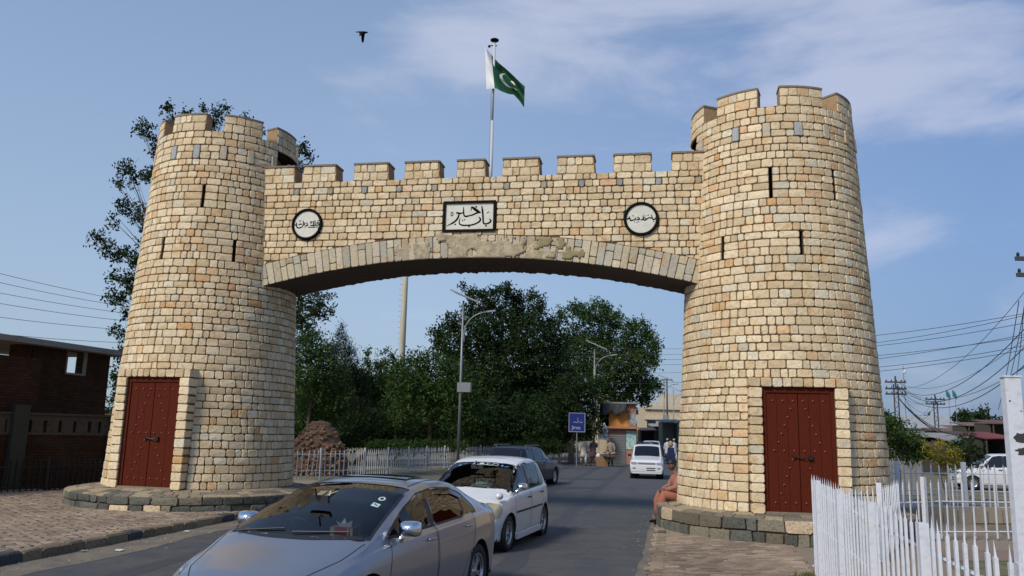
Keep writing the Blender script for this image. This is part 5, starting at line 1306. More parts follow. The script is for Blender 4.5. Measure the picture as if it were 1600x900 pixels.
car4, C4 = build_car(WAG, (.62, 31.5), 1.19, 'dark navy estate car driving away beyond the white hatchback', 'car', None, M_navy)
for sd_ in (1, -1):
    mirror_part(car4, C4, .62, 1.03, .78, sd_, M_navy, L=.16, H=.11, stalk=False)
    MB().tube([(.0, sd_*.60, 1.45), (-.1, sd_*.60, 1.488), (-1.45, sd_*.60, 1.488), (-1.55, sd_*.60, 1.45)], .016, 6).build('roof_rail', M_galv, car4, world=False)
MB().box(-2.165, -2.15, -.26, .26, .62, .74).build('number_plate', M_plate, car4, world=False)
# two more far down the road
far1 = copy_tree(car3); far1.location = (at(1018, 700, 66).x, 66, 0); far1.rotation_euler = (0, 0, -1.72); tag(far1, 'white saloon far down the road, behind the small white hatchback', 'car')
WAG2 = dict(WAG); WAG2['name'] = 'dark_parked_car'
far2 = copy_tree(car4); far2.name = 'dark_parked_car'; far2.location = (at(1002, 700, 62).x, 62, 0); far2.rotation_euler = (0, 0, -1.9); tag(far2, 'dark car parked beside the orange kiosk', 'car')

# ------------------------------------------------------------------ trees and bushes
DENS = 8.5
def crown(name, clumps, per, size, m, seed, parent, twig=9, spread=.30, asp=.42, gap=-.15, up=.0):
    g = np.random.default_rng(seed); V = []; C = []
    for c, rad in clumps:
        rad = 1.16*np.array(rad if isinstance(rad, (tuple, list)) else (rad,)*3, float); nt_ = int(DENS*per*(rad[0]*rad[2])/twig)+3
        d = g.normal(size=(nt_, 3)); d /= np.linalg.norm(d, axis=1)[:, None]; q = g.random(nt_)**.42
        lump = 1+.28*np.sin(d[:, 0]*5+seed)*np.cos(d[:, 2]*6+c[0]*3)+.12*np.sin(d[:, 1]*11)
        p = np.array(c)+d*rad*(q*lump)[:, None]
        keep = np.array([mnoise.noise(Vector(a)*(.95/spread)*.55) > gap-.15 for a in p]); p = p[keep]; d = d[keep]; n = len(p)
        if not n: continue
        k = g.uniform(.6, 1.35, n)*(1.0); yl = g.uniform(.75, 1.25, n)
        b = d*.7+g.normal(size=(n, 3))*.5+np.array([0, 0, up]); b /= np.linalg.norm(b, axis=1)[:, None]
        tw = twig; P = np.repeat(p, tw, 0)+np.repeat(b, tw, 0)*np.tile(np.linspace(-.5, .5, tw), n)[:, None]*spread*1.7+g.normal(size=(n*tw, 3))*spread*.28
        a = np.repeat(b, tw, 0)*.6+g.normal(size=(n*tw, 3))*.65; a /= np.linalg.norm(a, axis=1)[:, None]
        e = np.cross(a, g.normal(size=(n*tw, 3))); e /= np.linalg.norm(e, axis=1)[:, None]; s = size*g.uniform(.65, 1.25, n*tw)[:, None]
        Q = np.stack([P-a*s*.5, P+e*s*asp*.5-a*s*.05, P+a*s*.5, P-e*s*asp*.5-a*s*.05], 1); V.append(Q.reshape(-1, 3))
        kk = np.repeat(k, tw)*g.uniform(.85, 1.15, n*tw); yy = np.repeat(yl, tw); col = np.stack([kk*yy, kk, kk*.9, np.ones_like(kk)], 1); C.append(np.repeat(col, 4, 0))
    V = np.concatenate(V); C = np.concatenate(C).astype(np.float32); nq = len(V)//4
    me = bpy.data.meshes.new(name); me.vertices.add(len(V)); me.vertices.foreach_set('co', V.astype(np.float32).ravel())
    me.loops.add(nq*4); me.loops.foreach_set('vertex_index', np.arange(nq*4, dtype=np.int32)); me.polygons.add(nq)
    me.polygons.foreach_set('loop_start', np.arange(0, nq*4, 4, dtype=np.int32)); me.update(calc_edges=True)
    at_ = me.color_attributes.new('Col', 'FLOAT_COLOR', 'POINT'); at_.data.foreach_set('color', C.ravel())
    return link(name, me, m, parent)
def tree(label, base, trunk_r, trunk_h, clumps, per, size, m, seed, name='tree', group=None, cat='tree', limbs=True, **k):
    r = random.Random(seed); base = Vector(base); trunk_r *= .8; t = empty(name, base, label=label, cat=cat, group=group)
    cc = sum((Vector(c) for c, _ in clumps), Vector())/len(clumps); fork = Vector((base.x*.6+cc.x*.4, base.y*.6+cc.y*.4, base.z+trunk_h))
    mb = MB(); mid = (base+fork)/2+Vector((r.uniform(-.12, .12), r.uniform(-.12, .12), 0))
    top = max(c[2] for c, _ in clumps); lead = Vector((cc.x, cc.y, base.z+(top-base.z)*.82))
    mb.tube([base-Vector((0, 0, .1)), base+Vector((0, 0, .15)), mid, fork, (fork+lead)/2+Vector((r.uniform(-.3, .3), 0, 0)), lead], [trunk_r*1.35, trunk_r, trunk_r*.85, trunk_r*.72, trunk_r*.42, trunk_r*.1], 9)
    tr = mb.build('trunk', M_bark, t, smooth=True); mb = MB()
    if limbs:
        for c, rad in clumps:
            c = Vector(c); f = max(0, min(.9, (c.z-fork.z)/(max(.5, lead.z-fork.z))*.55-.05)); s = fork.lerp(lead, f); m1 = s.lerp(c, .5)+Vector((r.uniform(-.1, .1), r.uniform(-.1, .1), -.06*(c-s).length+r.uniform(0, .15)))
            rr = trunk_r*.20; sd_v = Vector((r.uniform(-.12, .12), r.uniform(-.12, .12), 0))*(c-s).length; mb.tube([s, s.lerp(c, .28)+sd_v*.6-Vector((0, 0, .05*(c-s).length)), m1+sd_v, c], [rr, rr*.75, rr*.5, rr*.12], 5, cap=False); m1 = m1+sd_v
            for q in range(3):
                e = c+Vector((r.uniform(-1, 1), r.uniform(-1, 1), r.uniform(-.4, 1)))*(rad if not isinstance(rad, (tuple, list)) else rad[0])*.8; mb.tube([m1.lerp(c, .6), (m1+e)/2+Vector((0, 0, .05)), e], [rr*.25, rr*.16, rr*.06], 4, cap=False)
        mb.build('limbs', M_bark, t)
    crown('crown', clumps, per, size, m, seed, t, **k); return t
def CL(L, Y, jy=1.2, seed=1, flat=1.0):
    r = random.Random(seed); o = []
    for x, y, rp in L:
        yy = Y+r.uniform(-jy, jy); rr = rp*yy/FPX; p = at(x, y, yy); o.append((tuple(p), (rr, rr, rr*flat)))
    return o
LT = [(262, 168, 9), (272, 190, 10), (222, 200, 13), (240, 214, 13), (252, 235, 14), (200, 262, 13), (212, 284, 14), (238, 275, 15), (185, 288, 9), (192, 322, 14), (215, 335, 16), (180, 346, 10), (152, 374, 12), (168, 388, 12), (190, 398, 15), (212, 408, 16), (236, 350, 18), (228, 384, 17), (200, 438, 14), (178, 432, 9), (218, 452, 17), (190, 466, 15), (168, 464, 9), (240, 440, 22), (205, 490, 14), (180, 515, 10), (192, 530, 12), (185, 555, 14), (180, 590, 14), (178, 620, 12), (195, 600, 16),
      (352, 166, 9), (340, 178, 8), (318, 172, 8), (330, 190, 12), (384, 188, 9), (372, 200, 12), (404, 205, 9), (472, 232, 11), (482, 244, 8), (458, 258, 13), (476, 262, 9), (440, 250, 14), (290, 180, 9), (300, 230, 30), (350, 240, 34), (400, 250, 26), (300, 320, 44), (380, 330, 44), (320, 420, 48), (400, 430, 44), (452, 470, 22), (482, 478, 18), (500, 470, 12), (512, 480, 11), (470, 498, 16), (496, 492, 14), (516, 466, 7), (430, 500, 30)]
b0 = gnd(318, 742, -.02)
tree('tall loose-branched tree rising behind the left stone tower', (b0.x, 30.5, -.02), .30, 4.2, CL(LT, 30.5, 1.4, 3), 240, .135, M_leaf, 11, name='tall_tree', twig=8, spread=.20, asp=.5, gap=-.12, up=.25)
def gx(px, Y): return at(px, 675, Y).x
G = 'trees of the park seen through the arch'
tree('feathery mid green tree nearest the left tower, under the arch', (gx(478, 43), 43, -.02), .18, 2, CL([(478, 530, 26), (500, 548, 26), (465, 556, 30), (510, 575, 28), (480, 590, 36), (520, 610, 30), (488, 636, 38), (462, 648, 26), (525, 650, 26), (470, 515, 12)], 43, 1, 4), 170, .17, M_leaf2, 12, group=G, spread=.28)
tree('dark pointed pine tree between the feathery tree and the steel mast', (gx(537, 49), 49, -.02), .16, 3, CL([(534, 508, 4), (534, 520, 8), (531, 535, 12), (522, 548, 10), (546, 548, 11), (536, 560, 18), (552, 572, 16), (524, 578, 20), (540, 596, 26), (558, 604, 20), (538, 624, 32), (552, 648, 34)], 49, .6, 5), 230, .26, M_pine, 13, name='pine_tree', group=G, spread=.25, asp=.12, up=.5)
tree('group of thin upright poplar shoots beside the steel mast', (gx(592, 52), 52, -.02), .12, 2, CL([(574, 552, 5), (575, 566, 7), (588, 556, 5), (590, 570, 7), (602, 550, 5), (604, 566, 7), (614, 558, 5), (616, 572, 7), (590, 592, 22), (612, 596, 18), (576, 612, 22), (600, 630, 32), (580, 655, 30), (568, 585, 12)], 52, .5, 6), 210, .19, M_leaf2, 14, group=G, spread=.25, up=.7)
tree('broad round-headed light green tree in front of the tall one', (gx(668, 46), 46, -.02), .2, 2, CL([(650, 568, 24), (680, 562, 20), (625, 580, 22), (705, 578, 24), (735, 588, 16), (655, 600, 36), (695, 606, 36), (628, 615, 30), (728, 612, 20), (660, 640, 40), (710, 645, 34), (622, 650, 30), (740, 640, 20)], 46, 1.1, 7, .8), 170, .19, M_leaf2, 15, group=G, spread=.30)
tree('tallest dark tree in the middle of the arch, behind the solar lamp', (gx(775, 60), 60, -.02), .42, 3.5, CL([(724, 446, 5), (738, 458, 10), (752, 462, 10), (775, 456, 11), (792, 454, 11), (806, 466, 13), (828, 462, 10), (842, 478, 12), (762, 482, 18), (790, 490, 24), (822, 496, 24), (735, 490, 16), (708, 510, 20), (686, 522, 14), (745, 518, 28), (782, 530, 34), (825, 530, 34), (858, 510, 18), (866, 540, 24), (700, 545, 26), (735, 560, 34), (790, 575, 42), (840, 575, 38), (870, 590, 26), (760, 620, 46), (820, 630, 46), (860, 645, 32)], 60, 1.6, 8), 130, .26, M_leaf, 16, group=G, spread=.36, gap=-.1)
tree('wide tree with open top at the right of the arch, behind the kiosk', (gx(952, 76), 76, -.02), .42, 3.5, CL([(880, 492, 12), (900, 482, 12), (918, 490, 14), (934, 476, 10), (948, 482, 11), (936, 500, 16), (962, 502, 16), (985, 512, 13), (1002, 506, 9), (1010, 524, 13), (1024, 536, 12), (1010, 548, 18), (980, 540, 22), (940, 535, 28), (900, 530, 26), (1020, 566, 10), (992, 572, 22), (955, 575, 30), (1005, 598, 20), (1022, 604, 12), (985, 612, 22), (915, 575, 30), (950, 612, 26), (1008, 622, 12), (880, 560, 24)], 76, 1.8, 9), 105, .30, M_leaf2, 17, group=G, spread=.4, gap=-.1)
tree('low bushy tree hanging over the blue road sign', (gx(893, 55), 55, -.02), .25, 2, CL([(900, 596, 20), (920, 606, 18), (936, 600, 10), (885, 612, 24), (915, 630, 20), (925, 650, 16), (880, 645, 28), (850, 640, 26), (902, 660, 20), (860, 668, 26), (934, 668, 10), (920, 676, 12)], 55, .9, 10), 150, .20, M_leaf, 18, group=G, spread=.3)
tree('dark rounded tree low behind the white fence', (gx(790, 52), 52, -.02), .25, 1.5, CL([(760, 650, 30), (800, 660, 34), (838, 668, 30), (730, 662, 28), (770, 678, 26), (815, 690, 24), (700, 676, 24)], 52, .8, 21), 140, .22, M_leaf, 19, group=G, spread=.34)
tree('dark small tree low on the left of the park behind the pine', (gx(560, 47), 47, -.02), .2, 1, CL([(560, 668, 26), (590, 676, 26), (620, 684, 22), (650, 686, 22), (530, 690, 20), (680, 690, 20)], 47, .8, 22), 140, .22, M_leaf, 20, group=G, spread=.34)
# dense mass far behind that closes the park
w_ = crown('woodland', CL([(x, 660+8*math.sin(x), 34) for x in range(455, 880, 26)]+[(x, 625+10*math.sin(x*.7), 32) for x in range(455, 880, 30)]+[(x, 690, 22) for x in range(455, 880, 22)], 88, 2, 33), 60, .42, M_leaf, 30, None, spread=.5, gap=-.6)
tag(w_, 'dense dark wood closing the park behind the nearer trees', 'trees', kind='stuff')
hd = crown('hedge', CL([(x, 697, 9) for x in range(580, 730, 9)], 43.2, .3, 34), 500, .10, M_leaf2, 31, None, spread=.12, gap=-.9)
tag(hd, 'clipped green hedge behind the long white fence', 'hedge')
hd = crown('hedge', CL([(x, 700, 10) for x in range(740, 880, 10)], 51, .3, 35), 400, .13, M_leaf, 32, None, spread=.15, gap=-.9)
tag(hd, 'low dark hedge behind the estate car', 'hedge')
# right-hand garden
tree('small dark green tree in the garden right of the tower', (gx(1398, 27), 27, -.02), .07, 1.0, CL([(1390, 660, 9), (1400, 672, 18), (1420, 680, 18), (1392, 692, 18), (1412, 702, 20), (1434, 694, 12), (1385, 672, 10), (1430, 712, 12), (1438, 704, 8), (1396, 715, 10)], 27, .5, 41), 420, .11, M_leaf2, 41, spread=.16, name='small_tree')
tree('yellow green shrub behind the white fence', (gx(1472, 26), 26, -.02), .04, .3, CL([(1452, 704, 9), (1468, 700, 10), (1484, 706, 10), (1496, 714, 8), (1460, 718, 11), (1478, 722, 12), (1490, 728, 8)], 26, .3, 42), 480, .10, M_leafy, 42, spread=.14, name='shrub', cat='shrub')
tree('dark green bush right of the yellow green shrub', (gx(1515, 28), 28, -.02), .05, .3, CL([(1500, 694, 11), (1516, 698, 12), (1530, 704, 10), (1508, 712, 14), (1526, 720, 12), (1515, 684, 8), (1500, 725, 10)], 28, .4, 43), 420, .10, M_leaf, 43, spread=.15, name='bush', cat='bush')
tree('round far tree on the horizon right of the white shed roof', (gx(1508, 110), 110, -.02), .2, 1, CL([(1500, 652, 8), (1512, 648, 8), (1520, 654, 7), (1506, 660, 8)], 110, .6, 44), 60, .45, M_leaf, 44, spread=.5)
tree('pointed far tree on the horizon above the shack roofs', (gx(1532, 105), 105, -.02), .2, 1, CL([(1528, 648, 6), (1536, 644, 6), (1532, 656, 9), (1544, 658, 7), (1524, 660, 7)], 105, .6, 45), 60, .45, M_leaf, 45, spread=.5)
tree('dark tree right behind the edge of the right tower', (gx(1382, 45), 45, -.02), .12, 1, CL([(1384, 650, 9), (1378, 664, 12), (1390, 668, 12), (1376, 690, 14)], 45, .5, 46), 200, .18, M_leaf, 46, spread=.25)
wf = crown('far_woodland', [((x, 210+40*math.sin(x*.05), 2.6), (9, 9, 3.2)) for x in range(-190, 330, 11)], 9, 1.3, M_leaf, 47, None, spread=1.6, gap=-.6)
tag(wf, 'distant line of trees along the horizon', 'trees', kind='stuff')

# ------------------------------------------------------------------ brown rock mound, mast, lamps
r = random.Random(9); mc = Vector((gx(500, 35.5), 35.5, 0)); rp_ = empty('rock_mound', mc, label='heap of brown rough stones behind the fence under the arch', cat='rocks')
M_rock = mat('brown_rock', (.16, .09, .05), .95, noise=.4, nscale=6, bump=.8, bscale=15, attr=True)
MB().lathe([(1.35, 0), (1.25, .6), (1.05, 1.1), (.75, 1.7), (.35, 2.15), (.001, 2.25)], 20, Matrix.Translation(mc)).build('mound_core', M_mortar, rp_)
for i in range(290):
    z = 2.15*r.random()**1.1; R_ = float(np.interp(z, [0, .6, 1.1, 1.7, 2.15], [1.4, 1.3, 1.1, .75, .3])); a = r.uniform(math.pi, 2*math.pi)
    q = MB().ball((0, 0, 0), (r.uniform(.07, .14), r.uniform(.07, .12), r.uniform(.045, .08)), 6); Mq = Matrix.Translation(mc+Vector((R_*math.cos(a), R_*math.sin(a), z))) @ Matrix.Rotation(r.uniform(0, 3), 4, 'Z') @ Matrix.Rotation(r.uniform(-.5, .5), 4, 'X')
    c = r.uniform(.7, 1.3); c = (.17*c, .095*c, .055*c); q.v = [tuple(Mq @ (Vector(p)*r.uniform(.88, 1.12))) for p in q.v]; q.c = [c]*len(q.v); q.build('rock', M_rock, rp_)
Y = 62; b1 = at(628, 550, Y); t1_ = at(633, 430, Y); ms = empty('steel_mast', (b1.x, Y, -.02), label='tall pale rusty steel mast with climbing rungs behind the trees', cat='mast')
MB().tube([(b1.x, Y, 0), (b1.x, Y, t1_.z*.55), (b1.x, Y, t1_.z+6)], [.30, .25, .17], 16).build('pole', M_oldpole, ms, smooth=True)
for i in range(34):
    z = 5+.42*i; MB().tube([(b1.x-.2, Y-.05, z), (b1.x-.38, Y-.05, z), (b1.x-.38, Y-.05, z+.06)], .018, 4).build('rung', M_oldpole, ms)
M_panel = mat('solar_panel_face', (.20, .21, .22), .35, .3)
def lamp(base, H, rz, label, s=1.0):
    t = empty('solar_street_lamp', base, rz, label, 'street lamp', 'solar street lamps along the road')
    MB().tube([(0, 0, 0), (0, 0, H*.5), (0, 0, H)], [.08, .065, .045], 10).build('pole', M_galv, t, smooth=True, world=False)
    MB().lathe([(.18, 0), (.18, .03), (.001, .03)], 12).build('base_plate', M_galv, t, world=False)
    M = Matrix.Translation((.25, 0, H+.12)) @ Matrix.Rotation(R(24), 4, 'Y'); p = MB().box(-.85, .85, -.5, .5, 0, .05, M).build('solar_panel', M_panel, t, world=False)
    MB().box(-.87, .87, -.52, -.495, -.01, .06, M).box(-.87, .87, .495, .52, -.01, .06, M).box(-.88, -.85, -.52, .52, -.01, .06, M).box(.85, .88, -.52, .52, -.01, .06, M).build('panel_frame', M_galv, p, world=False)
    a = [Vector((.06+1.25*(1-math.cos(q)), 0, H-1.95+1.35*math.sin(q)**.8+.0)) for q in np.linspace(0, 1.45, 12)]
    a = [Vector((.10, 0, H-1.95))]+a[1:]; MB().tube([(0, 0, H-1.75), (.10, 0, H-1.75)], .03, 6).tube([(0, 0, H-.85), (.35, 0, H-.85)], .022, 6).tube([a[0]-Vector((0, 0, .2))]+a, .035, 7).build('arm', M_galv, t, smooth=True, world=False)
    e = a[-1]; Mh = Matrix.Translation(e) @ Matrix.Rotation(R(-6), 4, 'Y'); MB().box(-.05, .55, -.10, .10, -.03, .05, Mh).build('lamp_head', M_galv, t, world=False)
    MB().box(-.14, .55, -.12, .12, H-4.62, H-4.15).build('battery_box', M_galv, t, world=False); return t
Y = 41; p = at(716, 705, Y); lm0 = lamp((p.x, Y, 0), at(725, 470, Y).z-.0, -.25, 'nearest solar street lamp, tall behind the white fence')
for (px, py, Y, rz, lab) in ((929, 543, 60, -.35, 'second solar street lamp, rising in front of the wide tree'), (988, 571, 78, -.35, 'third solar street lamp, thin above the kiosk roof'), (1037, 578, 96, -.4, 'fourth solar street lamp, near the edge of the right tower'), (1052, 600, 118, -.4, 'farthest solar street lamp, close to the right tower edge')):
    q = at(px, py, Y); c = copy_tree(lm0); c.location = (q.x, Y, q.z-(at(725, 470, 41).z)); c.location.z = min(0, c.location.z) if c.location.z < 0 else 0
    c.rotation_euler = (0, 0, rz); c['label'] = lab
# lattice-like concrete pole near the tower edge
def upole(px, pyt, Y, label, arms, H=None, wd=2.2, name='utility_pole', lattice=False, rz=0):
    t0 = at(px, pyt, Y); t = empty(name, (t0.x, Y, 0), rz, label, 'utility pole', 'utility poles with crossarms'); M_p = mat('dark_weathered_pole', (.06, .055, .055), .8)
    H = t0.z
    if lattice:
        for dx in (-.16, .16): MB().box(dx-.03, dx+.03, -.05, .05, 0, H-.3).build('upright', M_p, t, world=False)
        z = .5
        mb = MB(); k = 0
        while z < H-.6: mb.tube([(-.16, 0, z), (.16, 0, z+.35)] if k % 2 else [(.16, 0, z), (-.16, 0, z+.35)], .022, 4); z += .35; k += 1
        tag(mb.build('lattice_bracing', M_p, t, world=False), kind='stuff')
        MB().box(-.05, .05, -.04, .04, H-.6, H+.3).build('spine', M_p, t, world=False)
    else: MB().tube([(0, 0, 0), (0, 0, H)], [.14, .09], 10).build('pole', M_p, t, smooth=True, world=False)
    for k, dz in enumerate(arms):
        a = MB().box(-wd/2, wd/2, -.05, .05, H-dz-.06, H-dz+.06).build('crossarm', M_p, t, world=False)
        for x in (-.46, -.2, .05, .3, .48): MB().lathe([(.001, .14), (.035, .12), (.05, .06), (.03, .0)], 8, Matrix.Translation((x*wd*.95, 0, H-dz+.06))).build('insulator', M_iron, a, world=False)
    return t, H
upole(1399, 594, 62, 'nearer double-armed utility pole right of the tower', (.15, .65, 1.05), lattice=True, wd=1.6)
upole(1461, 622, 72, 'lower utility pole standing before the white shed', (.12, .52), lattice=True, wd=1.7)
upole(1618, 392, 24, 'closest utility pole with crossarm ends showing at the right edge', (.25, .75, 3.55), wd=1.25)
upole(330, 470, 42, 'utility pole hidden behind the left tower', (.2, .8), wd=2.0)
upole(1042, 590, 105, 'thin utility pole beside the fourth lamp', (.3,), wd=1.4)

# ------------------------------------------------------------------ overhead cables
CNT = {}
def cable(a, b, sag, rad, label, grp='overhead cables', n=22):
    a, b = Vector(a), Vector(b); P = [a.lerp(b, i/n)-Vector((0, 0, 4*sag*(i/n)*(1-i/n))) for i in range(n+1)]
    o = MB().tube(P, rad, 5).build('overhead_cable', M_wire, None, smooth=True); k = CNT.get(grp, 0); CNT[grp] = k+1
    w = ('topmost', 'second from the top', 'third from the top', 'fourth from the top', 'fifth from the top', 'sixth from the top', 'lowest')[k]
    tag(o, w+' '+label, 'cable', grp); return o
lab = 'of the thin cables in the sky left of the left tower'
for (y0, y1) in ((396, 484), (413, 490), (433, 496), (452, 505), (478, 514), (508, 530)):
    cable(at(-120, y0, 30), at(330, y1+6, 42), .25, .010, lab, 'cables left of the left tower')
lab = 'of the thin cables crossing low from behind the right tower'
for (y0, y1, s_) in ((534, 458, .5), (545, 452, .7), (548, 470, .6), (565, 500, .4), (574, 488, .5), (576, 505, .7), (590, 515, .5)):
    cable(at(1180, y0, 52), at(1760, y1, 30), s_, .013, lab, 'cables right of the right tower')
lab = 'of the cables sagging between the lattice pole and the right edge'
for (y0, y1, s_, r0) in ((606, 320, 1.6, .012), (606, 392, 2.0, .018), (604, 425, 2.3, .018), (608, 470, 2.2, .018), (598, 440, 1.5, .010), (604, 500, 1.6, .012)):
    cable(at(1404, y0, 61.9), at(1700, y1, 24), s_, r0, lab, 'cables sagging from the lattice pole')
lab = 'of the thin slack wires between the two far utility poles'
for (x0, y0, x1, y1, s_) in ((1392, 599, 1452, 626, .8), (1406, 598, 1470, 627, .6), (1404, 608, 1466, 632, 1.2), (1408, 606, 1458, 634, 1.7), (1403, 616, 1456, 628, 1.4)):
    cable(at(x0, y0, 61.9), at(x1, y1, 71.9), s_, .012, lab, 'wires between the far poles')
for (x1, y1, s_) in ((1480, 676, .5), (1496, 682, .7), (1512, 684, .9), (1470, 672, .3)): cable(at(1404, 622, 61.9), at(x1, y1, 60), s_, .03, 'of the service cables from the lattice pole to the shacks', 'service cables to the shacks')
lab = 'of the cables seen through the arch near the right tower'
for (y0, y1) in ((533, 540), (543, 548), (560, 563), (575, 574), (590, 590), (548, 558)): cable(at(860, y0+6, 70), at(1180, y1, 64), .3, .012, lab, 'cables seen through the arch')
for (x0, y0, x1, y1) in ((1592, 470, 1560, 640), (1600, 480, 1586, 600), (1602, 470, 1570, 620)): cable(at(x0, y0, 24), at(x1, y1, 40), .2, .012, 'of the stay wires dropping beside the tall gatepost', 'stay wires by the gatepost')

# ------------------------------------------------------------------ brick building and wall at the left
M_brick = bpy.data.materials.new('shaded_brickwork'); M_brick.use_nodes = True; t = M_brick.node_tree; b = t.nodes['Principled BSDF']; b.inputs['Roughness'].default_value = .95; b.inputs['Specular IOR Level'].default_value = .08
tcn = t.nodes.new('ShaderNodeTexCoord'); mpn = t.nodes.new('ShaderNodeMapping'); mpn.inputs['Rotation'].default_value = (R(90), 0, 0); br = t.nodes.new('ShaderNodeTexBrick'); br.inputs['Scale'].default_value = 1
br.inputs['Brick Width'].default_value = .23; br.inputs['Row Height'].default_value = .078; br.inputs['Mortar Size'].default_value = .009
br.inputs['Color1'].default_value = (.072, .034, .017, 1); br.inputs['Color2'].default_value = (.05, .023, .012, 1); br.inputs['Mortar'].default_value = (.03, .02, .015, 1)  # brick colours darkened to carry the shade on these walls
t.links.new(tcn.outputs['Object'], mpn.inputs[0]); t.links.new(mpn.outputs[0], br.inputs['Vector'])
nn = t.nodes.new('ShaderNodeTexNoise'); nn.inputs['Scale'].default_value = 1.3; nn.inputs['Detail'].default_value = 5; t.links.new(tcn.outputs['Object'], nn.inputs['Vector'])
mrn = t.nodes.new('ShaderNodeMapRange'); mrn.inputs['To Min'].default_value = .55; mrn.inputs['To Max'].default_value = 1.45; t.links.new(nn.outputs['Fac'], mrn.inputs['Value'])
vm = t.nodes.new('ShaderNodeVectorMath'); vm.operation = 'SCALE'; t.links.new(br.outputs['Color'], vm.inputs[0]); t.links.new(mrn.outputs[0], vm.inputs['Scale']); t.links.new(vm.outputs[0], b.inputs['Base Color'])
bpn = t.nodes.new('ShaderNodeBump'); bpn.inputs['Strength'].default_value = .6; bpn.inputs['Distance'].default_value = .01; t.links.new(br.outputs['Fac'], bpn.inputs['Height']); bpn.invert = True; t.links.new(bpn.outputs[0], b.inputs['Normal'])
M_conc = mat('stained_concrete', (.20, .185, .16), .9, noise=.25, nscale=2, bump=.3); M_dplas = mat('dark_render', (.06, .042, .026), .95, noise=.4, nscale=2, bump=.4)
# upper brick room under a flat slab; its long front recedes to the right
c0 = at(45, 600, 23.6); c1 = at(168, 600, 26.6); fd = Vector((c1.x-c0.x, c1.y-c0.y, 0)); FL = fd.length; fd.normalize(); fn = Vector((fd.y, -fd.x, 0))
MBd = Matrix.Translation((c0.x, c0.y, 0)) @ Matrix((fd, -fn, Vector((0, 0, 1)))).transposed().to_4x4()   # x along the front, y backwards
bl = empty('brick_building', (c0.x, c0.y, 0), label='shade-darkened brick building with flat concrete roof slab and open window, left edge', cat='building'); bl.matrix_world = MBd
def zat(px, py, Y): return at(px, py, Y).z
zr = zat(45, 529, 23.6); wx0 = (at(100, 560, 24.9)-c0).dot(fd); wx1 = (at(127, 560, 25.5)-c0).dot(fd); wz0 = zat(112, 583, 25.2); wz1 = zat(112, 549, 25.2)
def bpart(name, boxes, m, parent=bl):
    mb = MB()
    for q in boxes: mb.box(*q)
    return mb.build(name, m, parent, world=False)
bpart('front_wall', [(0, wx0, 0, .25, 0, zr-.22), (wx1, FL, 0, .25, 0, zr-.22), (wx0, wx1, 0, .25, 0, wz0), (wx0, wx1, 0, .25, wz1, zr-.22)], M_brick)
bpart('side_wall', [(FL-.25, FL, .25, 3.2, 0, wz0-.35)], M_brick)
ex = .55; bpart('rear_wall', [(0, wx0, 3.2, 3.4, 0, zr-.22), (wx0, FL, 3.2, 3.4, 0, wz0-.35)], M_brick)
bpart('brick_pier', [(-.42, -.02, .02, .4, 0, zr-.22)], M_brick)
bpart('roof_slab', [(-.05, FL+.5, -.45, 3.8, zr-.20, zr-.04), (-6.5, -.05, -.45, 3.8, zr-.20, zr-.04)], M_conc)
bpart('window_frame', [(wx0-.05, wx0, -.03, .1, wz0-.05, wz1+.05), (wx1, wx1+.14, -.03, .26, wz0-.05, wz1+.05), (wx0, wx1, -.03, .1, wz1, wz1+.06), (wx0-.05, wx1+.1, -.05, .26, wz0-.06, wz0)], mat('pale_jamb', (.22, .19, .15), .9))
bpart('near_wing_wall', [(-8, -.55, -.9, -.65, 0, zat(20, 560, 22.8))], M_brick)
bpart('roof_tank', [(-1.25, -.75, 1.2, 1.5, zr-.62, zr-.42)], M_iron)
# boundary wall with ventilation slots
w0_ = at(-60, 700, 20.8); w1_ = at(172, 700, 24.2); wd_ = Vector((w1_.x-w0_.x, w1_.y-w0_.y, 0)); WLn = wd_.length; wd_.normalize()
bw = empty('boundary_wall', (w0_.x, w0_.y, 0), label='dark rendered boundary wall with a row of slots and a pilaster, left of the left tower', cat='wall')
bw.matrix_world = Matrix.Translation((w0_.x, w0_.y, 0)) @ Matrix((wd_, Vector((-wd_.y, wd_.x, 0)), Vector((0, 0, 1)))).transposed().to_4x4()
def wx(px, Yg=23): return max(0, (ray(px, 660).x/ray(px, 660).y*1.0)) if False else None
def wallx(px):
    rr = ray(px, 680); # intersect plane
    n = Vector((-wd_.y, wd_.x, 0)); tt_ = (w0_-Vector((0, 0, EYE))).dot(n)/rr.dot(n); P = rr*tt_; return (Vector((P.x, P.y, 0))-Vector((w0_.x, w0_.y, 0))).dot(wd_)
zt1 = zat(110, 650, 23.2); zb1 = zat(110, 680, 23.2); zs0, zs1 = zat(110, 677, 23.2)+.02, zat(110, 658, 23.2)
sl = [(wallx(a), wallx(b)) for a, b in ((6, 9), (41, 48), (66, 72), (90, 95), (113, 118), (136, 141), (152, 157))]
boxes = []; cur = 0
for a, b in sl: boxes.append((cur, a, 0, .22, zb1, zt1)); boxes.append((a, b, 0, .22, zb1, zs0)); boxes.append((a, b, 0, .22, zs1, zt1)); boxes.append((a, b, .15, .22, zs0, zs1)); cur = b
boxes.append((cur, WLn, 0, .22, zb1, zt1))
mb = MB(); [mb.box(*q) for q in boxes]; mb.build('slotted_panel', M_dplas, bw, world=False)
MB().box(0, WLn, .03, .22, 0, zb1-.003).build('lower_brickwork', M_brick, bw, world=False)
MB().box(-.05, WLn+.05, -.05, .27, zt1+.003, zt1+.06).build('coping', M_dplas, bw, world=False)
a, b_ = wallx(14), wallx(38); MB().box(a, b_, -.16, -.003, 0, zt1+.25).build('pilaster', mat('mossy_render', (.035, .032, .02), .95, noise=.3), bw, world=False)
MB().box(WLn-.12, WLn+.2, -.08, .25, 0, zt1+.1).build('end_pier', M_dplas, bw, world=False)
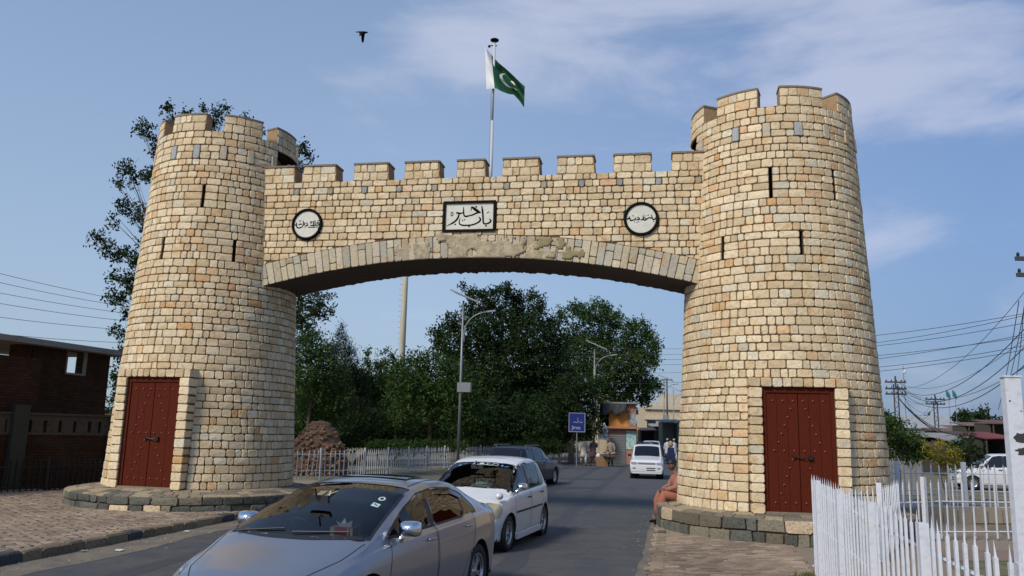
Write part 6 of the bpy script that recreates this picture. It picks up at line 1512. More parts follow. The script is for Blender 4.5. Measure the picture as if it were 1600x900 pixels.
# dark iron railing at the wall's foot
rl = empty('iron_railing', (w0_.x, w0_.y, 0), label='low dark iron railing in front of the boundary wall', cat='railing'); rl.matrix_world = bw.matrix_world @ Matrix.Translation((0, -.75, 0))
for z in (.25, .75): MB().box(0, WLn, -.012, .012, z, z+.03).build('rail', M_iron, rl, world=False)
x = .1
while x < WLn: MB().box(x-.012, x+.012, -.02, .02, 0, .95).build('bar', M_iron, rl, world=False); x += .15
x = 0
while x < WLn: MB().box(x-.04, x+.04, -.04, .04, 0, 1.02).build('post', M_iron, rl, world=False); x += 1.8

# ------------------------------------------------------------------ kiosk, road sign, far street
M_or = mat('orange_wall_paint', (.50, .20, .035), .85, noise=.15, nscale=1.5); M_orp = mat('faded_terracotta', (.30, .15, .09), .9, noise=.2, nscale=2); M_sh = mat('grey_roller_shutter', (.16, .155, .145), .7, noise=.15)
KY = 56; k0 = at(951, 700, KY); sc_ = KY/FPX; ks = empty('kiosk', (k0.x, KY, 0), R(-6), 'two-storey orange roadside kiosk with shutter, tarpaulin and posters', 'kiosk')
def kb(name, m, *q, parent=ks):
    mb = MB(); [mb.box(*b) for b in q]; return mb.build(name, m, parent, world=False)
W_ = 1.85; kb('lower_wall', M_orp, (0, W_, 0, 2.4, 0, 2.35)); kb('shutter_wall', M_sh, (.05, 1.15, -.04, -.004, 0, 1.95))
for i in range(16): kb('shutter_slat', M_sh, (.07, 1.13, -.065, -.042, .06+.118*i, .13+.118*i))
kb('ledge', M_orp, (-.35, W_+.18, -.4, 2.5, 2.36, 2.50)); kb('upper_wall', M_or, (.02, 1.25, .02, 2.3, 2.503, 3.85)); kb('upper_side_wall', M_orp, (1.253, W_-.02, .02, 2.3, 2.503, 4.02))
kb('roof', M_conc, (-.55, W_+.15, -.3, 2.5, 4.03, 4.13)); kb('balcony_void', M_under, (-.6, .0, .6, 2.3, 2.503, 4.02)); kb('side_window', M_orp, (1.35, 1.45, -.01, .018, 3.55, 3.85), (1.55, 1.65, -.01, .018, 3.55, 3.85)); 
M_post = mat('teal_poster', (.10, .22, .20), .6, noise=.5, nscale=9, col2=(.35, .42, .38)); M_post2 = mat('dark_portrait_poster', (.09, .085, .08), .6, noise=.5, nscale=7, col2=(.30, .28, .26))
kb('poster', M_post, (1.17, 1.83, -.05, -.004, 1.0, 2.22)); kb('poster', M_post2, (1.42, 1.82, -.02, .018, 2.58, 3.38))
mb = MB(); n = 14; v = []
for i in range(n+1):
    for j in range(5): x = -.45+1.65*i/n; v.append((x, -.32-.04*j+.05*math.sin(i*1.7+j), 4.03-.17*j*(1+.25*math.sin(i*.9))+.0))
o = MB().add(v, [(i*5+j, (i+1)*5+j, (i+1)*5+j+1, i*5+j+1) for i in range(n) for j in range(4)]).build('tarpaulin', mat('black_tarpaulin', (.03, .03, .032), .8), ks, smooth=True, world=False); md = o.modifiers.new('t', 'SOLIDIFY'); md.thickness = .01
def text_strokes(mb, x0, x1, z0, z1, y, rows, seed, plane=None):
    """lines of small cursive strokes"""
    r = random.Random(seed); h = (z1-z0)/rows
    for k in range(rows):
        zc = z1-h*(k+.55); x = x0
        while x < x1:
            w = r.uniform(.4, .9)*h; pts = [(x, zc+r.uniform(-.1, .3)*h), (x+w*.4, zc-r.uniform(0, .3)*h), (x+w, zc+r.uniform(-.1, .2)*h)]
            stroke(mb, lambda a, b, d: Vector((a, y, b)), pts, h*.14, 0)
            if r.random() < .6: dot(mb, lambda a, b, d: Vector((a, y, b)), x+w*.5, zc+.38*h, h*.08, 0)
            x += w*1.15
sb = empty('shop_signboard', (at(934, 690, 55).x, 55, 0), R(-6), 'white signboard with dark green script leaning beside the orange kiosk', 'sign')
mb = MB(); mb.add([(0, 0, 1.62), (.72, 0, 1.58), (.66, 0, 2.25), (.45, 0, 2.72), (.18, 0, 2.62), (0, .05, 1.62), (.72, .05, 1.58), (.66, .05, 2.25), (.45, .05, 2.72), (.18, .05, 2.62)], [(0, 1, 2, 3, 4), (9, 8, 7, 6, 5)]+[(i, (i+5), (i+1) % 5+5, (i+1) % 5) for i in range(5)]); mb.build('board', mat('white_board', (.42, .44, .44), .6), sb, world=False)
mb = MB(); text_strokes(mb, .10, .60, 1.68, 2.40, -.006, 3, 4); mb.build('lettering', mat('green_lettering', (.02, .10, .06), .6), sb, world=False)
for x in (.08, .62): MB().box(x-.02, x+.02, .052, .09, 0, 1.75).build('leg', M_galv, sb, world=False)
SY = 51; s0_ = at(901, 727, SY); sg_ = empty('road_sign', (s0_.x, SY, 0), R(3), 'blue road sign with white lettering on a grey post under the low tree', 'road sign')
MB().tube([(0, .04, 0), (0, .04, 2.25)], .035, 8).build('post', M_galv, sg_, world=False)
kbs = MB().box(-.52, .50, -.02, .02, 2.05, 3.22).build('sign_panel', mat('blue_sign_paint', (.006, .02, .15), .5), sg_, world=False)
M_wl = mat('white_sign_paint', (.34, .36, .4), .5)
MB().box(-.52, .50, -.03, -.022, 2.05, 2.085).box(.465, .50, -.03, -.022, 2.085, 3.19).box(-.52, .50, -.03, -.022, 3.19, 3.22).box(-.52, -.49, -.03, -.022, 2.085, 3.19).build('border', M_wl, kbs, world=False)
tx = bpy.data.curves.new('lettering', 'FONT'); tx.body = 'Jirna'; tx.size = .30; tx.extrude = .002; tx.offset = .004; to = bpy.data.objects.new('lettering', tx); COL.objects.link(to); tx.materials.append(M_wl); to.parent = kbs; to.location = (-.33, -.028, 2.22); to.rotation_euler = (R(90), 0, 0)
bpy.context.view_layer.update(); tme = bpy.data.meshes.new_from_object(to); bpy.data.objects.remove(to); to = link('lettering', tme, None, kbs, world=False); to.location = (-.33, -.028, 2.22); to.rotation_euler = (R(90), 0, 0)
mb = MB(); P_ = lambda a, b, d: Vector((a, -.026, b)); stroke(mb, P_, [(-.24, 2.66), (-.05, 2.64), (.08, 2.66), (.12, 2.74)], .035, 0); stroke(mb, P_, [(.16, 2.66), (.24, 2.62), (.34, 2.68)], .03, 0); stroke(mb, P_, [(.02, 2.72), (.05, 2.92)], .025, 0); dot(mb, P_, .24, 2.78, .02, 0); mb.build('lettering', M_wl, kbs, world=False)
# cream building down the street
M_cream = mat('cream_render', (.45, .36, .23), .9, noise=.15, nscale=1); M_cream2 = mat('pale_cornice', (.5, .44, .34), .9)
BY = 125; q0 = at(1008, 690, BY).x; q1 = at(1085, 690, BY).x; bz = lambda y: at(1040, y, BY).z
cb = empty('cream_building', (q0, BY, 0), label='cream market building with parapet and arched bays far down the street', cat='building')
def cbp(name, m, *q):
    mb = MB(); [mb.box(*b) for b in q]; return mb.build(name, m, cb, world=False)
LW = q1-q0; cbp('main_wall', M_cream, (0, LW, 0, 8, 0, bz(636))); cbp('cornice', M_cream2, (-.1, LW, -.35, 0, bz(640), bz(634)), (-.1, LW, -.25, -.003, bz(656), bz(652)))
i = 0; x = .2
while x < LW-.6:
    cbp('parapet_block', M_cream, (x, x+.5, 0, .3, bz(636)+.002, bz(629))); x += .8
x = .3
while x < LW-1.8:
    f_ = cbp('window', M_under, (x, x+1.3, -.05, -.003, bz(676), bz(657.5))); x += 2.0
cbp('shop_awning', mat('teal_awning', (.06, .16, .17), .8, noise=.4, nscale=.6), (.5, LW*.75, -1.3, -.06, bz(668), bz(662)))
cbp('upper_storey', M_cream2, (LW*.45, LW, 2, 7, bz(636)+.01, bz(614)))
cb2 = empty('cream_house', (at(930, 690, 84).x, 84, 0), label='small cream house corner showing above the kiosk roof', cat='house')
mb = MB(); mb.box(0, 1.2, 0, 3, 0, at(935, 612, 84).z).build('wall', M_cream, cb2, world=False); MB().box(.3, .7, -.03, -.003, at(935, 634, 84).z, at(935, 622, 84).z).build('window', M_under, cb2, world=False)
# market stalls and shacks in the far street
def stall(px, pyt, Y, w, label, ct, cw, slope=.2, name='market_stall', cat='stall', h0=0):
    p = at(px, pyt, Y); t = empty(name, (p.x, Y, 0), label=label, cat=cat); H = p.z
    MB().add([(-.1, -.5, H-slope*1.6), (w+.1, -.5, H-slope*1.6+.06), (w+.1, 2, H), (-.1, 2, H-.05), (-.1, -.5, H-slope*1.6+.05), (w+.1, -.5, H-slope*1.6+.11), (w+.1, 2, H+.05), (-.1, 2, H)], [(3, 2, 1, 0), (4, 5, 6, 7), (0, 1, 5, 4), (1, 2, 6, 5), (2, 3, 7, 6), (3, 0, 4, 7)]).build('roof_sheet', ct, t, world=False)
    MB().box(0, w, 1.7, 1.8, 0, H-.25).box(0, .08, 0, 1.7, 0, H-slope*1.6).box(w-.08, w, 0, 1.7, 0, H-slope*1.6).build('wall', cw, t, world=False)
    for x in (.03, w-.03): MB().box(x-.03, x+.03, -.43, -.37, 0, H-slope*1.5-.02).build('post', M_bark, t, world=False)
    MB().box(.15, w-.15, -.2, .6, 0, .8).build('counter', cw, t, world=False); return t
M_t1 = mat('rusty_sheet_roof', (.12, .08, .06), .8, .2, noise=.4, nscale=2); M_t2 = mat('faded_tarpaulin', (.20, .20, .19), .9, noise=.3); M_t3 = mat('red_tarpaulin', (.15, .032, .03), .85, noise=.2); M_t4 = mat('green_blue_tarpaulin', (.04, .11, .15), .85); M_dk = mat('dark_stall_boards', (.05, .04, .032), .9, noise=.3)
stall(1000, 668, 84, 1.6, 'dark stall behind the parked cars, beyond the kiosk', M_t1, M_dk); stall(1018, 662, 90, 1.6, 'stall with grey tarpaulin roof under the cream building', M_t2, M_dk); stall(1034, 655, 80, 1.6, 'tall corrugated stall beside the fourth lamp', mat('grey_corrugated', (.16, .17, .15), .7, .3), mat('grey_corrugated', (.1, .1, .1)))
for (px, py, Y, w, lb, ct) in ((1440, 676, 58, 2.4, 'low shack with pale sheet roof left of the yellow shrub', M_t2), (1462, 668, 64, 3.0, 'shack with rusty brown roof behind the yellow shrub', M_t1), (1490, 664, 66, 2.6, 'brown shack roof just right of the white shed', M_t1), (1508, 659, 60, 3.2, 'wide shack with rusty ridge roof near the far trees', M_t1),
    (1478, 681, 50, 2.2, 'small shack with grey tarpaulin over the dark bush', M_t2), (1500, 674, 52, 2.6, 'long low stall with brown sheet roof', M_dk), (1545, 655, 55, 3.5, 'reddish brown roof next to the tall gatepost', mat('red_brown_roof', (.10, .05, .037), .8, noise=.3)), (1532, 676, 42, 1.5, 'stall under a red and blue tarpaulin beside the gatepost', M_t3), (1518, 688, 44, 1.2, 'stall under a blue green tarpaulin left of the red one', M_t4), (1420, 690, 56, 2.2, 'dark shack between the small tree and the shrub', M_dk)):
    stall(px, py, Y, w, lb, ct, M_dk, name='shack', cat='shack')
SHY = 150; a0 = at(1414, 660, SHY).x; a1 = at(1506, 660, SHY).x; zt_s = at(1460, 648, SHY).z; ze = at(1460, 670, SHY).z
shd = empty('white_shed', (a0, SHY, 0), label='long white metal-roofed shed on the horizon behind the far utility pole', cat='shed')
MB().box(0, a1-a0, .2, 12, 0, ze-.02).build('wall', M_conc, shd, world=False)
o = MB(); Ls = a1-a0; k = 24
for i in range(k): o.box(Ls*i/k+.01, Ls*(i+1)/k-.03, 0, .02, 0, .02) if False else o.add([(Ls*i/k, -.2, ze), (Ls*(i+1)/k-.04, -.2, ze), (Ls*(i+1)/k-.04, 6, zt_s), (Ls*i/k, 6, zt_s), (Ls*i/k, 12, ze), (Ls*(i+1)/k-.04, 12, ze)], [(0, 1, 2, 3), (3, 2, 5, 4)])
o2 = o.build('roof_sheets', mat('white_roof_sheet', (.30, .31, .31), .6, noise=.1, nscale=.4), shd, world=False); tag(o2, kind='stuff')
for (px, lb) in ((1482, 'small green and white flag on a thin pole, left of a similar one'), (1492, 'small green and white flag on a thin pole, right of a similar one')):
    Y = 62; tp = at(px, 612, Y); t = empty('small_flag', (tp.x, Y, 0), label=lb, cat='flag', group='two small far flags'); MB().tube([(0, 0, 0), (0, 0, tp.z)], .02, 5).build('pole', M_galv, t, world=False)
    MB().add([(-.02, 0, tp.z), (-.18, .05, tp.z+.15), (-.2, 0, tp.z-.35), (.09, -.05, tp.z-.6), (.02, 0, tp.z-.15), (.12, 0, tp.z-.25)], [(0, 1, 2), (0, 2, 3), (0, 3, 5)]).build('cloth', mat('teal_green_cloth', (.01, .14, .13), .8), t, world=False)
p = at(1411, 572, 70); am = empty('antenna_mast', (p.x, 70, 0), label='thin antenna mast with small white dish right of the lattice pole', cat='antenna'); MB().tube([(0, 0, 0), (0, 0, p.z)], .03, 5).build('pole', M_galv, am, world=False); MB().ball((.1, 0, p.z-.5), (.16, .08, .16), 8).build('dish', M_white, am, world=False)
# low garden walls and path on the right
M_path = mat('brown_path', (.17, .12, .09), .95, noise=.25, nscale=2, bump=.3)
pv = []; 
for i in range(20): a = i/19; x = 7.5+12*a; pv.append((x, 14.0+.6*math.sin(a*3)))
pv2 = [(x, y+1.3) for x, y in pv][::-1]; sheet('path', pv+pv2, .032, M_path)
gw_ = empty('garden_kerb', (8, 20, 0), label='low pale garden edging wall behind the white fences', cat='wall')
for i in range(26):
    a = i/25; x = 8.6+.42*i; y = 20.2+1.0*math.sin(a*3.1); MB().box(x, x+.40, y-.12, y+.12, 0, .34+.02*(i % 3)).build('edging_block', mat('pale_edging', (.24, .20, .15), .9, noise=.2), gw_)
vn = copy_tree(car3); vn.location = (at(1556, 700, 36).x, 36, 0); vn.rotation_euler = (0, 0, 2.9); tag(vn, 'white parked car partly hidden by the tall gatepost', 'car')
bw2 = empty('white_low_wall', (0, 0, 0), label='white low wall behind the small dark green tree', cat='wall')
p0, p1 = at(1386, 720, 31), at(1440, 720, 31); MB().box(p0.x, p1.x, 31, 31.2, 0, at(1400, 712, 31).z).build('wall', M_conc, bw2)

# ------------------------------------------------------------------ people
def skin_body(name, joints, edges, radii, m, parent, sub=1, root=0):
    me = bpy.data.meshes.new(name); me.from_pydata([tuple(j) for j in joints], edges, []); o = bpy.data.objects.new(name, me); COL.objects.link(o); me.materials.append(m); o.parent = parent
    md = o.modifiers.new('skin', 'SKIN'); sv = me.skin_vertices[0].data
    for i, q in enumerate(radii): sv[i].radius = (q, q) if not isinstance(q, tuple) else q; sv[i].use_root = (i == root)
    md.use_smooth_shade = True; s = o.modifiers.new('sub', 'SUBSURF'); s.levels = sub; s.render_levels = sub+1; return o
def loft(name, secs, m, parent, n=16, close=True):
    """secs: (centre, rx, ry, yaw) horizontal ellipses"""
    v = []; f = []
    for c, rx, ry in secs:
        for k in range(n): a = 2*math.pi*k/n; v.append((c[0]+rx*math.cos(a), c[1]+ry*math.sin(a), c[2]))
    for i in range(len(secs)-1):
        for k in range(n): f.append((i*n+k, i*n+(k+1) % n, (i+1)*n+(k+1) % n, (i+1)*n+k))
    if close: f += [tuple(range(n-1, -1, -1)), tuple((len(secs)-1)*n+k for k in range(n))]
    return MB().add(v, f).build(name, m, parent, smooth=True, world=False)
def head(parent, c, yaw=0, pitch=0, hair=True, cap=None, beard=False, s=1.0):
    M = Matrix.Translation(c) @ Matrix.Rotation(yaw, 4, 'Z') @ Matrix.Rotation(pitch, 4, 'Y'); n, h = 16, 12; v = []; f = []   # face looks along +x
    for j in range(h+1):
        a = math.pi*j/h; z = .118*math.cos(a)
        for k in range(n):
            b = 2*math.pi*k/n; rr = math.sin(a); x = .096*rr*math.cos(b); y = .076*rr*math.sin(b)
            if z < 0: y *= 1+z*1.6; x *= 1+z*.9 if x < 0 else 1+z*.15
            ff = math.exp(-(b if b < math.pi else b-2*math.pi)**2/.07)
            if x > 0:
                x += .026*ff*math.exp(-((z+.012)/.020)**2)+.012*ff*math.exp(-((z+.055)/.012)**2)+.010*ff*math.exp(-((z+.092)/.016)**2)-.010*math.exp(-((abs(b if b < math.pi else b-2*math.pi)-.42)/.2)**2)*math.exp(-((z-.012)/.016)**2)
            v.append(M @ (Vector((x, y, z))*s))
    for j in range(h):
        for k in range(n): f.append((j*n+k, (j+1)*n+k, (j+1)*n+(k+1) % n, j*n+(k+1) % n))
    o = MB().add(v, f).build('head', M_skin, parent, smooth=True, world=False)
    for sy in (-1, 1):
        MB().ball(M @ (Vector((.083, sy*.031, .014))*s), .010*s, 6).build('eye', M_black, o, world=False); MB().ball(M @ (Vector((-.005, sy*.078, -.005))*s), (.018*s, .01*s, .03*s), 6).build('ear', M_skin, o, smooth=True, world=False)
        MB().tube([M @ (Vector((.094, sy*.012, .034))*s), M @ (Vector((.086, sy*.045, .038))*s)], .005*s, 4).build('eyebrow', M_hair, o, world=False)
    MB().tube([M @ (Vector((.097, -.022, -.052))*s), M @ (Vector((.102, 0, -.05))*s), M @ (Vector((.097, .022, -.052))*s)], .004*s, 4).build('mouth', plain('lips', (.16, .06, .045)), o, world=False)
    if hair:
        v = []; f = []
        for j in range(8):
            a = math.pi*.56*j/7
            for k in range(n):
                b = 2*math.pi*k/n; cut_ = .72 if math.cos(b) > .35 else 1.0; aa = a*cut_*1.05; rr = math.sin(aa); z = .118*math.cos(aa)
                v.append(M @ (Vector((-.008+.104*rr*math.cos(b), .084*rr*math.sin(b), .008+z*1.06))*s))
        for j in range(7):
            for k in range(n): f.append((j*n+k, (j+1)*n+k, (j+1)*n+(k+1) % n, j*n+(k+1) % n))
        ho = MB().add(v, f).build('hair', M_hair, o, smooth=True, world=False); md = ho.modifiers.new('t', 'SOLIDIFY'); md.thickness = .012
    if cap: MB().lathe([(.085, 0), (.093, .04), (.080, .075), (.001, .085)], 16, M @ Matrix.Translation((-.01, 0, .05))).build('cap', cap, o, smooth=True, world=False)
    if beard: MB().ball(M @ (Vector((.06, 0, -.085))*s), (.045*s, .055*s, .05*s), 8).build('beard', M_hair, o, smooth=True, world=False)
    return o
def hand(parent, p, d, side=1, up=Vector((0, 0, 1)), curl=.5):
    """palm with five separate skinned fingers growing from one wrist; d = pointing direction"""
    d = Vector(d).normalized(); w = d.cross(up).normalized()*side; u = w.cross(d).normalized()*side; p = Vector(p); J = [p, p+d*.045, p+d*.085]; E = [(0, 1), (1, 2)]; Rr = [(.020, .014), (.034, .016), (.036, .014)]
    for i, L_ in enumerate((.070, .078, .072, .058)):
        b0_ = p+d*.088+w*(-.027+.018*i); k1 = b0_+d*L_*.45-u*L_*.12*curl; k2 = k1+d*L_*.28-u*L_*.30*curl; k3 = k2+d*L_*.12-u*L_*.30*curl
        n = len(J); J += [b0_, k1, k2, k3]; Rr += [.0095, .009, .008, .007]; E += [(2, n), (n, n+1), (n+1, n+2), (n+2, n+3)]
    n = len(J); J += [p+d*.03-w*.035, p+d*.065-w*.055-u*.01, p+d*.09-w*.052-u*.02]; Rr += [.012, .010, .008]; E += [(1, n), (n, n+1), (n+1, n+2)]
    return skin_body('hand', J, E, Rr, M_skin, parent, sub=1)
def person(pos, yaw, label, kc, sc, H=1.72, stride=.18, armL=None, armR=None, cap=None, beard=False, vest=None, group=None):
    k = H/1.72; t = empty('person', pos, yaw, label, 'person', group); t.scale = (k, k, k); st_ = stride   # faces +x
    J = [(0, 0, .92), (0, 0, 1.12), (0, 0, 1.32), (.01, 0, 1.46), (.015, 0, 1.54)]; E = [(0, 1), (1, 2), (2, 3), (3, 4)]; Rr = [.13, .115, .13, .055, .05]
    for s_, ar in ((1, armL), (-1, armR)):
        n = len(J); el, ha = ar or ((-.02, .25*s_, 1.12), (.06, .26*s_, .86)); J += [(0, .17*s_, 1.38), el, ha]; Rr += [.055, .042, .030]; E += [(2, n), (n, n+1), (n+1, n+2)]
    for s_ in (1, -1):
        n = len(J); f_ = st_*s_; J += [(0, .09*s_, .86), (f_*.6+.03, .095*s_, .48), (f_, .10*s_, .09), (f_+.10, .11*s_, .035)]; Rr += [.085, .055, .038, .035]; E += [(0, n), (n, n+1), (n+1, n+2), (n+2, n+3)]
    skin_body('body', J, E, Rr, M_skin, t, sub=1)
    mk, msx = mat('cloth_%d' % int(kc[0]*1000+kc[2]*100), kc, .9, noise=.15, nscale=5), mat('cloth_%d' % int(sc[0]*1000+sc[2]*100), sc, .9, noise=.15, nscale=5)
    loft('tunic', [((0, 0, .52), .20, .25), ((0, 0, .70), .185, .235), ((0, 0, .95), .155, .19), ((0, 0, 1.12), .14, .175), ((0, 0, 1.32), .145, .20), ((0, 0, 1.41), .10, .17), ((.01, 0, 1.475), .058, .062)], mk, t)
    for s_, ar in ((1, armL), (-1, armR)):
        el, ha = ar or ((-.02, .25*s_, 1.12), (.06, .26*s_, .86)); A, B, Cc = Vector((0, .16*s_, 1.37)), Vector(el), Vector(ha)
        MB().tube([A, A.lerp(B, .5), B, B.lerp(Cc, .55), Cc.lerp(B, .08)], [.075, .068, .058, .052, .048], 9).build('sleeve', mk, t, smooth=True, world=False); hand(t, Cc, (Cc-B), s_, up=Vector((1, 0, .1)))
    for s_ in (1, -1):
        f_ = st_*s_; MB().tube([(0, .09*s_, .85), (f_*.6+.03, .10*s_, .48), (f_, .10*s_, .13)], [.115, .095, .065], 10).build('trouser_leg', msx, t, smooth=True, world=False)
        MB().tube([(f_-.06, .10*s_, .03), (f_+.05, .11*s_, .045), (f_+.16, .115*s_, .025)], [.035, .042, .028], 8).build('shoe', M_black, t, smooth=True, world=False)
    if vest: loft('waistcoat', [((0, 0, .85), .172, .215), ((0, 0, 1.12), .158, .19), ((0, 0, 1.32), .16, .212), ((0, 0, 1.42), .105, .16)], vest, t, close=False)
    head(t, (.03, 0, 1.61), 0, .05, hair=cap is None, cap=cap, beard=beard); return t
g_ = 'men standing and walking by the roadside near the kiosk'
def pp(px, Y): return (at(px, 700, Y).x, Y, 0)
person(pp(912, 52), R(-80), 'man in cream tunic walking in front of the grey fence by the blue sign', (.42, .37, .29), (.46, .43, .38), group=g_)
person(pp(927, 52), R(-70), 'man in dark brown tunic and white sleeves beside the cream-clad man', (.07, .04, .045), (.16, .08, .05), group=g_, armL=((-.02, .27, 1.15), (.16, .20, 1.30)), armR=((.0, -.26, 1.12), (.12, -.22, .88)), beard=True)
person(pp(954, 52), R(-95), 'man in grey brown tunic standing behind a handcart before the shutter', (.20, .165, .12), (.17, .14, .10), group=g_, armL=((.10, .25, 1.12), (.33, .22, .98)), armR=((.10, -.25, 1.12), (.33, -.22, .98)))
person(pp(1043, 66), R(-100), 'man in white with white cap beside the far lamp post, leftmost of two', (.46, .47, .50), (.44, .45, .47), cap=mat('white_cap', (.5, .5, .5)), group='two men in white by the far lamp post')
person(pp(1053, 64), R(-60), 'man in white with white cap nearly hidden by the right tower edge', (.46, .47, .50), (.44, .45, .47), cap=mat('white_cap', (.5, .5, .5)), group='two men in white by the far lamp post')
hc_ = empty('handcart', pp(953, 51.3), label='low handcart heaped with dark red goods in front of the grey brown man', cat='cart')
MB().box(-.45, .45, -.35, .35, .62, .70).build('tray', M_bark, hc_, world=False); r = random.Random(4)
for i in range(26): MB().ball((r.uniform(-.38, .38), r.uniform(-.3, .3), .76+r.uniform(0, .10)), (.08, .08, .05), 6).build('bundle', mat(r.choice(['red_goods', 'pale_goods', 'red_goods']), (.16, .03, .035), .8) if i % 3 else plain('pale_goods', (.34, .27, .25)), hc_, smooth=True, world=False)
for s_ in (-1, 1):
    MB().tube([(.3*s_, -.2, .62), (.32*s_, -.25, 0)], .02, 5).build('leg', M_bark, hc_, world=False); MB().tube([(.3*s_+.1, .0, .66), (.75, .3*s_, .95)], .018, 5).build('handle', M_bark, hc_, world=False)
cr = empty('crate', pp(941, 51.5), label='brown cardboard box on the ground between the two men and the handcart', cat='box'); MB().box(-.35, .3, -.2, .25, 0, .62).build('carton', mat('cardboard', (.23, .13, .06), .9), cr, world=False); MB().box(-.35, -.02, -.215, -.202, .3, .34).build('tape', M_conc, cr, world=False)
bk = empty('white_bag', pp(935, 51.4), label='round white bag held at knee height beside the dark tunic man', cat='bag'); MB().ball((0, 0, .62), (.15, .12, .17), 10).build('bag', mat('white_plastic', (.55, .55, .55), .5), bk, smooth=True, world=False); MB().tube([(-.05, 0, .76), (-.12, 0, .92), (-.19, 0, .90)], .012, 5).build('handle', M_white, bk, world=False)
vc = empty('blue_cloth_stand', pp(1048, 62), label='dark blue cloth-covered stand with goods between the men in white', cat='stall'); MB().add([(-.35, -.2, 0), (.35, -.2, 0), (.3, .2, 0), (-.3, .2, 0), (-.22, -.15, 1.1), (.22, -.15, 1.1), (.2, .15, 1.1), (-.2, .15, 1.1)], [(0, 1, 5, 4), (1, 2, 6, 5), (2, 3, 7, 6), (3, 0, 4, 7), (4, 5, 6, 7)]).build('drape', mat('navy_cloth', (.012, .02, .07), .9), vc, world=False); MB().ball((0, 0, 1.35), (.2, .15, .25), 8).build('basket', mat('straw', (.32, .23, .12), .9), vc, smooth=True, world=False)
# seated man on the plinth, partly hidden by the right tower
sm = empty('person', (3.86, 18.78, .50), R(184), 'man in salmon clothes sitting on the right plinth, leaning forward with hands together', 'person')
M_sal = mat('salmon_cloth', (.27, .095, .06), .9, noise=.2, nscale=6, bump=.3, bscale=20); M_sal2 = mat('dull_salmon_sleeve', (.25, .12, .085), .9, noise=.2, nscale=6)
J = [(-.05, 0, .10), (-.03, 0, .30), (.03, 0, .50), (.08, 0, .62), (.11, 0, .70), (.04, .19, .55), (.15, .27, .33), (.34, .12, .27), (.04, -.19, .55), (.15, -.27, .33), (.34, -.10, .26), (-.02, .10, .10), (.40, .17, .16), (.42, .18, -.22), (.53, .19, -.43), (-.02, -.10, .10), (.40, -.16, .16), (.42, -.17, -.22), (.53, -.18, -.43)]
E_ = [(0, 1), (1, 2), (2, 3), (3, 4), (2, 5), (5, 6), (6, 7), (2, 8), (8, 9), (9, 10), (0, 11), (11, 12), (12, 13), (13, 14), (0, 15), (15, 16), (16, 17), (17, 18)]
skin_body('body', J, E_, [.13, .12, .13, .06, .055, .06, .045, .03, .06, .045, .03, .09, .062, .04, .036, .09, .062, .04, .036], M_skin, sm, sub=1)
def vt(name, pts, rs, m): MB().tube(pts, rs, 12).build(name, m, sm, smooth=True, world=False)
vt('tunic', [(-.06, 0, .03), (-.05, 0, .14), (-.03, 0, .30), (.02, 0, .46), (.05, 0, .56), (.08, 0, .62)], [.19, .185, .165, .185, .15, .075], M_sal)
for s_ in (1, -1):
    vt('sleeve', [(.03, .15*s_, .56), (.06, .20*s_, .52), (.15, .275*s_, .33), (.27, .19*s_, .29), (.33, .12*s_, .272)], [.085, .078, .060, .052, .045], M_sal2)
    vt('trouser_leg', [(-.04, .10*s_, .09), (.15, .14*s_, .12), (.40, .17*s_, .15), (.435, .175*s_, .02), (.43, .18*s_, -.18), (.43, .18*s_, -.34)], [.13, .125, .105, .10, .095, .085], M_sal)
    vt('shoe', [(.40, .18*s_, -.44), (.50, .19*s_, -.43), (.62, .20*s_, -.455)], [.035, .042, .028], M_black)
hand(sm, (.34, .12, .27), (.12, -.10, -.02), 1); hand(sm, (.34, -.10, .26), (.12, .09, -.01), -1)
head(sm, (.165, 0, .80), .35, .18)
MB().tube([(.25, .035, .755), (.262, .05, .75), (.255, .075, .748)], .006, 5).build('moustache', M_hair, sm, world=False)

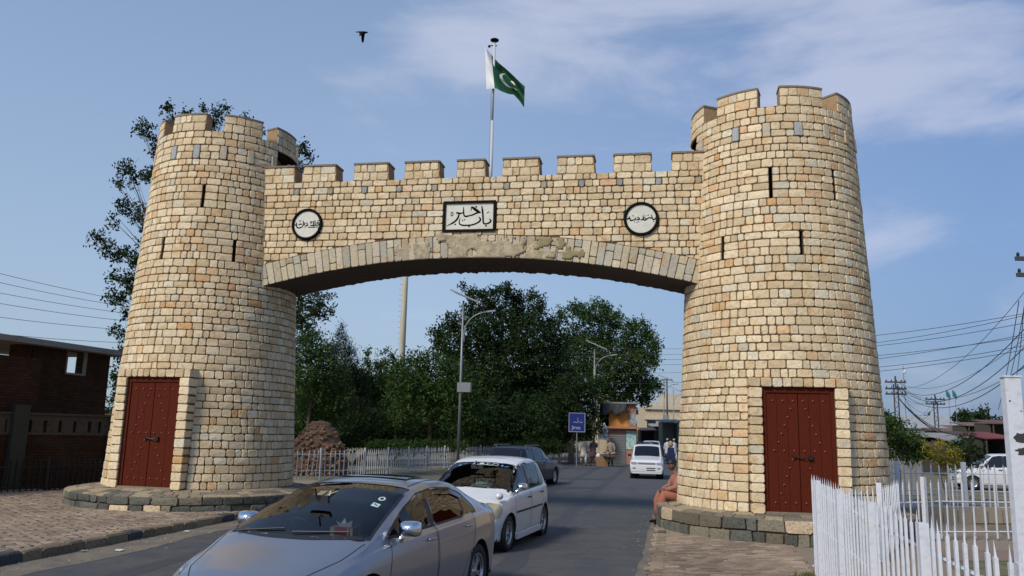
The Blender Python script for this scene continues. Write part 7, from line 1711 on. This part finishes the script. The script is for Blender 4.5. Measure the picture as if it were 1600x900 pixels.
# ------------------------------------------------------------------ loose grit and litter along the kerbs
r = random.Random(77); mb = MB(); M_grit = mat('grit', (.2, .17, .13), .95, attr=True)
for i in range(520):
    y = r.uniform(8, 27); k = r.random()
    if k < .7: x = XL(y)+abs(r.gauss(0, .5)); z = .006
    else: x = XR(y)-abs(r.gauss(0, .25)); z = .006
    q = r.uniform(.006, .022); c = r.choice([(.25, .21, .16), (.16, .13, .1), (.3, .28, .25), (.1, .09, .08)])
    mb.add([(x-q, y, z), (x, y-q*.8, z), (x+q, y+q*.1, z), (x, y+q, z), (x, y, z+q*.8)], [(0, 1, 4), (1, 2, 4), (2, 3, 4), (3, 0, 4)], c)
tag(mb.build('grit', M_grit), 'loose grit and small stones lying along the road edges', 'gravel', kind='stuff')
for i, (px, py, c, lb) in enumerate(((186, 861, (.5, .5, .5), 'crumpled pale paper scrap on the road near the left kerb'), (130, 862, (.2, .28, .18), 'small faded green wrapper by the left kerb'), (292, 831, (.5, .45, .4), 'tiny pale scrap on the road before the silver car'))):
    p = gnd(px, py, .006); t_ = r.uniform(0, 3); v = [(p.x+.07*math.cos(t_+a)*r.uniform(.6, 1.2), p.y+.07*math.sin(t_+a)*r.uniform(.6, 1.2), .006+r.uniform(0, .03)) for a in (0, 1.2, 2.4, 3.7, 5)]
    o = MB().add([p+Vector((0, 0, .03))]+[Vector(q) for q in v], [(0, k+1, (k+1) % 5+1) for k in range(5)]).build('litter', mat('litter_%s' % ('paper', 'wrapper', 'scrap')[i], c, .9)); tag(o, lb, 'litter')

# cracks and worn tyre tracks in the asphalt
M_crack = mat('tar_crack', (.018, .018, .018), .6); M_track = mat('worn_tyre_track', (.040, .041, .044), .75, noise=.2, nscale=2, bump=.3, bscale=150)
r = random.Random(31)
for i in range(11):
    y = r.uniform(13, 34); off = r.uniform(1.0, 7.8); x = XL(y)+off; pts = [(x, y)]
    for k in range(r.randint(5, 11)): x += r.gauss(.02, .16)+(.18 if i % 3 == 0 else .04); y += r.uniform(.12, .42)*(.25 if i % 3 == 0 else 1); pts.append((x, y))
    mb = MB(); stroke(mb, lambda a, b, d: Vector((a, b, .0075)), pts, [r.uniform(.012, .03) for _ in pts], 0); mb.build('crack', M_crack, road)
for off in (4.95, 6.45, 1.7, 3.2): verge('tyre_track', lambda y: XL(y)+off+.07*mnoise.noise(Vector((y*.25, off, 2))), lambda y: .34+.12*mnoise.noise(Vector((y*.7, off, 9))), 8, 60, .0022, M_track, road)
